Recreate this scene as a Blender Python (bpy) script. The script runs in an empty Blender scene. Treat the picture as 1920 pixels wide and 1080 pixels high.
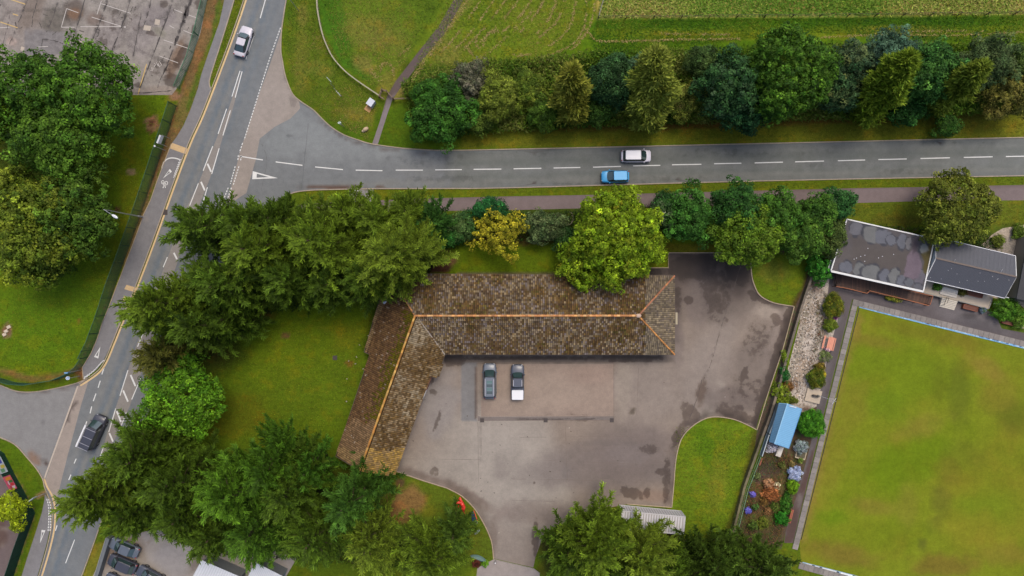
import bpy, bmesh, math, random
import numpy as np
from mathutils import Vector, Matrix
from mathutils.geometry import delaunay_2d_cdt

# ---------------------------------------------------------------- camera, sky, sun, exposure
S = bpy.context.scene
COL = S.collection
H = 100.0                                   # drone height; 12.8 photo pixels to a metre on the ground
PPM = 12.8
cam_d = bpy.data.cameras.new('camera')
cam = bpy.data.objects.new('camera', cam_d); COL.objects.link(cam)
cam.location = (0, 0, H); cam.rotation_euler = (0, 0, 0)
cam_d.sensor_width = 36; cam_d.lens = 24.0
cam_d.clip_start = 1.0; cam_d.clip_end = 8000
S.camera = cam

SUN_EL, SUN_AZ = math.radians(64), math.radians(66)      # azimuth measured from +x, towards +y
wld = bpy.data.worlds.new('World'); S.world = wld; wld.use_nodes = True
wn = wld.node_tree.nodes; wl = wld.node_tree.links
sky = wn.new('ShaderNodeTexSky'); sky.sky_type = 'NISHITA'; sky.sun_disc = False
sky.sun_elevation = SUN_EL; sky.sun_rotation = math.radians(90) - SUN_AZ
sky.altitude = 50; sky.air_density = 1.0; sky.dust_density = 5.0; sky.ozone_density = 1.0
bg = wn['Background']; wl.new(sky.outputs[0], bg.inputs[0]); bg.inputs[1].default_value = 0.15
sun_d = bpy.data.lights.new('sun', 'SUN'); sun_d.energy = .95; sun_d.angle = math.radians(24)
sun_d.color = (1.0, 0.92, 0.78)
sun = bpy.data.objects.new('sun', sun_d); COL.objects.link(sun)
sd = Vector((math.cos(SUN_EL)*math.cos(SUN_AZ), math.cos(SUN_EL)*math.sin(SUN_AZ), math.sin(SUN_EL)))
sun.rotation_euler = sd.to_track_quat('Z', 'Y').to_euler()
sun.location = sd*200
S.view_settings.view_transform = 'Standard'; S.view_settings.look = 'None'
S.view_settings.exposure = 0.97; S.view_settings.gamma = 1.0
S.render.engine = 'CYCLES'
S.cycles.max_bounces = 6; S.cycles.diffuse_bounces = 3; S.cycles.glossy_bounces = 2
S.cycles.transmission_bounces = 3; S.cycles.transparent_max_bounces = 4

# ---------------------------------------------------------------- helpers
K = 2.0
def lin(c):
    c = c/255.0
    return c/12.92 if c <= .04045 else ((c+.055)/1.055)**2.4
def A(r, g, b, k=None):
    k = k or K
    return (min(.85, lin(r)/k), min(.85, lin(g)/k), min(.85, lin(b)/k))
def P(px, py, z=0.0):
    s = (H-z)/H/PPM
    return Vector(((px-960)*s, (540-py)*s, z))
def rnd(seed): return random.Random(seed)

def spline(pts, n=6, closed=False):
    out = []; m = len(pts)
    g = (lambda i: pts[i % m]) if closed else (lambda i: pts[min(max(i, 0), m-1)])
    for i in range(m if closed else m-1):
        p0, p1, p2, p3 = g(i-1), g(i), g(i+1), g(i+2)
        for k in range(n):
            t = k/n
            out.append(tuple(.5*((2*p1[a])+(-p0[a]+p2[a])*t+(2*p0[a]-5*p1[a]+4*p2[a]-p3[a])*t*t+(-p0[a]+3*p1[a]-3*p2[a]+p3[a])*t**3) for a in range(2)))
    if not closed: out.append(tuple(pts[-1]))
    return out

class MB:
    def __init__(s): s.v = []; s.f = []; s.c = []; s.m = []
    def add(s, vs, fs, col=None, mat=0):
        b = len(s.v)
        s.v += [tuple(x) for x in vs]
        for f in fs: s.f.append([b+i for i in f]); s.m.append(mat)
        s.c += [col or (1, 1, 1)]*len(vs)
    def quad(s, a, b, c, d, col=None, mat=0): s.add([a, b, c, d], [(0, 1, 2, 3)], col, mat)
    def box(s, c, sz, rz=0, col=None, mat=0, M=None):
        hx, hy, hz = sz[0]/2, sz[1]/2, sz[2]/2
        R = M or Matrix.Rotation(rz, 3, 'Z'); c = Vector(c)
        vs = [c+R@Vector((x*hx, y*hy, z*hz)) for z in (-1, 1) for y in (-1, 1) for x in (-1, 1)]
        s.add(vs, [(0, 2, 3, 1), (4, 5, 7, 6), (0, 1, 5, 4), (2, 6, 7, 3), (0, 4, 6, 2), (1, 3, 7, 5)], col, mat)
    def prism(s, poly, z0, z1, col=None, mat=0):
        n = len(poly)
        ar = sum(poly[i][0]*poly[(i+1) % n][1]-poly[(i+1) % n][0]*poly[i][1] for i in range(n))
        if ar < 0: poly = list(poly)[::-1]
        vs = [(p[0], p[1], z0) for p in poly]+[(p[0], p[1], z1) for p in poly]
        s.add(vs, [tuple(range(n))[::-1], tuple(range(n, 2*n))]+[(i, (i+1) % n, n+(i+1) % n, n+i) for i in range(n)], col, mat)
    def tube(s, p0, p1, r0, r1=None, n=8, col=None, mat=0, cap=True):
        r1 = r0 if r1 is None else r1; p0 = Vector(p0); p1 = Vector(p1)
        d = (p1-p0).normalized(); u = d.orthogonal().normalized(); w = d.cross(u)
        vs = []
        for p, r in ((p0, r0), (p1, r1)):
            for i in range(n):
                a = 2*math.pi*i/n; vs.append(p+(u*math.cos(a)+w*math.sin(a))*r)
        fs = [(i, (i+1) % n, n+(i+1) % n, n+i) for i in range(n)]
        if cap: fs += [tuple(range(n))[::-1], tuple(range(n, 2*n))]
        s.add(vs, fs, col, mat)
    def bar(s, p0, p1, w, h, col=None, mat=0):
        p0 = Vector(p0); p1 = Vector(p1); d = p1-p0; L = d.length
        if L < 1e-6: return
        x = d/L; up = Vector((0, 0, 1))
        if abs(x.z) > .95: up = Vector((0, 1, 0))
        y = up.cross(x).normalized(); z = x.cross(y)
        M = Matrix((x, y, z)).transposed()
        s.box((p0+p1)/2, (L, w, h), col=col, mat=mat, M=M)
    def ribbon(s, pts, w, z0, z1=None, col=None, mat=0):
        n = len(pts); L = []; R = []
        for i in range(n):
            a = Vector(pts[max(i-1, 0)][:2]); b = Vector(pts[min(i+1, n-1)][:2]); d = (b-a)
            d = d.normalized() if d.length > 1e-9 else Vector((1, 0)); q = Vector((-d.y, d.x))*w/2; p = Vector(pts[i][:2])
            L.append(p+q); R.append(p-q)
        if z1 is None:
            s.add([(p.x, p.y, z0) for p in L]+[(p.x, p.y, z0) for p in R], [(i, n+i, n+i+1, i+1) for i in range(n-1)], col, mat)
        else:
            vs = [(p.x, p.y, z1) for p in L]+[(p.x, p.y, z1) for p in R]+[(p.x, p.y, z0) for p in L]+[(p.x, p.y, z0) for p in R]
            fs = []
            for i in range(n-1):
                fs += [(i, n+i, n+i+1, i+1), (i, i+1, 2*n+i+1, 2*n+i), (n+i+1, n+i, 3*n+i, 3*n+i+1)]
            fs += [(0, 2*n, 3*n, n), (n-1, 2*n-1, 4*n-1, 3*n-1)]
            s.add(vs, fs, col, mat)
    def ball(s, c, r, n=10, m=6, col=None, mat=0, rz=0):
        c = Vector(c); r = Vector(r if hasattr(r, '__len__') else (r, r, r)); R = Matrix.Rotation(rz, 3, 'Z'); vs = []
        for j in range(m+1):
            t = math.pi*j/m
            for i in range(n):
                a = 2*math.pi*i/n
                vs.append(c+R@Vector((math.sin(t)*math.cos(a)*r.x, math.sin(t)*math.sin(a)*r.y, math.cos(t)*r.z)))
        fs = [(j*n+i, (j+1)*n+i, (j+1)*n+(i+1) % n, j*n+(i+1) % n) for j in range(m) for i in range(n)]
        s.add(vs, fs, col, mat)
    def build(s, name, mats, parent=None, smooth=False):
        me = bpy.data.meshes.new(name); me.from_pydata(s.v, [], s.f)
        mats = mats if isinstance(mats, (list, tuple)) else [mats]
        for m in mats: me.materials.append(m)
        if len(mats) > 1: me.polygons.foreach_set('material_index', s.m)
        at = me.color_attributes.new('Col', 'FLOAT_COLOR', 'POINT')
        c = np.ones((len(s.v), 4), np.float32); c[:, :3] = np.array(s.c, np.float32).reshape(-1, 3)
        at.data.foreach_set('color', c.ravel())
        if smooth: me.shade_smooth()
        me.update()
        o = bpy.data.objects.new(name, me); COL.objects.link(o)
        if parent: o.parent = parent
        return o

def np_mesh(name, V, F, C, mat, parent=None, smooth=False):
    """V (n,3), F (m,k) with k constant, C (n,3)"""
    me = bpy.data.meshes.new(name); n = len(V); m, k = F.shape
    me.vertices.add(n); me.vertices.foreach_set('co', V.astype(np.float32).ravel())
    me.loops.add(m*k); me.loops.foreach_set('vertex_index', F.astype(np.int32).ravel())
    me.polygons.add(m); me.polygons.foreach_set('loop_start', np.arange(0, m*k, k, dtype=np.int32))
    me.polygons.foreach_set('loop_total', np.full(m, k, np.int32))
    me.materials.append(mat)
    at = me.color_attributes.new('Col', 'FLOAT_COLOR', 'POINT')
    c = np.ones((n, 4), np.float32); c[:, :3] = C; at.data.foreach_set('color', c.ravel())
    me.update(calc_edges=True)
    if smooth: me.shade_smooth()
    o = bpy.data.objects.new(name, me); COL.objects.link(o)
    if parent: o.parent = parent
    return o

def tag(o, label, cat, group=None):
    o['label'] = label; o['category'] = cat
    if group: o['group'] = group
    return o
def thing(name, label, cat, loc=(0, 0, 0), rz=0, group=None):
    o = bpy.data.objects.new(name, None); COL.objects.link(o); o.location = loc; o.rotation_euler = (0, 0, rz)
    o.empty_display_size = .3
    return tag(o, label, cat, group)
def struct(o, kind='structure'): o['kind'] = kind; return o

# ---- materials
class NT:
    def __init__(s, name):
        s.m = bpy.data.materials.new(name); s.m.use_nodes = True; s.t = s.m.node_tree
        s.b = s.t.nodes['Principled BSDF']; s.out = s.t.nodes['Material Output']
    def n(s, typ, **kw):
        x = s.t.nodes.new(typ)
        for k, v in kw.items():
            if k[0] == 'i' and k[1:].isdigit(): s.put(x.inputs[int(k[1:])], v)
            else: setattr(x, k, v)
        return x
    def put(s, sock, v):
        if isinstance(v, bpy.types.NodeSocket): s.t.links.new(v, sock)
        elif isinstance(v, bpy.types.Node): s.t.links.new(v.outputs[0], sock)
        else: sock.default_value = v
    def math(s, op, a, b=0.0, c=None, clamp=False):
        x = s.n('ShaderNodeMath', operation=op, i0=a, i1=b); x.use_clamp = clamp
        if c is not None: s.put(x.inputs[2], c)
        return x.outputs[0]
    def noise(s, vec, scale, detail=2.0, rough=.5):
        x = s.n('ShaderNodeTexNoise'); s.put(x.inputs['Vector'], vec); x.inputs['Scale'].default_value = scale
        x.inputs['Detail'].default_value = detail; x.inputs['Roughness'].default_value = rough
        return x.outputs[0]
    def vscale(s, vec, sc, rz=0.0):
        x = s.n('ShaderNodeMapping'); s.put(x.inputs[0], vec); x.inputs['Scale'].default_value = sc
        x.inputs['Rotation'].default_value = (0, 0, rz); return x.outputs[0]
    def mix(s, f, a, b):
        x = s.n('ShaderNodeMixRGB'); s.put(x.inputs[0], f)
        s.put(x.inputs[1], a if not isinstance(a, tuple) else (*a, 1)); s.put(x.inputs[2], b if not isinstance(b, tuple) else (*b, 1))
        return x.outputs[0]
    def mulv(s, col, f):
        x = s.n('ShaderNodeVectorMath', operation='SCALE'); s.put(x.inputs[0], col); s.put(x.inputs['Scale'], f); return x.outputs[0]
    def smooth(s, v, lo, hi):
        x = s.n('ShaderNodeMapRange', interpolation_type='SMOOTHSTEP'); s.put(x.inputs[0], v)
        x.inputs[1].default_value = lo; x.inputs[2].default_value = hi; return x.outputs[0]

def surf_mat(name, amps=((7, .18), (1.3, .12), (.25, .1)), rough=.9, col=None, alt=None, alt_f=(.4, .7), alt_s=.5,
             streaks=(), stain=None, bump=.0, spec=.3, cracks=None):
    """colour attribute (or col) times world-space noise; 'stain' attribute thresholded against noise gives wet/dirty patches"""
    t = NT(name)
    pos = t.n('ShaderNodeNewGeometry').outputs['Position']
    base = t.n('ShaderNodeAttribute', attribute_name='Col').outputs['Color'] if col is None else t.n('ShaderNodeRGB').outputs[0]
    if col is not None: base.default_value = (*col, 1)
    f = 1.0
    for sc, a in amps:
        x = t.noise(pos, sc, 3); x = t.math('MULTIPLY_ADD', x, 2*a*1.6, -a*1.6); f = t.math('ADD', f, x)
    for scv, rz, a in streaks:
        x = t.noise(t.vscale(pos, scv, rz), 1.0, 2); x = t.math('MULTIPLY_ADD', x, 2*a*1.6, -a*1.6); f = t.math('ADD', f, x)
    c = t.mulv(base, f)
    if alt:
        m = t.smooth(t.noise(pos, alt_s, 4, .6), *alt_f)
        c = t.mix(m, c, t.mulv(t.n('ShaderNodeVectorMath', operation='MULTIPLY', i0=c, i1=alt), 1.0))
    if stain is not None:
        st = t.n('ShaderNodeAttribute', attribute_name='st').outputs['Fac']
        nz = t.noise(pos, .9, 6, .62)
        v = t.math('ADD', st, t.math('MULTIPLY_ADD', nz, 1.5, -.75))
        m = t.math('ADD', t.math('MULTIPLY', t.smooth(v, .12, .85), .62), t.math('MULTIPLY', t.smooth(v, .42, .56), .38)); m = t.math('MULTIPLY', m, stain[1])
        c = t.mix(m, c, t.n('ShaderNodeVectorMath', operation='MULTIPLY', i0=c, i1=stain[0]).outputs[0])
    if cracks:
        v = t.n('ShaderNodeTexVoronoi', feature='DISTANCE_TO_EDGE'); t.put(v.inputs['Vector'], t.n('ShaderNodeVectorMath', operation='ADD', i0=pos, i1=t.mulv(t.n('ShaderNodeTexNoise', i0=pos).outputs['Color'], 1.2)).outputs[0])
        v.inputs['Scale'].default_value = cracks[0]
        m = t.math('SUBTRACT', 1.0, t.smooth(v.outputs[0], 0.0, cracks[1])); m = t.math('MULTIPLY', m, cracks[2])
        c = t.mix(m, c, t.mulv(c, .45))
    t.put(t.b.inputs['Base Color'], c); t.b.inputs['Roughness'].default_value = rough
    t.b.inputs['Specular IOR Level'].default_value = spec
    if bump:
        b = t.n('ShaderNodeBump'); b.inputs['Strength'].default_value = bump; b.inputs['Distance'].default_value = .05
        t.put(b.inputs['Height'], t.noise(pos, 9, 3)); t.put(t.b.inputs['Normal'], b.outputs[0])
    return t.m

def plain(name, col, rough=.6, metal=0.0, spec=.4, var=.1, sc=3.0):
    t = NT(name); t.b.inputs['Roughness'].default_value = rough; t.b.inputs['Metallic'].default_value = metal
    t.b.inputs['Specular IOR Level'].default_value = spec
    pos = t.n('ShaderNodeTexCoord').outputs['Object']
    f = t.math('MULTIPLY_ADD', t.noise(pos, sc, 4), 3*var, 1-1.5*var)
    rgb = t.n('ShaderNodeRGB').outputs[0]; rgb.default_value = (*col, 1)
    t.put(t.b.inputs['Base Color'], t.mulv(rgb, f)); return t.m

def attr_mat(name, rough=.8, var=.15, sc=3.0, spec=.3, trans=0.0):
    t = NT(name); t.b.inputs['Roughness'].default_value = rough; t.b.inputs['Specular IOR Level'].default_value = spec
    c = t.n('ShaderNodeAttribute', attribute_name='Col').outputs['Color']
    if var:
        pos = t.n('ShaderNodeNewGeometry').outputs['Position']
        c = t.mulv(c, t.math('MULTIPLY_ADD', t.noise(pos, sc, 3), 3*var, 1-1.5*var))
    t.put(t.b.inputs['Base Color'], c)
    if trans:
        tr = t.n('ShaderNodeBsdfTranslucent'); t.put(tr.inputs[0], c)
        mx = t.n('ShaderNodeMixShader', i0=trans, i1=t.b.outputs[0], i2=tr.outputs[0]); t.put(t.out.inputs[0], mx.outputs[0])
    return t.m

# ---- painting of attributes on ground sheets (wear, soil, mown bands, stains, some shade)
def vnoise(X, Y, s, seed=0):
    r = np.random.RandomState(seed); g = r.rand(64, 64); x = X*s+100; y = Y*s+100
    xi = np.floor(x).astype(int); yi = np.floor(y).astype(int); fx = x-xi; fy = y-yi
    fx = fx*fx*(3-2*fx); fy = fy*fy*(3-2*fy); a = g[xi % 64, yi % 64]; b = g[(xi+1) % 64, yi % 64]; c = g[xi % 64, (yi+1) % 64]; d = g[(xi+1) % 64, (yi+1) % 64]
    return (a*(1-fx)+b*fx)*(1-fy)+(c*(1-fx)+d*fx)*fy-.5
def seg_d(X, Y, a, b):
    dx, dy = b[0]-a[0], b[1]-a[1]; L = dx*dx+dy*dy+1e-9
    t = np.clip(((X-a[0])*dx+(Y-a[1])*dy)/L, 0, 1); return np.hypot(X-a[0]-t*dx, Y-a[1]-t*dy)
def poly_sd(X, Y, pts):
    d = np.full(X.shape, 1e9); ins = np.zeros(X.shape, bool); n = len(pts)
    for i in range(n):
        a = pts[i]; b = pts[(i+1) % n]; d = np.minimum(d, seg_d(X, Y, a, b))
        c = ((a[1] > Y) != (b[1] > Y)); ins ^= c & (X < (b[0]-a[0])*(Y-a[1])/((b[1]-a[1]) or 1e-9)+a[0])
    return np.where(ins, -d, d)
def mask(X, Y, op, wob=1.0):
    k = op[0]; soft = op[2] if k != 'b' else None
    if k == 'b':
        _, cx, cy, rx, ry, ang, sf = op[:7]; a = math.radians(ang); dx = X-cx; dy = Y-cy
        u = (dx*math.cos(a)+dy*math.sin(a))/rx; v = (-dx*math.sin(a)+dy*math.cos(a))/ry
        r = np.sqrt(u*u+v*v); r = r+wob*.5*vnoise(X, Y, 1/max(4, min(rx, ry)*.6), 5)
        return np.clip((1+sf/2-r)/sf, 0, 1)
    if k == 'p': d = poly_sd(X, Y, op[1])
    else: d = np.full(X.shape, 1e9); pts = op[1]; w = op[3]/2; \
        d = np.minimum.reduce([seg_d(X, Y, pts[i], pts[i+1]) for i in range(len(pts)-1)])-w
    d = d+wob*soft*.8*vnoise(X, Y, 1/12, 9)
    return np.clip(.5-d/soft, 0, 1)
def paint(X, Y, base, ops):
    """ops: ('b',cx,cy,rx,ry,deg,soft,colour,strength) ('p',pts,soft,colour,strength) ('l',pts,soft,width,colour,strength); colour None paints 'st'"""
    C = np.ones((len(X), 3))*np.array(A(*base)); st = np.zeros(len(X))
    for op in ops:
        col, a = op[-2], op[-1]; m = mask(X, Y, op, 1.0); m = m*m*(3-2*m)*a
        if col is None: st = np.maximum(st, m)
        else: C = C*(1-m[:, None])+np.array(A(*col))*m[:, None]
    return C, st
def finish_surf(name, V, F, mat, base, ops):
    X = V[:, 0]*PPM+960; Y = 540-V[:, 1]*PPM
    C, st = paint(X, Y, base, ops)
    o = np_mesh(name, V, F, C, mat)
    at = o.data.attributes.new('st', 'FLOAT', 'POINT'); at.data.foreach_set('value', st.astype(np.float32))
    return struct(o)
def surface(name, poly, z, base, ops, mat, cell=.5):
    pw = [P(*p)[:2] for p in poly]; xs = [p[0] for p in pw]; ys = [p[1] for p in pw]
    gx, gy = np.meshgrid(np.arange(min(xs)+cell/2, max(xs), cell), np.arange(min(ys)+cell/2, max(ys), cell))
    gx = gx.ravel()+np.random.RandomState(1).uniform(-.1, .1, gx.size)*cell; gy = gy.ravel()
    sd_ = poly_sd(gx, gy, pw); k = sd_ < -cell*.3
    vs = [Vector(p) for p in pw]+[Vector((a, b)) for a, b in zip(gx[k], gy[k])]
    r = delaunay_2d_cdt(vs, [], [list(range(len(pw)))], 1, 1e-5)
    V = np.array([(v[0], v[1], z) for v in r[0]]); F = np.array([f for f in r[2] if len(f) == 3], int)
    a, b, c = V[F[:, 0]], V[F[:, 1]], V[F[:, 2]]
    ar = (b[:, 0]-a[:, 0])*(c[:, 1]-a[:, 1])-(b[:, 1]-a[:, 1])*(c[:, 0]-a[:, 0]); F[ar < 0] = F[ar < 0][:, ::-1]
    return finish_surf(name, V, F, mat, base, ops)
# ================================================================ GROUND
GRASS = (86, 106, 18)
M_grass = surf_mat('grass', spec=.08, amps=((5, .34), (2.0, .26), (.6, .16), (.2, .1)), streaks=(((.3, 2.6, 1), 0.0, .10),), alt=(1.35, 1.04, 1.0), alt_f=(.48, .66), alt_s=.45, bump=.5, stain=((.9, .45, .5), .8))
M_green = surf_mat('fine_turf', spec=.06, amps=((5, .14), (2.0, .12), (.7, .12), (.25, .1)), alt=(1.14, .95, 1.2), alt_f=(.46, .75), alt_s=.13, bump=.1, stain=((.75, .62, .9), .7))
M_road = surf_mat('asphalt', amps=((5, .10), (1.2, .09), (.3, .09)), stain=((.62, .62, .62), .75), bump=.15)
M_yard = surf_mat('yard_tarmac', amps=((5, .10), (1.6, .10), (.5, .11), (.16, .1)), stain=((.42, .37, .34), .9), bump=.15, rough=.75)
M_slab = surf_mat('worn_concrete', amps=((5, .16), (1.6, .2), (.4, .14)), stain=((.38, .34, .32), .9), bump=.2, cracks=(.09, .035, .5))
M_path = surf_mat('path_tarmac', amps=((5, .1), (1.2, .1), (.3, .07)), stain=((.6, .5, .45), .8), bump=.15)
M_gravel = surf_mat('gravel', amps=((7, .45), (2.5, .28), (.6, .15)), stain=((.5, .4, .3), .9), bump=.8)
M_soil = surf_mat('soil', amps=((7, .35), (2, .3), (.5, .2)), alt=(.7, 1.5, .8), alt_f=(.5, .62), alt_s=1.2, bump=.8)

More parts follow.
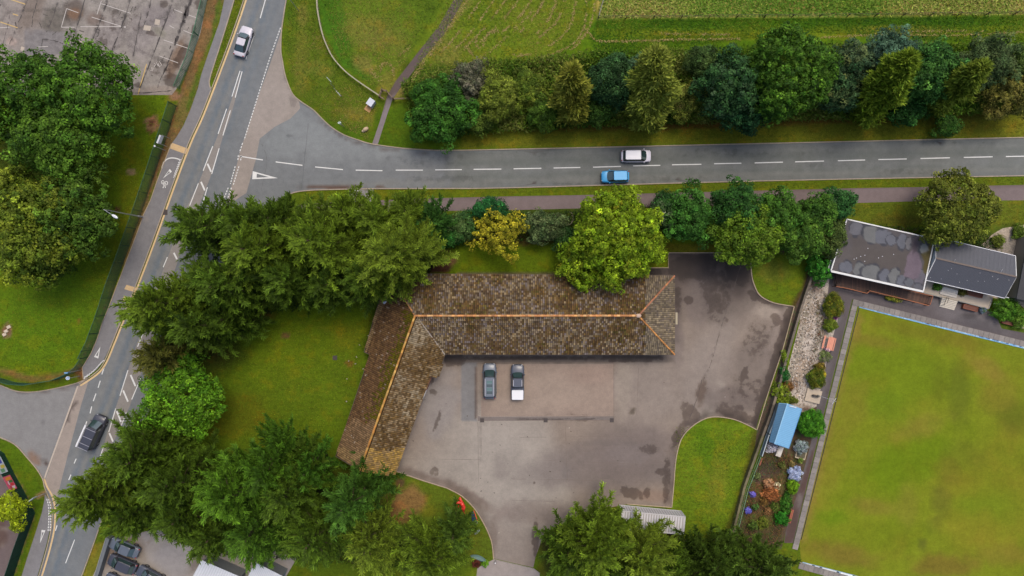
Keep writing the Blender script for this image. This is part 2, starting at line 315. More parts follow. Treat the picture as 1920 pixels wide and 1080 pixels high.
# one sheet to the horizon, finely divided where the camera sees it
xs = np.concatenate([[-3000, -1000, -300, -130], np.arange(-84, 84.1, .42), [130, 300, 1000, 3000]])
ys = np.concatenate([[-3000, -1000, -300, -90], np.arange(-50, 50.1, .42), [90, 300, 1000, 3000]])
gx, gy = np.meshgrid(xs, ys); nx = len(xs)
V = np.stack([gx.ravel(), gy.ravel(), np.zeros(gx.size)], 1)
i, j = np.meshgrid(np.arange(nx-1), np.arange(len(ys)-1)); b = (j*nx+i).ravel()
F = np.stack([b, b+1, b+nx+1, b+nx], 1)
BR = (92, 70, 38); YG = (118, 124, 40); LG = (70, 112, 14); STR = (140, 122, 66)
gops = [
 # north west field and its bands
 ('p', [(600, -40), (840, -40), (730, 175), (700, 160), (640, 115)], 14, (96, 118, 28), 1),
 ('p', [(588, -40), (640, -40), (648, 60), (668, 110), (700, 160), (640, 125), (600, 60)], 8, (66, 110, 20), .9),
 ('p', [(850, -40), (1140, -40), (1110, 60), (1040, 120), (950, 130), (860, 145), (790, 165), (745, 180)], 14, (104, 124, 26), 1),
 ('b', 700, 60, 60, 30, 20, .8, (122, 122, 50), .6), ('b', 680, 120, 22, 14, 30, .8, (138, 124, 64), .6), ('b', 790, 20, 50, 30, 0, .8, (86, 112, 22), .6),
 ('b', 835, 100, 30, 26, 0, .7, (132, 124, 60), .6), ('l', [(738, 180), (800, 100), (880, 0)], 8, 16, (140, 130, 66), .6),
 ('b', 760, 165, 26, 14, -30, .7, (140, 126, 66), .6), ('b', 725, 160, 18, 26, 30, .7, (130, 122, 50), .6),
 ('p', [(545, -40), (590, -40), (598, 40), (640, 125), (710, 178), (690, 262), (600, 220), (555, 165), (535, 100)], 10, (88, 108, 22), 1),
 ('b', 565, 120, 14, 60, 0, .8, (122, 118, 48), .5), ('b', 568, 30, 10, 22, 0, .8, (140, 124, 60), .5), ('b', 600, 130, 26, 14, 20, .8, (120, 120, 50), .5),
 ('b', 680, 215, 40, 14, 10, .8, (124, 118, 46), .6), ('b', 540, 20, 8, 20, 0, .8, (70, 100, 16), .8), ('b', 655, 245, 44, 12, 20, .8, (70, 100, 14), .8),
 # north east: meadow, mown strip
 ('p', [(1122, -40), (2000, -40), (2000, 26), (1120, 35)], 3, (146, 150, 74), 1),
 ('b', 1500, 10, 60, 14, 0, 1, (150, 120, 70), .7), ('b', 1260, 26, 80, 7, 0, 1, (160, 146, 92), .7), ('b', 1700, 20, 120, 8, 0, 1, (150, 130, 78), .6), ('b', 1190, 8, 50, 18, 0, 1, (96, 122, 34), .8), ('b', 1600, 8, 50, 14, 0, 1, (100, 124, 36), .7), ('b', 1390, 12, 50, 16, 0, 1, (160, 156, 84), .6), ('b', 1850, 8, 70, 16, 0, 1, (160, 148, 84), .7), ('b', 1770, 10, 30, 12, 0, 1, (104, 124, 36), .6),
 ('p', [(1120, 36), (2000, 28), (2000, 70), (1140, 78), (1100, 60)], 6, (66, 104, 10), 1),
 ('p', [(1110, 55), (2000, 48), (2000, 68), (1140, 76)], 6, (104, 124, 22), .9),
 ('p', [(1090, 80), (2000, 70), (2000, 108), (1090, 108)], 6, (78, 112, 10), .95),
 ('b', 1080, 95, 70, 18, -20, .8, (84, 116, 14), .8),
 ('b', 1690, 56, 80, 8, 0, .8, (134, 132, 46), .7), ('b', 1280, 63, 70, 4, 0, .8, (134, 128, 40), .6),
 # hedge bank and the mown verge along the side road
 ('p', [(750, 120), (2000, 105), (2000, 200), (1600, 225), (800, 262)], 14, (58, 80, 18), 1),  # dark green includes painted shade beneath the hedge
 ('p', [(700, 210), (780, 190), (830, 280), (700, 275)], 10, (74, 100, 14), 1),
 ('p', [(870, 238), (1500, 218), (2000, 196), (2000, 256), (860, 278)], 6, (106, 110, 26), 1),
 ('p', [(960, 236), (1240, 228), (1500, 216), (1720, 216), (1720, 228), (1500, 234), (1240, 244), (960, 246)], 6, (98, 70, 26), .85),
 ('b', 1800, 215, 90, 14, -6, .8, (92, 84, 24), .7), ('b', 1850, 235, 120, 8, -3, .8, (112, 106, 22), .6),
 # verges south of the side road
 ('p', [(565, 355), (2000, 330), (2000, 345), (960, 368), (565, 378)], 4, (92, 108, 18), 1),
 ('p', [(1590, 382), (2000, 376), (2000, 424), (1600, 420)], 6, (96, 108, 26), 1),
 ('b', 1690, 415, 60, 10, 0, .8, (88, 82, 28), .6),
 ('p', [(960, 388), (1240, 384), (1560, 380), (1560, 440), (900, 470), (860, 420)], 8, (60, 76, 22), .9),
 # lawn north of the building
 ('p', [(820, 455), (1090, 440), (1360, 450), (1360, 480), (1253, 500), (1100, 516), (800, 516)], 6, (86, 106, 12), 1),
 ('p', [(850, 440), (1080, 440), (1070, 455), (980, 460), (850, 452)], 8, (74, 58, 26), .9),
 ('b', 828, 488, 26, 22, 10, .6, (104, 78, 50), 1), ('b', 822, 500, 22, 14, 0, .6, (66, 44, 32), 1), ('b', 1290, 465, 90, 8, 0, .8, (112, 100, 28), .7),
 ('l', [(860, 513), (1200, 515)], 4, 5, (96, 84, 66), .8),
 ('b', 1460, 530, 60, 46, 0, .6, (92, 112, 20), .9), ('l', [(1530, 480), (1505, 552), (1490, 575)], 8, 14, (84, 66, 38), .9),
 ('b', 1450, 510, 30, 20, 0, .8, (112, 116, 40), .6),
 # courtyard wing lawn to the west
 ('p', [(440, 560), (715, 545), (620, 860), (350, 840), (360, 700)], 30, (88, 110, 16), 1),
 ('b', 560, 640, 110, 60, -30, .9, (96, 116, 14), .8), ('b', 450, 780, 60, 40, 0, .9, (88, 92, 12), .8), ('b', 480, 590, 30, 14, 0, .9, (88, 60, 34), .8),
 ('b', 650, 630, 26, 30, 60, .9, (112, 112, 18), .6), ('l', [(560, 602), (640, 630)], 8, 5, (116, 110, 30), .5),
 ('b', 536, 629, 9, 5, 10, .5, (112, 82, 50), .9), ('b', 655, 682, 8, 6, 0, .5, (112, 84, 40), .7), ('l', [(712, 560), (688, 650)], 14, 16, (60, 74, 12), .7),
 # triangle by the drive
 ('p', [(730, 880), (840, 915), (925, 1000), (925, 1060), (700, 1060), (700, 940)], 8, (88, 104, 24), 1),
 ('b', 755, 945, 40, 30, -20, .6, (132, 104, 60), 1), ('b', 722, 970, 22, 30, 0, .7, (104, 80, 46), .8), ('b', 751, 905, 8, 8, 0, .4, (98, 76, 54), .9),
 # lawn east of the yard
 ('p', [(1262, 790), (1425, 790), (1370, 1030), (1255, 1030)], 6, (98, 122, 22), 1),
 ('b', 1330, 850, 60, 20, 70, .9, (82, 116, 16), .7), ('b', 1345, 905, 18, 60, 10, .9, (122, 126, 36), .6),
 ('l', [(1418, 815), (1385, 940), (1360, 1010)], 8, 12, (82, 78, 26), .8),
 # west park
 ('p', [(-40, 178), (320, 178), (220, 540), (160, 690), (60, 705), (-40, 690)], 10, (92, 116, 14), 1),
 ('b', 90, 600, 150, 70, 0, .9, (86, 118, 14), .9), ('l', [(240, 230), (262, 400), (215, 530)], 40, 26, (112, 116, 18), .7),
 ('b', 120, 560, 90, 20, 0, .9, (78, 104, 12), .7), ('l', [(262, 300), (225, 420), (190, 500)], 20, 30, (82, 96, 10), .5),
 ('b', 285, 232, 13, 14, 0, .35, (146, 112, 80), 1), ('b', 284, 230, 5, 5, 0, .5, (100, 62, 46), 1), ('b', 281, 246, 5, 5, 0, .5, (112, 76, 56), 1),
 ('b', 247, 323, 9, 5, 0, .4, (150, 124, 96), .9), ('b', 193, 387, 7, 7, 0, .5, (92, 50, 40), 1), ('b', 220, 393, 6, 5, 0, .5, (84, 52, 40), 1),
 ('b', 148, 601, 5, 4, 0, .5, (120, 96, 40), .8), ('b', 13, 620, 10, 14, 20, .4, (128, 98, 76), 1),
 ('l', [(-20, 690), (20, 700), (60, 712), (110, 706), (150, 690)], 8, 12, (116, 92, 52), .8),
 # weedy bank between the west fence and the path
 ('p', [(388, -40), (430, -40), (405, 50), (380, 130), (360, 200), (330, 262), (300, 320), (250, 455), (210, 540), (170, 640), (145, 695), (215, 540), (240, 460), (300, 290), (330, 200), (350, 130)], 4, (118, 96, 60), 1),
 ('p', [(345, 170), (376, 130), (352, 215), (330, 250), (322, 240)], 8, (112, 104, 50), .8), ('l', [(412, 0), (398, 70), (375, 130), (352, 205)], 5, 7, (78, 104, 26), .9),
 ('b', 375, 80, 8, 40, 20, .8, (140, 108, 70), .7), ('b', 326, 178, 12, 10, 0, .6, (150, 108, 86), .8), ('l', [(331, 200), (308, 272), (287, 335)], 4, 4, (92, 62, 38), .8),
 ('p', [(145, 690), (155, 688), (160, 712), (150, 716), (140, 700)], 4, (112, 84, 50), 1),
 # bottom left verges
 ('p', [(-40, 810), (30, 835), (85, 925), (60, 1000), (30, 1090), (20, 1090), (66, 960), (28, 880), (-40, 830)], 4, (78, 104, 14), 1),
 ('b', 76, 928, 12, 5, -20, .6, (138, 110, 80), .9), ('l', [(28, 890), (50, 930), (66, 962), (45, 1020), (25, 1085)], 3, 3, (124, 104, 66), .8),
 ('p', [(175, 1020), (208, 1010), (180, 1090), (150, 1090)], 3, (112, 112, 34), 1),
 # behind the clubhouse
 ('p', [(1590, 418), (1752, 440), (2000, 430), (2000, 480), (1700, 470)], 8, (40, 56, 18), 1),  # ground painted dark for the shade under the trees
 ('b', 1895, 435, 40, 16, 0, .7, (78, 92, 26), 1), ('p', [(1915, 590), (2000, 600), (2000, 640), (1880, 620), (1865, 590)], 4, (84, 104, 30), 1),
 # soil and ground under the big trees, painted dark with crown shade
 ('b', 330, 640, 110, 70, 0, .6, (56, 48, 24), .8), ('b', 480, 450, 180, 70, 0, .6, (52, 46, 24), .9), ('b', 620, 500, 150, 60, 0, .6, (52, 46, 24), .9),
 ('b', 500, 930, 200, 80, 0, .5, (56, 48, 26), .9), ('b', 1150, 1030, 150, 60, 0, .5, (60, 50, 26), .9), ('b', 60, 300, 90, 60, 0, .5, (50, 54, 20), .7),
]
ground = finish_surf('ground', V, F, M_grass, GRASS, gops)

Z1, Z2, Z3, Z4 = .004, .008, .012, .016
KL = [(464, -20), (460, 0), (439, 62), (410, 140), (380, 217), (356, 270), (325, 352), (290, 450), (259, 532), (235, 590), (215, 640), (197, 682), (180, 702), (150, 722)]
KR = [(541, -20), (536, 0), (531, 30), (527, 60), (526, 95), (529, 115), (535, 145), (547, 175), (562, 190), (587, 207), (605, 225), (622, 240), (645, 254), (670, 263), (697, 271), (755, 279), (805, 282.5), (840, 283), (960, 281), (1440, 270), (2000, 257)]
KS = [(545, 362), (562, 358), (600, 355), (700, 353), (830, 352.5), (960, 351), (1440, 338), (2000, 327)]
KW = [(-20, 718), (0, 722), (30, 733), (60, 735), (95, 730), (130, 722), (150, 716), (168, 707)]
KB = [(-20, 815), (0, 820), (28, 833), (50, 856), (70, 880), (81, 899), (84, 912), (90, 928), (97, 945), (99, 965), (97, 990), (91, 1018), (83, 1048), (72, 1085), (66, 1110)]
ROAD = (118, 121, 122)
wheel = [(500, -10), (470, 70), (430, 170), (392, 270), (350, 380), (310, 480), (270, 590), (235, 680), (200, 770), (165, 850), (140, 920), (115, 1000), (90, 1080)]
rp = [(x+a, y) for a in (0,) for x, y in []]
main_poly = [(464, -20), (541, -20)] + spline(KR, 4)[4:] + [(2000, 327)] + spline(KS, 4)[::-1][1:] + [(480, 400), (430, 500), (380, 640), (300, 740), (262, 800), (225, 880), (172, 1025), (148, 1090), (69, 1090)] + spline(KB, 3)[::-1][4:] + [(-20, 718)] + spline(KW, 3)[1:] + spline(KL, 4)[::-1][2:]
def off(pts, d):
    out = []
    for i in range(len(pts)):
        a = Vector(pts[max(i-1, 0)]); b = Vector(pts[min(i+1, len(pts)-1)]); t = (b-a).normalized(); out.append((pts[i][0]-t.y*d, pts[i][1]+t.x*d))
    return out
rops = [
 ('p', [(-30, 700), (150, 716), (112, 815), (82, 905), (-30, 830)], 6, (136, 134, 132), .9),
 ('p', [(530, 200), (700, 265), (960, 275), (960, 300), (560, 300), (470, 290)], 40, (134, 138, 138), .7),
 ('p', [(840, 275), (2000, 250), (2000, 335), (840, 360)], 30, (108, 111, 106), .95), ('l', [(860, 288), (1440, 277), (2000, 265)], 8, 6, (92, 96, 94), .6), ('l', [(900, 343), (1440, 331), (2000, 319)], 8, 5, (96, 98, 94), .6), ('l', [(860, 305), (1440, 294), (2000, 282)], 8, 5, (98, 104, 100), .5), ('l', [(900, 330), (1440, 318), (2000, 306)], 8, 4, (100, 106, 102), .5),
 ('l', off(wheel, 9), 9, 7, (102, 112, 120), .9), ('l', off(wheel, -9), 9, 7, (102, 112, 120), .9), ('l', off(wheel, 22), 9, 6, (128, 128, 124), .6), ('l', off(wheel, 0), 7, 5, (132, 130, 122), .6),
 ('l', off(wheel, -24), 9, 9, (106, 114, 120), .7), ('l', off(wheel, -40), 9, 6, (110, 116, 120), .5),
 ('l', [(640, 345), (960, 340), (1440, 328), (2000, 316)], 12, 8, (132, 132, 126), .5), ('l', [(900, 290), (1440, 280), (2000, 268)], 14, 8, (128, 130, 126), .5),
 ('l', [(760, 322), (960, 318), (2000, 300)], 16, 10, (124, 126, 124), .6),
 ('b', 800, 300, 90, 14, 0, .8, None, .42), ('b', 840, 335, 90, 10, 0, .8, None, .5), ('b', 1010, 287, 90, 8, 0, .9, None, .4),
 ('b', 1090, 345, 120, 5, -1, .8, None, .5), ('b', 1360, 285, 80, 9, -1, .9, None, .45), ('b', 1260, 335, 90, 6, -1, .9, None, .42), ('b', 1525, 310, 30, 5, -1, .8, None, .5), ('b', 1700, 322, 70, 7, -1, .8, None, .48),
 ('b', 1400, 290, 260, 6, -2, .9, None, .38), ('b', 548, 258, 14, 4, 5, .7, None, .6), ('b', 1760, 268, 160, 6, -1, .9, None, .38), ('b', 1230, 343, 60, 3, 0, .8, None, .55),
 ('l', [(595, 225), (650, 262), (720, 280), (800, 287)], 4, 4, (84, 70, 62), .6), ('b', 81, 795, 5, 3, 0, .5, (64, 62, 60), .9),
 ('b', 85, 868, 7, 5, 60, .8, (76, 56, 44), .9), ('b', 63, 858, 8, 16, -40, .8, (134, 100, 74), .7), ('l', [(30, 733), (70, 738), (120, 728), (150, 718)], 3, 4, (92, 76, 66), .6),
 ('b', 620, 352, 60, 2.5, 0, .6, (92, 68, 54), .9), ('b', 712, 350, 8, 3, 0, .6, (96, 76, 64), .9), ('l', [(578, 230), (565, 357)], 1.5, .8, (92, 94, 94), .7),
]
for xk, yk in ((1002, 284), (1002, 346), (1270, 277), (1272, 339), (1763, 267), (1764, 329), (1518, 335)): rops.append(('b', xk, yk, 3.5, 2.6, 0, .6, (72, 58, 54), .9))
road = surface('road', main_poly, Z1, ROAD, rops, M_road, .5)

BUFF = (152, 142, 133)
bops = [('b', 505, 200, 30, 60, 20, .9, (160, 150, 142), .6), ('b', 550, 190, 9, 14, 0, .7, None, .75), ('l', [(533, 110), (537, 145), (552, 178)], 4, 4, (76, 72, 70), .8)]
junction = [(526.5, 62), (526, 95), (529, 115), (535, 145), (547, 175), (561, 190), (563, 203), (545, 222), (515, 238), (487, 260), (480, 298), (462, 362), (425, 385), (435, 345), (450, 285), (465, 238), (481, 190), (505, 125)]
surface('road_apron', junction, Z2, BUFF, bops, M_road, .6)
surface('road_hatching_bed', [(453, 134), (443, 180), (432, 220), (418, 256), (400, 318), (380, 370), (350, 440), (330, 500), (300, 590), (268, 690), (243, 762), (216, 822), (200, 850), (190, 850), (205, 800), (224, 744), (240, 694), (268, 610), (308, 500), (350, 388), (372, 344), (396, 285), (428, 205)], Z2, (140, 134, 128), [], M_road, .8)
surface('road_edge_strip', [(144, 724), (166, 714), (152, 760), (128, 850), (108, 930), (104, 960), (97, 935), (84, 903), (92, 880), (115, 812)], Z2, (156, 144, 134), [('b', 138, 760, 4, 9, 20, .6, (96, 84, 78), .9), ('b', 127, 787, 4, 4, 0, .6, (80, 70, 66), .9)], M_road, .6)

# footways
CPL = [(424, -20), (420, 5), (412, 42), (400, 76), (388, 110), (378, 140), (372, 165), (358, 205), (345, 235), (331, 258), (322, 270), (316, 285), (304, 316), (295, 340), (283, 375), (270, 402), (262, 425), (250, 457), (237, 491), (228, 515), (218, 540), (205, 575), (193, 603), (183, 635), (172, 661), (155, 689), (157, 711)]
CPR = [(168, 703), (183, 692), (195, 676), (212, 640), (232, 590), (256, 532), (287, 450), (322, 352), (353, 268), (377, 217), (397, 168), (393, 158), (396, 140), (404, 115), (415, 80), (428, 40), (438, 5), (442, -20)]
GREYP = (128, 126, 127)
surface('footway', CPL+CPR, .1, GREYP, [('l', [(330, 262), (356, 272)], 1.5, 1, (150, 150, 148), .8), ('b', 275, 408, 8, 4, 0, .8, (146, 138, 132), .7)], M_path, .7)
surface('footway', [(85, 925), (92, 936), (96, 952), (96, 985), (89, 1016), (81, 1046), (68, 1090), (38, 1090), (53, 1042), (67, 1000), (79, 962), (84, 938)], .1, GREYP, [], M_path, .8)
surface('footpath', [(800, 372), (960, 368), (1130, 365), (1240, 362), (1440, 357), (1590, 353), (1715, 351), (2000, 345), (2000, 375), (1860, 376), (1730, 377), (1595, 381), (1440, 384), (1240, 387), (960, 394), (880, 395), (780, 396), (640, 398), (560, 405), (560, 384), (640, 378)], Z1+.002, (122, 108, 106), [('l', [(800, 370), (960, 367), (1240, 360), (2000, 344)], 3, 3, (88, 70, 60), .6), ('l', [(960, 396), (1240, 389), (1600, 383)], 3, 3, (80, 62, 46), .7)], M_path, .6)
surface('footpath_spur', [(654, 354), (700, 353), (702, 378), (652, 380)], Z2, (140, 136, 134), [], M_path, .8)
surface('field_path', [(697, 272), (708, 272), (718, 240), (727, 212), (736, 186), (750, 166), (790, 115), (835, 62), (880, -20), (862, -20), (822, 50), (780, 103), (742, 152), (726, 180), (712, 228)], Z1, (96, 82, 78), [('p', [(690, 275), (712, 275), (740, 185), (720, 185)], 6, (132, 122, 122), 1)], M_path, .5)

# old car park, north west
LD = [(-44, 100)]
cops = [('b', 40, 40, 50, 60, 20, .9, (142, 132, 126), .7), ('b', 100, 40, 26, 26, 20, .7, (96, 90, 82), .8), ('b', 140, 20, 20, 22, 20, .7, (88, 76, 68), .8),
 ('p', [(48, 52), (125, 62), (122, 100), (44, 115)], 3, (126, 122, 122), .9), ('p', [(130, 56), (138, 56), (120, 112), (112, 110)], 2, (82, 78, 76), .8), ('b', 205, 70, 26, 34, 20, .8, (140, 132, 130), .7),
 ('b', 265, 70, 30, 40, 20, .8, (142, 134, 132), .7), ('b', 300, 60, 14, 8, 30, .6, (128, 124, 110), .8), ('b', 330, 110, 12, 40, 22, .7, (124, 100, 80), .8),
 ('b', 340, 105, 9, 26, 25, .6, None, .85), ('b', 322, 150, 14, 14, 30, .7, None, .8), ('b', 362, 60, 6, 16, 10, .7, None, .8), ('b', 373, 8, 9, 9, 0, .7, None, .9), ('b', 307, 8, 9, 9, 0, .7, None, .7),
 ('b', 190, 78, 16, 8, 10, .7, None, .7), ('b', 258, 160, 8, 6, 0, .7, None, .8), ('b', 305, 125, 30, 20, 0, .9, None, .45), ('b', 140, 26, 14, 10, 0, .8, (130, 96, 66), .6), ('b', 285, 63, 12, 5, 20, .7, None, .7),
 ('b', 178, 35, 18, 12, 0, .8, (112, 94, 84), .7), ('b', 22, 78, 9, 9, 0, .4, (168, 150, 140), .7), ('b', 300, 30, 40, 20, 20, .8, (132, 124, 124), .6),
 ('p', [(240, 166), (325, 160), (330, 178), (240, 178)], 2, (146, 134, 124), .8), ('b', 60, 20, 20, 40, 20, .8, (120, 108, 98), .8), ('b', 225, 40, 60, 30, 0, 1, None, .38)]
for a, b_, w in (((203, -5), (170, 80), 1.6), ((244, -5), (211, 92), 1.6), ((262, 30), (250, 104), 1.2), ((325, -5), (262, 165), 1.4), ((360, -8), (340, 50), 4), ((350, 10), (330, 75), 3), ((330, 75), (308, 135), 1.4), ((52, -5), (20, 80), 1), ((110, 0), (88, 55), 1), ((158, 0), (130, 90), 1), ((283, 0), (268, 50), 1.2), ((186, 52), (178, 74), 1.4), ((80, 73), (118, 82), 1.2), ((80, 73), (77, 90), 1.2)):
    cops.append(('l', [a, ((a[0]+b_[0])/2+1.5, (a[1]+b_[1])/2), b_], 2.2, w, (62, 58, 58), .85))
surface('car_park', [(-30, -25), (392, -25), (386, 10), (376, 62), (358, 112), (336, 160), (322, 178), (160, 178), (-30, 178)], Z1, (148, 141, 134), cops, M_slab, .33)

# courtyard and drive
YARD = [(1253, 474.5), (1362, 474.5), (1408, 494), (1413, 532), (1424, 553), (1450, 567), (1488, 574), (1467, 655), (1440, 735), (1425, 775), (1418, 804), (1400, 795), (1375, 785), (1345, 781), (1322, 784), (1297, 799), (1277, 822), (1267, 860), (1263, 905), (1259, 950), (1178, 945), (1100, 960), (1020, 1000), (1004, 1045), (1000, 1064), (955, 1054), (925, 1047), (921, 1015), (908, 985), (890, 955), (866, 931), (838, 915), (790, 900), (744, 884), (700, 870), (760, 600), (1200, 520), (1200, 502.5), (1253, 502.5)]
YC = (137, 123, 110)
yops = [
 ('b', 900, 900, 150, 110, 0, .8, (156, 148, 138), .8), ('b', 960, 860, 80, 120, 0, .9, (160, 152, 142), .6), ('b', 950, 1000, 50, 60, 0, .8, (138, 128, 120), .6), ('b', 820, 760, 40, 60, 20, .9, (142, 136, 132), .7),
 ('b', 1200, 740, 60, 80, 0, .9, (142, 130, 120), .6), ('b', 1240, 700, 90, 60, 0, .9, (136, 124, 114), .5), ('b', 1170, 700, 14, 90, 2, .6, (150, 138, 124), .5),
 ('b', 1325, 690, 40, 110, 18, .9, (142, 130, 120), .7), ('b', 1370, 560, 50, 50, 0, .9, (128, 116, 106), .6), ('b', 1440, 585, 26, 12, 10, .7, (160, 146, 132), .7), ('b', 1450, 640, 14, 70, 17, .7, (140, 126, 116), .5),
 ('b', 1330, 770, 12, 50, 25, .7, (152, 142, 130), .6), ('b', 1120, 880, 160, 40, 0, .9, (112, 102, 98), .7), ('b', 1210, 830, 60, 26, 0, .9, (116, 104, 98), .6), ('b', 1225, 930, 30, 12, 5, .8, (138, 116, 100), .7),
 ('b', 880, 930, 50, 10, 32, .8, (112, 96, 86), .7), ('b', 820, 905, 60, 8, 22, .8, (124, 108, 98), .7), ('b', 1000, 960, 70, 20, 0, .9, (120, 106, 98), .6), ('b', 925, 1010, 8, 40, 0, .8, (108, 94, 84), .6),
 ('p', [(864, 680), (894, 680), (894, 789), (864, 789)], 1.5, (118, 118, 118), .85), ('l', [(892, 690), (892, 785)], 2, 2, (84, 60, 46), .7),
 ('p', [(830, 664), (1265, 664), (1265, 680), (830, 682)], 6, (88, 78, 70), .8),  # strip under the south eave, painted dark for overhang shade and wet ground
 ('b', 1330, 520, 110, 70, 0, .9, (96, 84, 76), .85), ('b', 1300, 495, 70, 34, 0, .7, (66, 54, 48), .85), ('b', 1380, 500, 34, 50, 0, .8, (62, 50, 44), .85), ('l', [(1412, 534), (1424, 553), (1450, 567), (1488, 574)], 16, 14, (58, 46, 40), .85), ('l', [(1486, 580), (1463, 660), (1436, 742), (1422, 790)], 22, 18, (74, 60, 52), .85), ('l', [(1418, 800), (1376, 780), (1330, 776), (1290, 795)], 14, 10, (76, 64, 56), .8), ('b', 1370, 750, 60, 24, 10, .9, (102, 90, 84), .7), ('b', 1410, 690, 36, 60, 17, .9, (108, 96, 88), .6), ('l', [(1270, 530), (1268, 640)], 22, 16, (88, 76, 70), .7), ('b', 1310, 560, 24, 60, 5, .9, (112, 100, 94), .5), ('b', 1225, 510, 26, 8, 0, .5, (56, 46, 42), .9), ('b', 1180, 850, 80, 60, 0, .9, (110, 98, 92), .6), ('l', [(1272, 810), (1262, 860), (1257, 940)], 18, 14, (92, 78, 70), .7), ('l', [(750, 880), (840, 905), (895, 950), (918, 1010)], 16, 12, (100, 86, 76), .6),  # includes a shade strip painted beside the hall's east wall
 ('b', 1000, 672, 180, 4, 0, .9, None, .8), ('b', 1180, 672, 70, 8, 0, .7, None, .75), ('b', 850, 676, 22, 14, 0, .8, None, .75), ('b', 1300, 500, 44, 26, 0, .8, None, .9), ('b', 1340, 540, 30, 60, 0, .9, None, .62),
 ('b', 1270, 560, 8, 30, 0, .8, None, .7), ('b', 1290, 563, 10, 8, 0, .7, None, .9), ('b', 1385, 500, 26, 36, 0, .8, None, .9), ('b', 1425, 558, 26, 9, 20, .8, None, .95), ('b', 1455, 600, 10, 14, 0, .8, None, .8),
 ('b', 1475, 600, 8, 60, 17, .7, None, .95), ('b', 1452, 680, 9, 60, 17, .7, None, .9), ('b', 1430, 750, 9, 50, 17, .7, None, .95), ('b', 1385, 780, 40, 9, 15, .7, None, .92), ('b', 1395, 703, 7, 18, 20, .6, None, .85),
 ('b', 1315, 735, 9, 24, 12, .6, (98, 82, 70), .95), ('b', 1186, 770, 5, 8, 30, .6, (92, 80, 66), .9), ('b', 1296, 780, 16, 26, -30, .8, None, .8), ('b', 1370, 770, 30, 20, 0, .9, None, .6), ('b', 1275, 810, 10, 30, 30, .7, None, .8),
 ('b', 1185, 925, 22, 12, 15, .7, None, .93), ('b', 1213, 925, 6, 12, 0, .7, None, .85), ('b', 1240, 885, 14, 8, 0, .8, None, .75), ('b', 1250, 900, 7, 60, 3, .8, None, .7), ('b', 1215, 840, 20, 12, 0, .8, None, .6),
 ('b', 820, 790, 4, 22, 20, .7, None, .88), ('b', 812, 735, 9, 5, 30, .7, None, .8), ('b', 808, 712, 6, 8, 0, .7, None, .85), ('b', 815, 885, 9, 9, 0, .7, None, .65), ('b', 1004, 1010, 7, 40, 0, .7, None, .85), ('b', 1003, 904, 3, 3, 0, .5, None, 1),
 ('b', 1088, 785, 22, 5, 0, .7, None, .9), ('b', 1220, 510, 22, 10, 0, .7, None, .95), ('b', 1350, 600, 20, 12, 10, .9, None, .45), ('b', 1420, 640, 30, 40, 17, .9, None, .5), ('b', 1400, 730, 40, 30, 0, .9, None, .45),
 ('b', 1062, 884, 8, 12, 0, .8, (112, 104, 100), .5), ('b', 1180, 850, 50, 20, 0, .9, (120, 110, 106), .5), ('b', 1270, 640, 12, 50, 0, .9, (112, 100, 96), .5), ('b', 1135, 830, 60, 6, 0, .8, (108, 98, 92), .5),
]
for a, b_ in (((1374, 540), (1350, 620)), ((1350, 620), (1332, 676)), ((1310, 740), (1286, 800)), ((1318, 712), (1330, 690))): yops.append(('l', [a, b_], 1.4, 1, (92, 82, 78), .7))
for a, b_ in (((960, 898), (1200, 903)), ((960, 938), (1040, 940)), ((960, 820), (1180, 818)), ((900, 790), (902, 900)), ((1197, 665), (1193, 780)), ((1000, 860), (1240, 870))): yops.append(('l', [a, b_], 1.6, 1, (128, 118, 110), .5))
surface('yard', YARD, Z1, YC, yops, M_yard, .33)
surface('parking_bay', [(902, 683), (1150, 682), (1150, 780), (902, 781)], Z2, (148, 130, 116), [('b', 1000, 740, 80, 40, 0, .9, (154, 137, 122), .6), ('b', 1110, 700, 50, 20, 0, .9, (150, 128, 114), .6), ('l', [(905, 686), (905, 778)], 4, 3, (136, 118, 106), .6), ('b', 1060, 775, 60, 3, 0, .7, None, .6)], M_yard, .5)
surface('bay_channel', [(902, 781.5), (1152, 781), (1152, 788), (896, 789), (896, 780)], Z2, (122, 112, 106), [('b', 1090, 785, 24, 3, 0, .6, None, 1), ('b', 1020, 786, 40, 1.5, 0, .8, None, .7)], M_yard, .4)
surface('entrance_apron', [(925, 1049), (955, 1056), (1000, 1067), (1012, 1075), (1010, 1110), (890, 1110), (895, 1065)], Z1, (158, 148, 142), [], M_path, .5)
surface('service_yard', [(206, 1012), (300, 990), (430, 1000), (560, 1040), (520, 1110), (160, 1110)], Z1, (158, 150, 142), [('b', 228, 1030, 40, 40, 0, .8, (112, 92, 76), .8), ('b', 262, 1045, 14, 12, 0, .6, (150, 140, 126), .8), ('b', 330, 1050, 40, 30, 0, .8, (150, 146, 146), .7), ('l', [(290, 1000), (262, 1040), (300, 1080)], 4, 3, (124, 108, 92), .6), ('b', 375, 1050, 10, 26, 40, .7, (112, 98, 88), .7)], M_yard, .5)
surface('west_court', [(-30, 835), (0, 842), (20, 885), (44, 930), (60, 962), (38, 1020), (16, 1090), (-30, 1090)], Z1, (108, 94, 92), [('l', [(0, 890), (22, 915)], 1.5, 1, (150, 140, 130), .7), ('l', [(14, 985), (0, 1040)], 1.5, 1, (150, 140, 130), .7), ('b', 0, 1000, 14, 30, 0, .8, (86, 62, 50), .7), ('b', 20, 990, 30, 3, 5, .7, (136, 124, 112), .5)], M_path, .5)

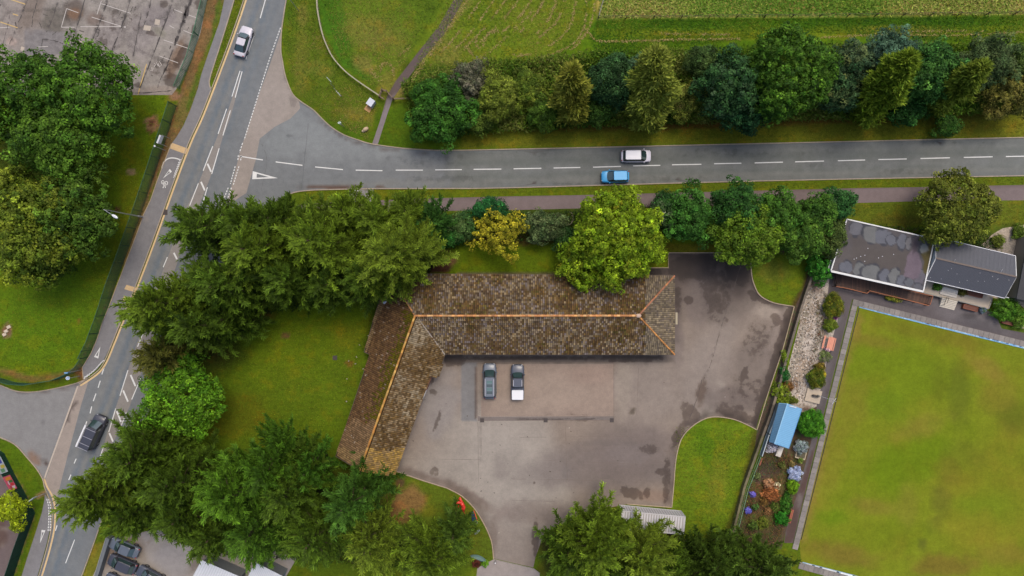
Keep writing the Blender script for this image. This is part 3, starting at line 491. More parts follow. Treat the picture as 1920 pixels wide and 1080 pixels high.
# bowling club ground
CLUBT = (96, 88, 88)
surface('club_path', [(1557, 500), (1740, 548), (1860, 585), (1868, 592), (1878, 616), (1910, 622), (2000, 640), (2000, 664), (1920, 641), (1598, 561.5), (1540, 795), (1487, 1018), (1470, 1018), (1473, 997), (1491, 938), (1513, 860), (1530, 790), (1531, 762), (1544, 707), (1557, 645), (1570, 604), (1575, 565), (1552, 552), (1552, 525)], Z1, CLUBT,
 [('p', [(1740, 560), (1860, 590), (1900, 625), (1780, 600)], 20, (112, 106, 106), .8), ('b', 1818, 592, 14, 6, 10, .8, (66, 60, 60), .8), ('p', [(1585, 590), (1600, 590), (1540, 800), (1530, 790)], 10, (84, 76, 74), .7),
  ('p', [(1525, 840), (1536, 840), (1487, 1018), (1468, 1018), (1490, 940)], 4, (84, 62, 54), .9), ('b', 1572, 590, 6, 26, 15, .8, (112, 108, 108), .6), ('b', 1500, 940, 8, 16, 0, .8, (120, 112, 108), .6), ('b', 1545, 720, 6, 40, 12, .8, (106, 100, 100), .6), ('b', 1680, 545, 50, 8, 14, .9, (84, 76, 76), .6), ('b', 1840, 610, 50, 10, 14, .8, (82, 78, 80), .6)], M_path, .4)
surface('gravel_bed', [(1518, 534), (1545, 505), (1557, 505), (1552, 552), (1575, 565), (1570, 604), (1557, 645), (1544, 707), (1531, 762), (1508, 775), (1472, 752), (1466, 735), (1480, 681), (1498, 611), (1507, 555)], Z1+.002, (188, 176, 162),
 [('b', 1530, 540, 12, 10, 0, .8, (110, 84, 64), .8), ('b', 1485, 720, 14, 12, 0, .7, (112, 78, 46), .9), ('b', 1502, 690, 12, 30, 10, .9, (150, 126, 100), .6), ('b', 1535, 627, 5, 5, 0, .4, (100, 60, 44), 1), ('b', 1490, 735, 10, 5, 10, .6, (190, 178, 164), .8), ('b', 1510, 768, 14, 6, 0, .8, (104, 76, 56), .9),
  ('l', [(1520, 545), (1500, 640), (1475, 730)], 8, 10, (128, 120, 96), .6), ('b', 1515, 600, 26, 50, 15, 1, None, .45), ('b', 1552, 600, 6, 40, 12, .8, (116, 96, 74), .7), ('b', 1538, 690, 10, 24, 10, .8, (110, 90, 66), .7)], M_gravel, .4)
surface('flower_bed', [(1445, 760), (1508, 775), (1531, 762), (1530, 790), (1513, 860), (1491, 938), (1473, 997), (1465, 1030), (1375, 1020), (1393, 940), (1416, 880), (1430, 840)], Z1, (84, 66, 44),
 [('b', 1440, 880, 26, 14, 0, .8, (74, 62, 52), .8), ('b', 1436, 915, 24, 26, 0, .8, (124, 84, 52), .8), ('b', 1425, 895, 20, 12, 0, .8, (92, 78, 76), .7), ('b', 1430, 975, 30, 16, 0, .8, (100, 96, 40), .7), ('b', 1470, 900, 8, 40, 15, .8, (122, 104, 60), .7), ('b', 1462, 860, 16, 14, 0, .8, (64, 50, 34), .8)], M_soil, .4)
surface('soil_strip', [(1524, 500), (1506, 553), (1489, 605), (1472, 666), (1461, 707), (1441, 775), (1420, 845), (1416, 835), (1420, 800), (1430, 772), (1450, 722), (1470, 655), (1490, 576), (1505, 545), (1520, 498)], Z1+.004, (80, 64, 50), [('l', [(1500, 560), (1470, 655), (1440, 745)], 4, 3, (112, 90, 76), .6)], M_soil, .4)
surface('bowling_green', [(1609.5, 573), (2000, 671), (2000, 1180), (1700, 1110), (1502, 1057), (1499, 1010)], Z1, (118, 129, 30),
 [('b', 1700, 870, 110, 40, -30, 1, (98, 124, 16), .7), ('b', 1690, 700, 130, 50, 10, 1, (104, 126, 22), .6), ('b', 1850, 690, 44, 18, 30, 1, (136, 118, 50), .5), ('b', 1640, 950, 40, 14, 10, 1, (132, 112, 50), .4), ('b', 1760, 720, 14, 40, 0, 1, (96, 104, 26), .5),
  ('b', 1765, 940, 18, 28, 0, 1, (96, 90, 36), .5), ('b', 1750, 985, 16, 16, 0, 1, (96, 92, 36), .4), ('b', 1660, 760, 50, 26, 20, 1, (96, 122, 22), .5), ('b', 1840, 950, 46, 30, 0, 1, (104, 126, 24), .5), ('b', 1690, 1000, 60, 26, 0, 1, (104, 124, 22), .5), ('b', 1800, 740, 20, 60, 0, 1, (88, 96, 30), .5), ('b', 1730, 1020, 8, 10, 0, 1, (86, 86, 36), .6), ('b', 1900, 780, 30, 30, 0, 1, (88, 92, 28), .6),
  ('l', [(1612, 590), (1550, 820), (1505, 1010)], 16, 12, (134, 116, 52), .7), ('b', 1580, 1040, 60, 20, 12, 1, (122, 96, 46), .6), ('b', 1770, 1060, 60, 20, 0, 1, (120, 92, 44), .6), ('b', 1760, 630, 110, 14, 12, 1, (112, 104, 34), .5), ('b', 1560, 870, 20, 80, 14, 1, (128, 122, 40), .5),
  ('b', 1640, 1000, 60, 30, 0, 1, (112, 124, 26), .5), ('b', 1870, 880, 60, 60, 0, 1, (112, 116, 28), .5), ('b', 1560, 970, 26, 14, 0, 1, (96, 126, 18), .7), ('b', 1780, 880, 20, 30, 0, 1, (110, 100, 34), .5), ('b', 1830, 1000, 60, 40, 0, 1, (132, 128, 36), .6), ('b', 1640, 640, 40, 12, 10, 1, (124, 104, 44), .45), ('b', 1730, 800, 50, 20, -20, 1, (126, 122, 44), .5), ('b', 1870, 740, 40, 30, 0, 1, (128, 116, 42), .5), ('b', 1600, 760, 26, 50, 14, 1, (126, 120, 40), .5), ('b', 1700, 950, 20, 40, 0, 1, (128, 118, 46), .4), ('b', 1880, 1040, 50, 20, 0, 1, (124, 108, 42), .5), ('b', 1810, 850, 40, 22, 20, 1, (104, 112, 30), .5)], M_green, .6)
surface('terrace_ground', [(1735, 530), (1870, 560), (1905, 565), (1935, 590), (2000, 600), (2000, 470), (1905, 478), (1890, 560)], Z1+.002, (178, 164, 146), [], M_path, .6)
surface('rubble_yard', [(1860, 440), (1880, 428), (1930, 420), (2000, 420), (2000, 480), (1905, 482), (1862, 470), (1840, 460)], Z1+.003, (176, 162, 144), [('b', 1872, 452, 10, 12, 0, .8, (120, 112, 60), .7), ('b', 1890, 460, 14, 16, 0, .7, (140, 132, 122), .8)], M_gravel, .5)

# ---------------------------------------------------------------- kerbs
M_kerb = surf_mat('kerb_stone', amps=((5, .2), (1, .15)), col=None, bump=.1, rough=.9)
def kerb(paths, name='kerb', w=.14, h=.11, col=(168, 154, 134)):
    mb = MB()
    for p, sp in paths:
        q = spline(p, 5) if sp else p
        mb.ribbon([P(*a) for a in q], w, -.05, h, col=A(*col))
    return struct(mb.build(name, M_kerb))
kerb([(off(KL, 2.5), 1), (off(KR, -1), 1), (off(KS, 1), 1), (KW, 1), (KB, 1), ([(255, 812), (225, 880), (174, 1025), (150, 1090)], 0), ([(397, 168), (393, 158), (396, 140), (415, 80), (438, 5), (444, -20)], 1)])
kerb([(CPL[10:], 0)], 'path_edging', .1, .12, (176, 156, 130))
kerb([([(1200, 520), (1200, 502), (1253, 502), (1253, 474), (1362, 474), (1385, 484), (1408, 494)], 0), ([(1408, 494), (1409, 515), (1414, 534), (1425, 554), (1450, 567.5), (1489, 574.5)], 1), ([(1489, 574.5), (1467.5, 655), (1440.5, 735), (1419, 806)], 0), ([(1419, 806), (1400, 796), (1375, 786), (1345, 781.5), (1322, 785), (1297, 800), (1277.5, 823), (1267.5, 860), (1263.5, 905), (1259.5, 951)], 1), ([(1259.5, 951), (1176, 945)], 0), ([(744, 884), (790, 900), (838, 915)], 0), ([(838, 915), (866, 930), (890, 954), (909, 985), (921.5, 1015), (925.5, 1048)], 1)], 'yard_kerb', .12, .1, (176, 158, 132))
kerb([([(893, 682), (896, 788), (1151, 788)], 0), ([(893, 681.5), (1151, 680)], 0), ([(1151, 680), (1151, 786)], 0)], 'bay_edging', .035, .012, (120, 100, 88))
kerb([([(925, 1048.5), (955, 1055.5), (1000, 1066), (1012, 1075)], 0)], 'threshold', .12, .03, (150, 140, 132))
M_pave = surf_mat('green_surround', amps=((6, .14), (1.5, .12), (.3, .08)), bump=.2, rough=.9)
M_blue = surf_mat('ditch_lining', amps=((5, .25), (.8, .25)), bump=.1, rough=.5)
def slabs(a, b, w, n, name, z1=.1, seed=1):
    a = P(*a); b = P(*b); d = (b-a)/n; y = Vector((-d.y, d.x, 0)).normalized(); r = rnd(seed); mb = MB()
    for i in range(n):
        p = a+d*i; q = a+d*(i+.96); o = y*w/2; g = r.uniform(.92, 1.08); c = A(138*g, 131*g, 125*g)
        mb.prism([tuple(p-o)[:2], tuple(q-o)[:2], tuple(q+o)[:2], tuple(p+o)[:2]], -.05, z1+r.uniform(0, .01), c)
    return struct(mb.build(name, M_pave))
slabs((1604.5, 563), (1490, 1030), .8, 46, 'green_surround')
slabs((1599, 566.5), (1990, 662), .85, 40, 'green_surround', seed=2, z1=.09)
slabs((1498, 1059.5), (1720, 1122), .95, 24, 'green_surround', seed=3, z1=.09)
mb = MB(); mb.ribbon([P(1611, 574.5), P(1700, 597), P(1800, 622), P(1920, 651.5), P(1990, 669)], .36, .012, .06, A(120, 176, 214))
r = rnd(4)
for i in range(60):
    t = i/60+r.uniform(0, .01); px = 1611+379*t; py = 574.5+94.5*t; L = r.uniform(3, 8)
    mb.ribbon([P(px, py+r.uniform(-.8, .8)), P(px+L, py+L*.249)], .12, .06, .066, A(190, 214, 226) if r.random() < .6 else A(80, 110, 150))
struct(mb.build('ditch_lining', M_blue))
mb = MB(); mb.ribbon([P(1504, 1055.5), P(1600, 1080), P(1700, 1106)], .34, .012, .06, A(150, 180, 200))
for t, L in ((8, 10), (24, 8), (38, 26), (72, 22), (100, 20)): mb.ribbon([P(1504+t, 1055.5+t*.255), P(1504+t+L, 1055.5+(t+L)*.255)], .2, .06, .066, A(225, 230, 232)); mb.ribbon([P(1504+t+L, 1055.5+(t+L)*.255), P(1504+t+L+5, 1055.5+(t+L+5)*.255)], .22, .06, .066, A(60, 70, 90))
struct(mb.build('ditch_lining', M_blue))
mb = MB(); mb.ribbon([P(1611, 577), P(1550, 822), P(1502, 1012)], .1, .006, .05, A(50, 52, 50)); struct(mb.build('ditch_edge', M_pave))

# ---------------------------------------------------------------- painted markings
M_white = surf_mat('road_paint', amps=((6, .12), (1.5, .08)), bump=.05, rough=.7)
WH = (222, 222, 218); YL = (214, 184, 136)
mk = MB()
def ln(a, b, w, col=WH, z=Z3, pts=None): mk.ribbon([P(*p) for p in (pts or [a, b])], w, z, col=A(*col))
for a, b_ in (((498, -2), (488, 34)), ((476, 67), (461, 111)), ((450, 133), (435, 181)), ((454, 134), (441, 183)), ((425, 204), (409, 251)), ((432, 207), (418, 254)), ((399, 274), (381, 320)), ((411, 278), (397, 326)), ((372, 344), (355, 387)), ((389, 351), (380, 381)),
              ((340, 420), (325, 456)), ((314, 482), (306, 501)), ((362, 400), (345, 440)), ((240, 694), (225, 742)), ((264, 709), (247, 749)), ((217, 766), (204, 810)), ((237, 773), (222, 812)), ((258, 650), (270, 620)), ((140, 1012), (123, 1056)), ((195, 835), (186, 862)), ((172, 905), (158, 950))):
    ln(a, b_, .13)
for a, b_ in (((389, 307), (396, 322)), ((377, 341), (384, 357)), ((245, 703), (254, 724)), ((231, 732), (240, 753)), ((219, 771), (227, 791)), ((326, 474), (332, 486)), ((350, 400), (358, 414)), ((205, 812), (212, 828))): ln(a, b_, .24)
for a, b_ in (((195, 690), (191, 702)), ((188, 714), (184, 727)), ((180, 738), (175, 752)), ((172, 762), (169, 775)), ((163, 790), (158, 803)), ((143, 860), (139, 869)), ((133, 890), (129, 900)), ((107, 985), (104, 995))): ln(a, b_, .14)
for a, b_ in (((450, 293), (493, 300)), ((517, 303.5), (567, 310)), ((591, 313), (643, 318)), ((667, 319), (717, 320)), ((742, 319), (793, 319)), ((816, 318.5), (866, 318)), ((888, 317.5), (940, 317)), ((963, 316.5), (1015, 315.5)), ((1038, 315), (1088, 314)), ((1112, 313.5), (1164, 312)), ((1187, 311), (1238, 310)), ((1260, 309), (1315, 308)), ((1339, 307), (1390, 306)), ((1415, 305.5), (1468, 304)), ((1491, 303.5), (1545, 302)), ((1571, 301.3), (1622, 300)), ((1647, 299.2), (1700, 298)), ((1726, 297.2), (1781, 295.8)), ((1807, 295.2), (1861, 294)), ((1886, 293.5), (1940, 292.5))): ln(a, b_, .14)
# give way triangle on the side road
def tri(a, b_, c, w=.16, z=Z3):
    pa, pb, pc = P(*a), P(*b_), P(*c); g = (pa+pb+pc)/3
    o = [g+(p-g) for p in (pa, pb, pc)]; f = .5
    inn = [g+(p-g)*f for p in (pa, pb, pc)]
    for k in range(3): mk.add([(o[k].x, o[k].y, z), (o[(k+1) % 3].x, o[(k+1) % 3].y, z), (inn[(k+1) % 3].x, inn[(k+1) % 3].y, z), (inn[k].x, inn[k].y, z)], [(0, 1, 2, 3)], A(*WH))
tri((474, 321), (521, 334), (473, 336))
ZF = .104
tri((319, 317), (323, 322), (306, 335), z=ZF); tri((189, 650), (185, 672), (177, 669), z=ZF); tri((79, 993), (86, 994), (76, 1018), z=ZF)
# broken edge line of the junction
p0, p1 = Vector((526, 52)), Vector((437, 350)); n = 48
dl = spline([(526, 52), (505, 112), (480, 192), (458, 262), (437, 345), (425, 378)], 12); acc = 0; cum = [0]
for q in range(1, len(dl)): cum.append(cum[-1]+math.dist(dl[q], dl[q-1]))
def at(dl, cum, s):
    s = max(0, min(s, cum[-1]-1e-6)); k = max(i for i in range(len(cum)) if cum[i] <= s); k = min(k, len(dl)-2); t = (s-cum[k])/(cum[k+1]-cum[k]); return (dl[k][0]+(dl[k+1][0]-dl[k][0])*t, dl[k][1]+(dl[k+1][1]-dl[k][1])*t)
def dashes(path, on, offl, w, col=WH, z=Z3, sub=8):
    d = spline(path, sub); c = [0]
    for q in range(1, len(d)): c.append(c[-1]+math.dist(d[q], d[q-1]))
    s = 0
    while s < c[-1]: ln(at(d, c, s), at(d, c, min(s+on, c[-1])), w, col, z); s += on+offl
dashes([(526, 52), (505, 112), (480, 192), (458, 262)], 3.6, 2.2, .13)
dashes([(455, 268), (449, 286)], 4, 2.2, .13)
for x0, y0, x1, y1 in ((441, 312, 432, 345), (448, 312, 437, 348), (428, 352, 415, 385), (434, 352, 421, 388), (447, 291, 446, 301), (453, 292, 451, 302)): dashes([(x0, y0), (x1, y1)], 3.4, 2, .14)
ln((449, 293), (452, 293), .2)
# edge line and cream yellow line by the west kerb
kl = spline(KL, 5)
ln(0, 0, .26, YL, Z3, off(kl, -1.2))
ln(0, 0, .24, YL, Z3, spline([(83, 897), (88, 912), (97, 928), (102, 945), (103.5, 962), (102, 990), (97, 1016), (89, 1046), (76, 1088)], 5))
ln(0, 0, .22, (190, 176, 160), Z3, [(146, 724), (113, 815), (83, 898)])
ln(0, 0, .2, (186, 180, 170), ZF-.002, spline([(439, 64), (397, 165), (353, 270), (322, 352), (287, 450), (256, 532), (232, 590), (212, 640), (196, 678)], 3)) if 0 else None
for k in range(2):     # double broken lines at the ends of the cycle path
    o_ = 2.6*k
    dashes([(338+o_, 300-k), (326+o_, 333-k)], 2.6, 1.6, .15, z=ZF)
    dashes([(158+o_*.4, 710-o_), (175+o_*.5, 697-o_*.8), (190+o_*.8, 680-o_*.5), (196+o_, 675-o_*.2)], 3.4, 1.8, .14, z=ZF)
    dashes([(88.5+o_*1.4, 935), (92+o_*1.4, 950), (92.5+o_*1.4, 975), (91+o_*1.4, 996)], 3.4, 1.8, .14, z=ZF)
ln(0, 0, .16, WH, ZF, spline([(304, 316), (309, 303), (318, 297), (330, 297), (341, 301)], 5))
# bicycle symbol
for cx, cy in ((306, 342), (312.5, 343.5)): ln(0, 0, .09, WH, ZF, [(cx+2.6*math.cos(t*.63), cy+3.4*math.sin(t*.63)) for t in range(11)])
for a, b_ in (((306, 342), (308, 348)), ((312, 343.5), (310, 349)), ((308, 348), (310, 349)), ((308, 348), (306.5, 352)), ((310, 349), (311, 352.5)), ((305.5, 352), (308, 352)), ((307, 345), (312, 346))): ln(a, b_, .12, WH, ZF)
# buff crossing band
mk.add([P(*p, ZF) for p in ((323, 268), (353, 279), (348, 289), (318, 278))], [(0, 3, 2, 1)], A(206, 176, 130))
mk.add([P(*p, ZF) for p in ((237, 534), (258, 540), (254, 548), (233, 542))], [(0, 3, 2, 1)], A(206, 176, 130)); mk.add([P(*p, ZF) for p in ((233, 555), (250, 560), (247, 568), (229, 562))], [(0, 3, 2, 1)], A(206, 176, 130))
# footway crossing outline on the side road's south kerb
ln((655, 357), (675, 357), .12, WH, Z3); ln((674, 357), (674, 364), .12, WH, Z3)
# old car park lines
for a, b_ in (((190, 7), (245, 25)), ((327, 18), (342, 24)), ((353, 28), (373, 35)), ((125, 16), (147, 24)), ((125, 16), (115, 51)), ((115, 51), (140, 51)), ((151, 50), (236, 50)), ((172, 32), (236, 52)), ((307, 75), (325, 81)), ((330, 83), (357, 92)), ((299, 105), (334, 118)), ((190, 2), (182, 27)), ((318, 48), (327, 53)), ((344, 57), (366, 66)), ((72, 88), (90, 87)), ((0, 52), (18, 51))): ln(a, b_, .09, (196, 190, 184), Z2)
for a, b_ in (((20, -1), (48, 8)), ((0, 41), (33, 52)), ((24, 26), (34, 29)), ((275, 120), (262, 165)), ((262, 165), (259, 177)), ((250, 122), (256, 126))): ln(a, b_, .13, (206, 174, 106), Z2)
# faded painted characters, as they stand: S 7 U
for pts in ([(288, 128), (284, 127), (283, 130), (287, 130), (286, 133), (282, 132)], [(289, 119), (293, 120), (289, 125)], [(293, 117), (297, 124)], [(296, 118), (299, 125), (303, 122), (299, 115)]): ln(0, 0, .07, (206, 200, 194), Z2, pts)
# tar seams and cracks, as narrow ribbons of uneven width
struct_cracks = MB(); rc = rnd(61)
def crack(pts, w=.12, col=(66, 60, 58), z=Z2, jit=.8):
    d = spline(pts, 7)
    q = [P(x+rc.uniform(-jit, jit), y+rc.uniform(-jit, jit)*.6) for x, y in d]
    for a, b_ in zip(q[:-1], q[1:]):
        if rc.random() < .12: continue
        struct_cracks.ribbon([a, b_], w*rc.uniform(.35, 1.5), z, col=A(*col))
for pts, w in (([(205, -8), (190, 35), (172, 78)], .16), ([(246, -8), (230, 45), (210, 95)], .16), ([(265, 25), (258, 60), (250, 105)], .1), ([(328, -8), (300, 70), (262, 165)], .13), ([(362, -8), (352, 18), (345, 42)], .5), ([(350, 12), (340, 50), (328, 85)], .28), ([(330, 72), (322, 100), (306, 140)], .12), ([(54, -8), (38, 35), (18, 82)], .07), ([(112, -8), (100, 30), (88, 60)], .07), ([(160, -8), (148, 40), (128, 95)], .12), ([(284, -8), (278, 25), (266, 55)], .1), ([(186, 52), (184, 66), (178, 74)], .1), ([(178, 74), (190, 80), (196, 84)], .1), ([(80, 73), (100, 76), (118, 82)], .09), ([(80, 73), (78, 90)], .09), ([(316, 120), (300, 150), (296, 165)], .08), ([(250, 175), (285, 173), (322, 170)], .12), ([(20, 20), (12, 60), (2, 90)], .06), ([(70, 0), (62, 30), (60, 50)], .1), ([(300, 100), (292, 125)], .1), ([(240, 20), (228, 60)], .05)):
    crack(pts, w)
for k in range(46): x, y = rc.uniform(0, 370), rc.uniform(0, 165); L_ = rc.uniform(3, 14); a_ = rc.choice((1.95, 1.95, .35, rc.uniform(0, 3))); crack([(x, y), (x+L_*math.cos(a_), y+L_*math.sin(a_))], rc.uniform(.04, .18), (78, 70, 66))
for pts, w in (([(1374, 540), (1362, 582), (1350, 622), (1338, 665), (1330, 690)], .06), ([(1316, 712), (1306, 750), (1286, 800)], .07), ([(1388, 500), (1376, 540)], .05)): crack(pts, w, (84, 72, 66), jit=.5)
for pts in ([(960, 898), (1080, 900), (1200, 904)], [(960, 938), (1040, 940)], [(975, 820), (1180, 818)], [(902, 792), (902, 860)], [(1197, 690), (1194, 778)], [(1000, 862), (1240, 872)], [(896, 792), (897, 905)], [(1060, 800), (1064, 900)], [(740, 860), (900, 862)]): crack(pts, .035, (112, 98, 88), jit=.4)
crack([(578, 232), (572, 290), (565, 357)], .05, (92, 94, 94), jit=.5); crack([(487, 262), (500, 300), (490, 355)], .05, (100, 98, 96), jit=.5)
for k in range(60): x, y = rc.uniform(760, 1440), rc.uniform(690, 1000); struct_cracks.ribbon([P(x, y), P(x+rc.uniform(1, 3), y+rc.uniform(-1.5, 1.5))], rc.uniform(.05, .16), Z2, col=A(*(rc.choice(((84, 72, 64), (92, 80, 72), (168, 158, 146)))))) if poly_sd(np.array([x]), np.array([y]), YARD)[0] < -4 and not (896 < x < 1156 and y < 792) else None
struct(struct_cracks.build('surface_cracks', M_white))
# pale slabs let into the car park
for x, y, w, h in ((296, 41, 9, 13), (277, 52, 13, 12), (152, 79, 6, 8), (43, 91, 6, 10)): mk.add([P(x-w/2, y-h/2+1, Z2), P(x+w/2, y-h/2+3, Z2), P(x+w/2-2, y+h/2, Z2), P(x-w/2-2, y+h/2-2, Z2)], [(0, 3, 2, 1)], A(184, 172, 156))
struct(mk.build('road_markings', M_white))

# drain covers and small marks on the ground
M_iron = plain('cast_iron', A(78, 66, 62), .6)
for x, y, s, nm, lb in ((1023, 788, .3, 'drain_cover', 'round drain cover at the foot of the parking bay, middle of its lower edge'), (1147, 788, .3, 'drain_cover', 'drain cover at the bottom right corner of the parking bay'), (904, 788, .3, 'drain_cover', 'drain cover at the bottom left corner of the parking bay'), (309, 398, .4, 'drain_cover', 'rusty drain cover beside the cream kerb line below the street lamp'), (628, 671, .32, 'drain_cover', 'dark square cover in the west lawn')):
    mb = MB(); c = P(x, y)
    mb.prism([(c.x-s, c.y-s), (c.x+s, c.y-s), (c.x+s, c.y+s), (c.x-s, c.y+s)], .0, .03, A(80, 70, 66))
    for k in range(5): mb.box((c.x, c.y-s*.8+k*s*.4, .035), (s*1.7, s*.12, .012), col=A(46, 40, 38))
    tag(mb.build(nm, attr_mat('cover_iron', .6)), lb, 'drain cover')
# ================================================================ BUILDINGS
M_tile = attr_mat('roof_tiles', rough=.9, var=.12, sc=6, spec=.1)
M_attr = attr_mat('painted_parts', rough=.6, var=.06, sc=3)
M_brick = plain('brick_wall', A(150, 104, 80), .9, sc=6, var=.15)
M_trim = plain('white_trim', A(225, 225, 222), .5, var=.04)
M_glass = plain('window_glass', A(50, 60, 66), .08, spec=.8, var=.02)
def plane_from(a, b, c):
    n = (b-a).cross(c-a).normalized(); return (n if n.z > 0 else -n), a
def on_plane(px, py, pl):
    n, a = pl; c = Vector((0, 0, H)); d = P(px, py, 0)-c; t = n.dot(a-c)/n.dot(d); return c+d*t
def tiles(mb, poly, uv, pl, colf, tw=.27, th=.32, seed=1, lift=.03):
    """rows of interlocking tiles over a slope; uv = unit direction along the eave"""
    n, a = pl; u = (uv-n*uv.dot(n)).normalized(); v = n.cross(u).normalized()
    if v.z < 0: v = -v
    o = poly[0]; p2 = [((p-o).dot(u), (p-o).dot(v)) for p in poly]
    us = [p[0] for p in p2]; vs_ = [p[1] for p in p2]; r = rnd(seed)
    nu = int((max(us)-min(us))/tw)+1; nv = int((max(vs_)-min(vs_))/th)+1
    GU, GV = np.meshgrid(min(us)+(np.arange(nu)+.5)*tw, min(vs_)+(np.arange(nv)+.5)*th)
    sd_ = poly_sd(GU.ravel(), GV.ravel(), p2)
    for gu, gv, s in zip(GU.ravel(), GV.ravel(), sd_):
        if s > -.04: continue
        c = o+u*gu+v*gv; col = colf(c, r); hu = tw*.47; hv = th*.5
        x0 = gu-hu; x1 = gu+hu
        def pt(uu, vv, h): return o+u*uu+v*vv+n*h
        j = r.uniform(0, .012); xm = x0+tw*.62
        cd = tuple(k*.62 for k in col)  # shadow line between tile columns put into the colour, with gathered dirt
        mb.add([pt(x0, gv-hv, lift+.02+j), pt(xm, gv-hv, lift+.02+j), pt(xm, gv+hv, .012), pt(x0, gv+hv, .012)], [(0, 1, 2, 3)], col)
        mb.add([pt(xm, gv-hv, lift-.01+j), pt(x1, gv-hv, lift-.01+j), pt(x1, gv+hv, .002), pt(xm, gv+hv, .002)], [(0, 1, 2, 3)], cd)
        mb.add([pt(x0, gv-hv, 0), pt(x1, gv-hv, 0), pt(x1, gv-hv, lift+j), pt(x0, gv-hv, lift+.02+j)], [(0, 1, 2, 3)], cd)

E, R = 2.8, 5.5
ev = lambda x, y: P(x, y, E); rg = lambda x, y: P(x, y, R)
NW, NE, SE, VB = ev(729, 513), ev(1265, 517), ev(1265, 665), ev(834, 664.5)
J, RE = rg(778, 592), rg(1197, 592)
SWc, SEc = ev(629.5, 855.5), ev(738.5, 890)
GT = (SWc+SEc)/2+Vector((-.15, 0, R-E))
pN = plane_from(NW, NE, RE); pS = plane_from(SE, VB, RE); pE = plane_from(NE, SE, RE)
pW = plane_from(SWc, J, GT); pI = plane_from(SEc, GT, J)
W1, W2, W3 = on_plane(712, 560, pW), on_plane(683, 660, pW), on_plane(693.5, 665, pW)
I1, I2, I3 = on_plane(832, 664.5, pI), on_plane(819.5, 706.5, pI), on_plane(803.5, 703, pI)
NWw = on_plane(727, 514, pW)
bld = thing('community_hall', 'brick hall with an L-shaped mossy brown tiled roof and orange ridge tiles', 'building', P(985, 640))
O = bld.location
def loc(p): return Vector(p)-O
slopes = [([NW, NE, RE, J], pN, NE-NW), ([NE, SE, RE], pE, SE-NE), ([SE, VB, J, RE], pS, SE-VB), ([NWw, J, GT, SWc, W3, W2, W1], pW, GT-J), ([VB, J, GT, SEc, I3, I2, I1], pI, GT-J)]
roofc = [(144, 128, 104), (124, 108, 90), (158, 138, 104), (130, 118, 114), (102, 84, 64), (114, 94, 60), (140, 116, 80)]
def cf_long(c, r):
    px = c.x*PPM*H/(H-c.z)+960; py = 540-c.y*PPM*H/(H-c.z)
    v = float(vnoise(np.array([px]), np.array([py]), 1/26, 3)[0]+.6*vnoise(np.array([px]), np.array([py]), 1/9, 4)[0])
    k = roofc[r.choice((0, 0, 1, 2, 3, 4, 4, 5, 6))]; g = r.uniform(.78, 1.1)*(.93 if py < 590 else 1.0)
    north = py < 590; moss = v+(.18 if north and (px < 900 or py < 530) else 0)-(.1 if px > 1210 else 0)+(.35 if abs(px-1185) < 26 and abs(py-600) < 50 else 0)+(.15 if 1040 < px < 1180 and north else 0)
    if moss > .34 and r.random() < .8: k = r.choice(((100, 78, 46), (112, 88, 50), (90, 70, 46), (100, 88, 46))); g = r.uniform(.75, 1.15)
    elif moss > .0 and r.random() < .45: k = r.choice(((110, 88, 60), (116, 94, 56), (100, 80, 60)))
    if px > 1210: k = r.choice(((146, 132, 108), (134, 120, 98), (126, 114, 100)))
    return A(*[min(255, q*g) for q in k])
def cf_w(c, r):
    px = c.x*PPM*H/(H-c.z)+960; py = 540-c.y*PPM*H/(H-c.z)
    v = float(vnoise(np.array([px]), np.array([py]), 1/18, 7)[0]); k = r.choice(((106, 80, 54), (114, 86, 56), (94, 72, 50), (118, 92, 60), (106, 80, 50)))
    if r.random() < .03: k = (140, 122, 102)
    ridge_d = (px-(778-(py-592)*.356)); 
    if py < 800+v*60 and r.random() < 1.15+(ridge_d-v*16)/24: k = r.choice(((96, 88, 20), (86, 80, 22)))
    if py > 790+v*40: k = r.choice(((138, 112, 82), (128, 104, 74), (120, 96, 68)))
    if py > 842+v*20 or ridge_d < -66+v*10: k = r.choice(((146, 122, 84), (136, 112, 78)))
    g = r.uniform(.84, 1.12); return A(*[q*g for q in k])
def cf_i(c, r):
    px = c.x*PPM*H/(H-c.z)+960; py = 540-c.y*PPM*H/(H-c.z)
    v = float(vnoise(np.array([px]), np.array([py]), 1/20, 8)[0]+.5*vnoise(np.array([px]), np.array([py]), 1/8, 2)[0]); rd = px-(778-(py-592)*.356)
    k = r.choice(((138, 118, 88), (146, 126, 96), (116, 94, 62), (106, 84, 56), (128, 106, 74)))
    if v > .05 and r.random() < .62: k = r.choice(((110, 86, 50), (102, 80, 48), (118, 94, 56), (94, 74, 48)))
    if v < -.38 or (py < 650 and rd < 40): k = r.choice(((158, 142, 116), (146, 130, 104), (120, 100, 70)))
    if py > 838+v*24: k = r.choice(((176, 142, 76), (164, 134, 80), (168, 136, 72), (150, 124, 82)))
    if rd > 100-abs(py-700)*.1 and r.random() < .6: k = (176, 160, 132)
    g = r.uniform(.82, 1.12); return A(*[min(255, q*g) for q in k])
tm = MB()
for q, (poly, pl, uv) in enumerate(slopes):
    tm.add([loc(p) for p in poly], [tuple(range(len(poly)))], A(60, 46, 30)); tm.add([loc(p)-Vector((0, 0, .14)) for p in poly], [tuple(range(len(poly)))[::-1]], A(60, 46, 30))
t2 = MB()
for q, (poly, pl, uv) in enumerate(slopes):
    cfn = (cf_long, cf_long, cf_long, cf_w, cf_i)[q]
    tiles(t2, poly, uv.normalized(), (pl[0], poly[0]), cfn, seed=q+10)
b0 = len(tm.v); tm.v += [tuple(Vector(v)-O) for v in t2.v]; tm.f += [[i+b0 for i in f] for f in t2.f]; tm.c += t2.c; tm.m += t2.m
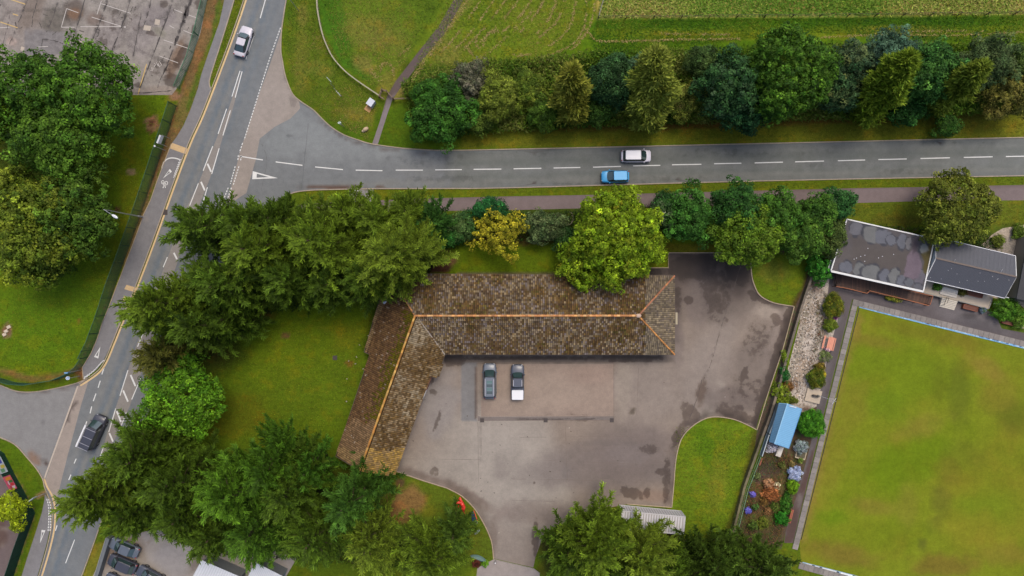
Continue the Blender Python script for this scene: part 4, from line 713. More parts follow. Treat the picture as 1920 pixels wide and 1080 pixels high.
# verge edges
roof = tm.build('roof', M_tile, bld)
rt = MB(); r = rnd(5)
def ridge(mb, a, b, w=.17, cols=((226, 164, 98), (214, 146, 82), (196, 132, 76), (230, 178, 116))):
    n = int((b-a).length/.42); d = (b-a)/n
    for i in range(n):
        k = r.choice(cols); g = r.uniform(.8, 1.05); mb.tube(loc(a+d*i)-Vector((0, 0, .03)), loc(a+d*(i+.97))-Vector((0, 0, .03)), w, w*.94, 8, A(*[q*g for q in k]))
ridge(rt, J, RE); ridge(rt, RE, NE, .13, ((206, 140, 84), (176, 116, 84))); ridge(rt, RE, SE, .13, ((222, 156, 84), (200, 134, 70))); ridge(rt, J, GT, .16, ((222, 170, 86), (232, 186, 104), (206, 146, 72))); ridge(rt, J, NW, .13, ((204, 146, 88), (186, 130, 80)))
rt.ball(loc(RE), (.42, .3, .16), col=A(196, 170, 150)); rt.build('ridge_tiles', M_attr, roof)
vm = MB(); vm.bar(loc(J)+Vector((.5, -.5, -.12)), loc(VB)+Vector((0, 0, .06)), .16, .03, A(168, 158, 146)); vm.build('valley_gutter', M_attr, roof)
gm = MB()
for a, b_ in ((NW, NE), (NE, SE), (SE, VB), (W1, W2), (W2, W3), (W3, SWc), (SWc, GT), (GT, SEc), (SEc, I3), (I3, I2), (I2, VB)): gm.bar(loc(a)-Vector((0, 0, .07)), loc(b_)-Vector((0, 0, .07)), .1, .12, A(96, 84, 72))
gm.build('gutter', M_attr, roof)
wb = MB()
def inset(pts, d):
    n = len(pts); out = []
    for i in range(n):
        a, b_, c = pts[i-1], pts[i], pts[(i+1) % n]; e1 = (b_-a); e2 = (c-b_); e1.z = e2.z = 0; e1.normalize(); e2.normalize()
        n1 = Vector((-e1.y, e1.x, 0)); n2 = Vector((-e2.y, e2.x, 0)); m = (n1+n2).normalized(); out.append(b_+m*d/max(.3, m.dot(n1)))
    return out
foot = [Vector((p.x, p.y, 0)) for p in (SE, NE, NW, SWc, SEc, VB)]
foot = inset(foot, .5)
wb.prism([tuple((p-O)[:2]) for p in foot], -.05, 2.3, A(150, 104, 80)); 
g1, g2 = foot[3]-O, foot[4]-O; gm_ = loc(GT); wb.add([(g1.x, g1.y, 2.3), (g2.x, g2.y, 2.3), ((g1.x+g2.x)/2+.2, (g1.y+g2.y)/2+.6, 5.2)], [(0, 1, 2)])
wall = wb.build('wall', M_brick, bld)
def windows(a, b_, n, z0, z1, w, parent, first='window'):
    d = (b_-a); L = d.length; d.normalize(); nrm = Vector((d.y, -d.x, 0)); ang = math.atan2(d.y, d.x)
    for i in range(n):
        p = a+d*(L*(i+.5)/n)+nrm*.01; fm = MB()
        c = Vector((p.x, p.y, (z0+z1)/2))
        for s in (-1, 1): fm.box(c+d*s*w/2, (.07, .08, z1-z0), ang); fm.box(c+Vector((0, 0, s*(z1-z0)/2)), (w+.07, .08, .07), ang)
        fm.box(c, (.05, .07, z1-z0), ang); f = fm.build('window', M_trim, parent)
        gl = MB(); gl.box(c-nrm*.0, (w, .03, z1-z0), ang); gl.build('pane', M_glass, f)
fl = [p-O for p in foot]
windows(fl[5], fl[0], 9, 1.0, 2.1, 1.5, wall); windows(fl[0], fl[1], 2, 1.0, 2.1, 1.2, wall); windows(fl[1], fl[2], 10, 1.1, 2.1, 1.4, wall); windows(fl[2], fl[3], 6, 1.0, 2.1, 1.4, wall); windows(fl[4], fl[5], 4, 1.0, 2.1, 1.3, wall)
vb = MB(); c = P(1266, 597, 2.2)-O; vb.box((c.x+.15, c.y, 2.3), (.3, 1.7, .14), col=A(176, 164, 136)); vb.box((c.x+.1, c.y, 1.15), (.1, 1.2, 2.2), col=A(120, 110, 100)); vb.build('door_canopy', M_attr, bld)
fb = MB(); c = loc(on_plane(722, 567, pW))+Vector((0, 0, .12)); fb.box(c, (.5, .3, .06), .5, A(190, 200, 215)); fb.box(c+Vector((.25, -.5, 0)), (.3, .25, .05), .9, A(160, 170, 190)); fb.build('roof_flashing', M_attr, roof)
rs = rnd(8)
mm = MB()
for k in range(26):   # pale bits of moss and litter on the west slope
    px = rs.uniform(640, 740); py = rs.uniform(580, 830)
    if -100 < px-(778-(py-592)*.356) < -16: c = loc(on_plane(px, py, pW)); mm.box(c+Vector((0, 0, .06)), (rs.uniform(.1, .25), rs.uniform(.08, .16), .04), rs.uniform(0, 3), A(150, 140, 124))
struct(mm.build('moss_litter', M_attr, roof), 'stuff')

# ---- flat roofed clubhouse
M_felt = surf_mat('roof_felt', amps=((6, .1), (1, .1), (.25, .08)), stain=((.7, .7, .72), .5), bump=.1, rough=.85)
hz = 3.2
cl = thing('clubhouse', 'flat felt roofed bowls clubhouse with grey tar patches and white fascias', 'building', P(1655, 480)); O2 = cl.location
A1, A2, A3, A4 = P(1588, 411, hz), P(1752, 448, hz), P(1731, 546, hz), P(1558, 507.5, hz)
wm = MB(); wm.prism([tuple((P(x, y, 0)-O2)[:2]) for x, y in ((1584, 424), (1728, 456), (1708, 540), (1552, 506))], -.05, hz-.2, A(206, 204, 198)); wm.build('wall', M_attr, cl)
ap = [(1588, 411), (1752, 448), (1731, 546), (1558, 507.5)]
pw = [P(*p, hz)[:2] for p in ap]
gx, gy = np.meshgrid(np.arange(45, 62, .15), np.arange(-2, 11, .15)); gx = gx.ravel(); gy = gy.ravel(); k = poly_sd(gx, gy, pw) < -.1
rr = delaunay_2d_cdt([Vector(p) for p in pw]+[Vector(p) for p in zip(gx[k], gy[k])], [], [[0, 1, 2, 3]], 1, 1e-5)
V = np.array([(v[0], v[1], hz) for v in rr[0]]); F = np.array(rr[2], int)
a, b, c = V[F[:, 0]], V[F[:, 1]], V[F[:, 2]]; ar = (b[:, 0]-a[:, 0])*(c[:, 1]-a[:, 1])-(b[:, 1]-a[:, 1])*(c[:, 0]-a[:, 0]); F[ar < 0] = F[ar < 0][:, ::-1]
X = V[:, 0]*PPM*H/(H-hz)+960; Y = 540-V[:, 1]*PPM*H/(H-hz)
G = (100, 102, 110); ED = (58, 60, 68); LG2 = (110, 111, 110)
rop = [('p', [(1575, 460), (1720, 480), (1700, 540), (1560, 505)], 10, (88, 82, 80), .9), ('p', [(1600, 440), (1720, 475), (1700, 520), (1590, 490)], 14, (84, 77, 73), .8)]
for cx, cy, rx, ry, an in ((1612, 424, 14, 13, 0), (1632, 442, 16, 16, 15), (1647, 440, 12, 18, 15), (1662, 446, 15, 12, 10), (1674, 452, 12, 9, 0)):
    pass
def patch(cx, cy, rx, ry, an, col=G): rop.append(('b', cx, cy, rx+1.6, ry+1.6, an, .12, ED, .9)); rop.append(('b', cx, cy, rx, ry, an, .12, col, .95))
for q in ((1606, 428, 13, 14, 0, (104, 104, 110)), (1634, 438, 17, 17, 15, LG2), (1656, 444, 16, 14, 12, G), (1672, 450, 10, 9, 0, G), (1691, 452, 9, 15, 8, G), (1704, 456, 5.5, 11, 10, (112, 110, 112)), (1717, 452, 7, 12, 20, (90, 82, 84)), (1733, 467, 9, 11, 0, (128, 130, 126)),
          (1587, 501, 12, 10, 10, G), (1612, 504, 11, 13, 14, LG2), (1632, 510, 17, 15, 14, LG2), (1660, 518, 13, 13, 14, G), (1676, 520, 10, 16, 14, LG2), (1690, 526, 9, 10, 14, G), (1704, 530, 8, 8, 14, (96, 98, 104)), (1726, 520, 8, 14, 20, (100, 96, 104)), (1722, 538, 9, 6, 14, (92, 92, 98))): patch(*q)
rop += [('p', [(1712, 466), (1722, 474), (1730, 500), (1722, 520), (1712, 524), (1694, 518), (1702, 480)], 2, (112, 98, 108), .9), ('p', [(1738, 446), (1753, 448), (1738, 515), (1730, 512), (1732, 490), (1724, 476), (1742, 470)], 4, (82, 72, 24), .9), ('b', 1716, 462, 5, 14, 10, .5, (72, 62, 68), .8)]
C, st = paint(X+vnoise(X, Y, .2, 3)*2, Y+vnoise(X, Y, .2, 4)*2, (84, 80, 82), rop); V[:, 0] -= O2.x; V[:, 1] -= O2.y
o = np_mesh('roof', V, F, C, M_felt, cl)
fm = MB()
for a, b_ in ((A1, A2), (A2, A3), (A3, A4), (A4, A1)): fm.bar(a-O2+Vector((0, 0, -.08)), b_-O2+Vector((0, 0, -.08)), .16, .26, A(228, 228, 228))
fm.bar(A4-O2+Vector((0, -.1, -.02)), A3-O2+Vector((0, -.1, -.02)), .2, .2, A(226, 228, 236)); fm.build('fascia', M_trim, o)
bits = MB(); rs = rnd(3)
for k in range(9): p = P(rs.uniform(1600, 1690), rs.uniform(465, 490), hz)-O2; bits.box(p+Vector((0, 0, .03)), (.12, .1, .05), rs.uniform(0, 3), A(200, 200, 205))
struct(bits.build('roof_litter', M_attr, o), 'stuff')
# glazed lean-to at its west end
lt = MB(); ll = thing('lean_to', 'narrow white framed glazed lean-to on the west end of the flat roofed clubhouse', 'lean-to', P(1566, 470)); O3 = ll.location
q1, q2, q3, q4 = P(1582, 419, 2.6), P(1576, 456, 2.75), P(1562, 507, 2.75), P(1552, 507, 2.6); q5 = P(1567, 455, 2.6)
for a, b_ in ((q1, q2), (q2, q3), (q3, q4), (q4, q5), (q5, q2)): lt.bar(a-O3, b_-O3, .1, .1, A(222, 226, 228))
for t in (.33, .66): lt.bar(q5.lerp(q4, t)-O3, q2.lerp(q3, t)-O3, .08, .08, A(222, 226, 228))
lt.build('frame', M_attr, ll)
lt = MB(); lt.add([p-O3-Vector((0, 0, .03)) for p in (q5, q4, q3, q2)], [(0, 1, 2, 3)], A(128, 140, 136)); m5 = q5.lerp(q2, .5); m6 = q4.lerp(q3, .5); lt.add([p-O3-Vector((0, 0, .0)) for p in (m5, m6, q3, q2)], [(0, 1, 2, 3)], A(84, 82, 80)); lt.build('roof_glazing', M_attr, ll)
for p in (q5, q4, q5.lerp(q4, .5)): lt = MB(); lt.box((p.x-O3.x, p.y-O3.y, 1.28), (.1, .1, 2.6), col=A(222, 226, 228)); lt.build('post', M_attr, ll)

# ---- grey pitched roof pavilion
pv = thing('pavilion', 'pavilion with a dark grey pitched roof and white gable right of the clubhouse', 'building', P(1815, 510)); O4 = pv.location
ez, rz_ = 2.9, 4.1
B1, B2, B3, B4 = P(1755, 445, ez), P(1904, 480, ez), P(1884, 558.5, ez), P(1735, 524.5, ez)
M1, M2 = (B1+B4)/2, (B2+B3)/2; M1.z = M2.z = rz_
M_sheet = attr_mat('sheet_roof', rough=.55, var=.05, sc=2)
pm = MB()
def ribs(mb, a, b_, c, d, n, col, h=.03, org=None, shade=.82):   # a-b eave, d-c ridge
    for i in range(n):
        t0, t1, t2_ = i/n, (i+.62)/n, (i+1)/n; up = Vector((0, 0, h))
        f = lambda t: (a.lerp(b_, t)-org, d.lerp(c, t)-org)
        (p0, s0), (p1, s1), (p2_, s2) = f(t0), f(t1), f(t2_)
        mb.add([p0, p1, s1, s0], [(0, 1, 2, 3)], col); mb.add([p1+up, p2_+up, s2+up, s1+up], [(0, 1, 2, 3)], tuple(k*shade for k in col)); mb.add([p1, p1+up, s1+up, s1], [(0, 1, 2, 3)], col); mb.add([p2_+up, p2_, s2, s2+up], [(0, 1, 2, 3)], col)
ribs(pm, B4, B3, M2, M1, 60, A(90, 92, 100), org=O4); ribs(pm, B2, B1, M1, M2, 60, A(92, 94, 102), org=O4)
pr = pm.build('roof', M_sheet, pv)
pm = MB(); pm.bar(M1-O4+Vector((0, 0, .03)), M2-O4+Vector((0, 0, .03)), .22, .07, A(112, 98, 88)); pm.build('ridge_cap', M_attr, pr)
pm = MB()
for a, b_ in ((B4, B3), (B1, B2)): pm.bar(a-O4-Vector((0, 0, .08)), b_-O4-Vector((0, 0, .08)), .16, .16, A(232, 232, 236))
for a, m in ((B1, M1), (B4, M1), (B2, M2), (B3, M2)): pm.bar(a-O4-Vector((0, 0, .05)), m-O4-Vector((0, 0, .05)), .1, .14, A(216, 216, 214))
pm.build('fascia', M_attr, pr)
pm = MB(); pw4 = [P(1757, 448, ez), P(1896, 482, ez), P(1876, 550, ez), P(1741, 516, ez)]; pm.prism([tuple((p-O4)[:2]) for p in pw4], 0, ez-.1, A(214, 214, 206))
pm.add([B1-O4+Vector((.1, 0, 0)), B4-O4+Vector((.1, 0, 0)), M1-O4+Vector((.1, 0, -.02))], [(0, 1, 2)], A(206, 212, 214)); pm.add([B2-O4-Vector((.2, 0, 0)), B3-O4-Vector((.2, 0, 0)), M2-O4-Vector((.2, 0, .02))], [(0, 1, 2)], A(206, 212, 214))
pwall = pm.build('wall', M_attr, pv)
pm = MB(); rs = rnd(4)
for k in range(14): p = Vector(B4.lerp(B3, rs.random())).lerp(M1.lerp(M2, rs.random()), 0); t = rs.random(); s = rs.uniform(.1, .9); q = B4.lerp(B3, t).lerp(M1.lerp(M2, t), s); pm.box(q-O4+Vector((0, 0, .05)), (.1, .08, .04), rs.uniform(0, 3), A(170, 172, 176))
struct(pm.build('bird_droppings', M_attr, pr), 'stuff')
pm = MB(); pm.tube(M1.lerp(M2, .8)-O4, M1.lerp(M2, .8)-O4+Vector((.05, .5, .35)), .03, col=A(200, 200, 200)); pm.build('roof_bracket', M_attr, pr); pm = MB(); pm.tube(M1.lerp(M2, .22)-O4, M1.lerp(M2, .22)-O4+Vector((.05, .4, .3)), .03, col=A(170, 170, 170)); pm.build('roof_bracket', M_attr, pr)
windows(P(1741, 526, 0)-O4, P(1880, 560, 0)-O4, 4, 1.1, 2.2, 1.3, pwall)
# dark flat roof at the edge of the frame
dk = MB(); Q = [P(1930, 440, 2.6), P(1906, 560, 2.6), P(1990, 580, 2.6), P(1990, 440, 2.6)]; Oq = P(1950, 510)
sh = thing('outbuilding', 'black roofed outbuilding at the right edge beyond the grey pavilion', 'building', Oq)
dk.prism([tuple((p-Oq)[:2]) for p in Q], 2.45, 2.6, A(64, 64, 66)); dk.build('roof', M_felt, sh)
dk = MB(); dk.prism([tuple((Oq+(p-Oq)*.96-Oq)[:2]) for p in Q], -.05, 2.45, A(150, 140, 128)); dk.build('wall', M_attr, sh)

# ---- terrace, steps, ramp
tr = thing('terrace', 'raised pale stone terrace with steps in front of the grey pavilion', 'terrace', P(1800, 560)); O5 = tr.location
tb = MB(); tb.prism([tuple((P(x, y, .6)-O5)[:2]) for x, y in ((1731, 548), (1738, 522), (1862, 556), (1860, 566), (1854, 579))], -.05, .6, A(188, 174, 154)); tb.build('platform', M_attr, tr)
for a, b_ in (((1732, 549), (1768, 558)), ((1797, 564), (1853, 579)), ((1861, 560), (1854, 578))): tb = MB(); tb.bar(P(*a, .62)-O5, P(*b_, .62)-O5, .14, .06, A(150, 146, 138)); tb.build('coping', M_attr, tr)
for i in range(6):
    t = i/6; z = .6-.1*i; a = P(1767-5.5*t, 558+17*t, z); b_ = P(1796-7*t, 565+17*t, z); d = (P(1761, 575, z)-P(1767, 558, z))/6
    sb = MB(); sb.prism([tuple((p-O5)[:2]) for p in (a, b_, b_+d*.86, a+d*.86)], -.05, z-.02, A(216, 206, 188)); sb.build('step', M_attr, tr)
hb = MB()
for a, b_ in (((1775, 558), (1770, 572)), ((1779, 559), (1776, 568)), ((1775, 558), (1779, 559))): hb.bar(P(*a, 1.4)-O5, P(*b_, .95)-O5, .05, .05, A(60, 58, 56))
for p, z in (((1775, 558), .6), ((1770, 572), .1)): hb.tube(P(*p, 0)-O5, P(*p, 1.4 if z > .5 else .95)-O5, .03, col=A(60, 58, 56))
hb.build('handrail', M_attr, tr)
ds = thing('doorstep', 'cream stepped threshold under the front eave of the grey pavilion', 'steps', P(1782, 543)); Od = ds.location; sb = MB()
for i in range(3): a = P(1768-2*i, 537+4*i, 1-.1*i); b_ = P(1797-1*i, 545+4*i, 1-.1*i); dd = Vector((-.1, -.45, 0)); sb.prism([tuple((p-Od)[:2]) for p in (a, b_, b_+dd, a+dd)], .6, .95-.1*i, A(226, 216, 200))
sb.build('step', M_attr, ds)
rp_ = thing('access_ramp', 'brown boarded access ramp with wooden rails along the front of the flat roofed clubhouse', 'ramp', P(1655, 540)); O6 = rp_.location
BRW = (92, 62, 46); rb = MB(); p0, p1, p2_, p3 = P(1567, 512, .6), P(1749, 553, .3), P(1743, 571, .3), P(1569, 537, .6)
n = 90
for i in range(n):
    t0, t1 = i/n, (i+.86)/n; g = random.Random(i).uniform(.8, 1.15); rb.add([p0.lerp(p1, t0)-O6, p3.lerp(p2_, t0)-O6, p3.lerp(p2_, t1)-O6, p0.lerp(p1, t1)-O6], [(0, 1, 2, 3)], A(*[k*g for k in BRW]))
rb.prism([tuple((p-O6)[:2]) for p in (p0, p1, p2_, p3)], -.02, .2, A(60, 40, 30)); rb.build('deck', M_attr, rp_)
rb = MB(); RAIL = A(164, 98, 58)
def rail(pts, z, w=.08): 
    for a, b_ in zip(pts[:-1], pts[1:]):
        pa, pb = P(*a, z), P(*b_, z); rb.bar(pa-O6, pb-O6, w, .06, RAIL); rb.bar(pa-O6-Vector((0, 0, .35)), pb-O6-Vector((0, 0, .35)), .05, .05, A(120, 70, 44))
        m = max(1, int((pb-pa).length/1.4))
        for k in range(m+1): q = pa.lerp(pb, k/m); rb.box((q.x-O6.x, q.y-O6.y, z/2), (.08, .08, z), col=A(120, 72, 46))
rail([(1568, 537), (1590, 541), (1626, 550), (1631, 545), (1650, 550), (1700, 562), (1742, 573)], 1.2, .1); rail([(1749, 556), (1744, 571)], 1.1); rail([(1690, 541), (1749, 555)], 1.1)
rb.build('railing', M_attr, rp_)
rb = MB()
for i in range(5): a = P(1566+3.4*i, 516, .7+.02*i); b_ = P(1562+3.4*i, 533, .7+.02*i); rb.bar(a-O6, b_-O6, .1, .06, A(70, 48, 38))
rb.build('steps', M_attr, rp_)

# ---- blue shelter
bs = thing('shelter', 'garden shelter with a light blue corrugated metal roof among the flower beds', 'shelter', P(1472, 800)); O7 = bs.location
e1, e2, e3, e4 = P(1460, 756, 2.1), P(1503.5, 767, 2.1), P(1479, 841, 2.1), P(1441.5, 828, 2.1); r1, r2 = P(1476, 757, 2.65), P(1452, 832, 2.65)
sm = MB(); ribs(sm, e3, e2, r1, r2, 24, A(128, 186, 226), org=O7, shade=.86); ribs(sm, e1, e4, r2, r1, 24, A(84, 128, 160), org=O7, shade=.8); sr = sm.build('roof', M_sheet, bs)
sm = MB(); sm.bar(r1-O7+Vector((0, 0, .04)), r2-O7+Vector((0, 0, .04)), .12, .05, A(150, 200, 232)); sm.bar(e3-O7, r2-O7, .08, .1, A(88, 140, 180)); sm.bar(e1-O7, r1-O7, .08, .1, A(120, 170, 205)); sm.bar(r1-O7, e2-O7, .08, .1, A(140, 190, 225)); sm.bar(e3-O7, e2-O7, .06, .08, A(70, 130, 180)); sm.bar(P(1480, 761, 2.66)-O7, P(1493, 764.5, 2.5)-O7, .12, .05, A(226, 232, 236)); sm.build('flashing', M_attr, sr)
sm = MB(); sm.prism([tuple((O7+(Vector((p.x, p.y, 0))-Vector((O7.x, O7.y, 0)))*.93-O7)[:2]) for p in (e1, e2, e3, e4)], -.05, 2.05, A(120, 126, 120)); sm.build('wall', M_attr, bs)

# ---- white ribbed container
ct = thing('shipping_container', 'white ribbed metal container half under the trees south of the yard', 'container', P(1225, 975)); O8 = ct.location
hz8 = 2.6; n1, n2, s2 = P(1172, 948, 0), P(1276, 958, 0), P(1273, 990, 0); d8 = (n2-n1).normalized(); w8 = Vector((d8.y, -d8.x, 0))*2.5; n1 = n2-d8*9.0; c8 = [n1, n2, n2+w8, n1+w8]
cm = MB()
for i in range(48):
    t0, t1 = i/48, (i+.5)/48; g = .9 if i % 2 else 1.0
    a, b_ = n1.lerp(n2, t0), n1.lerp(n2, i/48+1/48); col = A(*((214, 212, 214) if i % 2 else (176, 172, 170))); h_ = hz8+(0.03 if i % 2 else 0); o8 = (.03 if i % 2 else 0)*w8.normalized()
    cm.prism([tuple((p-O8)[:2]) for p in (a-o8, b_-o8, b_+w8+o8, a+w8+o8)], .1, h_, col)
cm.build('body', M_sheet, ct)
cm = MB(); C8 = [p-O8 for p in c8]
for i in range(4):
    a, b_ = C8[i], C8[(i+1) % 4]
    for z in (.1, hz8+.04): cm.bar(a+Vector((0, 0, z)), b_+Vector((0, 0, z)), .14, .12, A(206, 204, 204))
    cm.box(a+Vector((0, 0, hz8/2)), (.16, .16, hz8), col=A(200, 198, 198))
cm.build('frame', M_attr, ct)

# ---- white roofed sheds at the bottom edge
def shed(px, lab, nrib=18):
    c = P(sum(p[0] for p in px)/4, sum(p[1] for p in px)/4); t = thing('shed', lab, 'shed', c)
    q = [P(*p, 2.9) for p in px]; m = MB(); ribs(m, q[3], q[0], q[1], q[2], nrib, A(222, 226, 232), org=c, shade=.86); m.build('roof', M_sheet, t)
    m = MB(); m.prism([tuple((Vector((c.x, c.y, 0))+(Vector((p.x, p.y, 0))-Vector((c.x, c.y, 0)))*.95-Vector((c.x, c.y, 0)))[:2]) for p in q], -.05, 2.82, A(140, 146, 150)); m.build('wall', M_attr, t)
shed([(378, 1050), (335, 1130), (420, 1170), (452, 1082)], 'white ribbed shed roof, left one of the two at the bottom edge')
shed([(478, 1054), (446, 1120), (500, 1150), (530, 1080)], 'white shed roof among conifer branches, right one of the two at the bottom edge')
# ================================================================ TREES AND PLANTS
M_leaf = attr_mat('foliage', rough=.7, var=0, spec=.12, trans=.22)
M_bark = plain('bark', A(74, 60, 42), .95, var=.15, sc=4)
M_deadwood = plain('dead_wood', A(168, 152, 132), .9)
LEAF_GAIN = 1.2
C3 = lambda c: np.array(A(*c))*LEAF_GAIN

def leaf_quads(P0, D, N, L, Wd, col, curve=0.0):
    """rhombus leaves: root P0 (n,3), direction D, normal N, length L, width Wd -> V,F,C"""
    n = len(P0); S_ = np.cross(D, N); S_ /= np.linalg.norm(S_, axis=1, keepdims=True)+1e-9
    tip = P0+D*L[:, None]+N*(curve*L)[:, None] if np.ndim(curve) else P0+D*L[:, None]
    mid = P0+D*(L*.45)[:, None]
    V = np.stack([P0, mid+S_*(Wd/2)[:, None], tip, mid-S_*(Wd/2)[:, None]], 1).reshape(-1, 3)
    F = np.arange(4*n).reshape(n, 4); C = np.repeat(col, 4, 0); return V, F, C
def unit(v): return v/(np.linalg.norm(v, axis=1, keepdims=True)+1e-9)
def trunk_mesh(root, h, r0, limbs, seed, mat=None, top=None, name='trunk'):
    r = rnd(seed); m = MB(); p = Vector((0, 0, -.1)); tp = Vector(top) if top is not None else Vector((r.uniform(-.4, .4), r.uniform(-.4, .4), h)); n = 4
    for k in range(n):
        q = Vector((0, 0, -.1)).lerp(tp, (k+1)/n)+Vector((r.uniform(-.12, .12), r.uniform(-.12, .12), 0)); m.tube(p, q, r0*(1-k/n*.75), r0*(1-(k+1)/n*.75), 8); p = q
    for t, d in limbs:
        a = Vector((0, 0, 0)).lerp(tp, t); d = Vector(d); e = a+(d-a)*.55+Vector((0, 0, .3)); m.tube(a, e, r0*.4*(1-t*.6), r0*.25*(1-t*.5), 6); m.tube(e, d, r0*.25*(1-t*.5), r0*.06, 6)
    return m.build(name, mat or M_bark, root, True)

TID = [0]
def broadleaf(label, px, py, rp, h, col, cat='tree', name='broadleaf_tree', col2=None, asp=1.0, ang=0, leaf=.34, clump=.75, dens=1.0, group=None, zc=None, rz=None, var=.25, lobes=5, lobe_a=.2, top_col=None, root=True, low=-.35, leafw=.62):
    TID[0] += 1; sd_ = TID[0]*7+3; R = np.random.RandomState(sd_); rr = rnd(sd_)
    zc = h*.62 if zc is None else zc; rz = (h-zc) if rz is None else rz
    k = (H-zc)/H/PPM; c = P(px, py, zc); rx = rp*k; ry = rx*asp
    t = thing(name, label, cat, (c.x, c.y, 0), 0, group)
    # clump centres over a lumpy ellipsoid
    area = 4*math.pi*((rx*ry)**1.6/3+2*(rx*rz)**1.6/3)**(1/1.6)
    n = max(12, int(area*dens*1.3/(clump*clump*1.35)))
    i = np.arange(n)+.5; z = 1-(1-low)*i/n*1.0; z = 1-(i/n)*(1-low); th = i*2.399963+R.uniform(0, 6); s = np.sqrt(np.clip(1-z*z, 0, 1))
    d = np.stack([s*np.cos(th), s*np.sin(th), z], 1)+R.normal(0, .06, (n, 3)); d = unit(d)
    ph = R.uniform(0, 6.28, 4); a = np.arctan2(d[:, 1], d[:, 0])
    lob = 1+lobe_a*np.sin(lobes*a+ph[0]+1.5*d[:, 2])+lobe_a*.6*np.sin((lobes+3)*a+ph[1]-3*d[:, 2])+lobe_a*.5*np.sin(7*d[:, 2]+ph[2]+2*a)
    rad = lob*R.uniform(.78, 1.04, n)*(1+.10*np.sin(3*a+ph[3])); inner = R.rand(n) < .22; rad = np.where(inner, rad*.72, rad)
    ca, sa = math.cos(math.radians(-ang)), math.sin(math.radians(-ang))
    C0 = d*np.array([rx-clump*.5, ry-clump*.5, rz-clump*.3])*rad[:, None]
    C0 = np.stack([C0[:, 0]*ca-C0[:, 1]*sa, C0[:, 0]*sa+C0[:, 1]*ca, C0[:, 2]], 1)
    leaf *= .88; nl = int(34*(clump/.75)**2*(.34/leaf)**2); m = n*nl
    cr = clump*R.uniform(.6, 1.25, n); keep = (np.sin(4.3*d[:, 0]*rx+ph[0])*np.sin(3.9*d[:, 1]*ry+ph[1]) < .80) | (R.rand(n) < .25); C0 = C0[keep]; d = d[keep]; n = len(C0); m = n*nl
    cr = clump*R.uniform(.6, 1.3, n); idx = np.repeat(np.arange(n), nl)
    u = unit(R.normal(0, 1, (m, 3))+d[idx]*.7+np.array([0, 0, .55])); r_ = cr[idx]*R.uniform(.45, 1.0, m)**.5
    Pp = C0[idx]+u*r_[:, None]*np.array([1, 1, .8]); Pp[:, 2] += zc
    Pp[:, 2] = np.maximum(Pp[:, 2], .08)
    N = unit(u+R.normal(0, .45, (m, 3))+np.array([0, 0, .35])); D = unit(np.cross(N, R.normal(0, 1, (m, 3))))
    L = leaf*R.uniform(.65, 1.35, m); base = C3(col); b2 = C3(col2 or col)
    mixc = np.clip(R.normal(.35, .3, n), 0, 1)[idx][:, None]; cc = base*(1-mixc)+b2*mixc
    cc = cc*np.exp(R.normal(0, var*1.15, n))[idx][:, None]*np.exp(R.normal(0, .3, m))[:, None]
    if top_col is not None: w = (np.clip(R.normal(.0, .35, n), 0, 1)**2)[idx][:, None]; cc = cc*(1-w)+C3(top_col)*w
    V, F, C = leaf_quads(Pp-D*(L*.5)[:, None], D, N, L, L*leafw, cc)
    np_mesh('crown', V, F, np.clip(C, 0, .7), M_leaf, t)
    ks = R.choice(n, min(n, 7), replace=False)
    trunk_mesh(t, max(.5, zc+rz*.3), max(.05, min(.35, h*.022)), [(rr.uniform(.35, .9), (C0[q, 0]*.62, C0[q, 1]*.62, C0[q, 2]*.62+zc)) for q in ks], sd_)
    return t

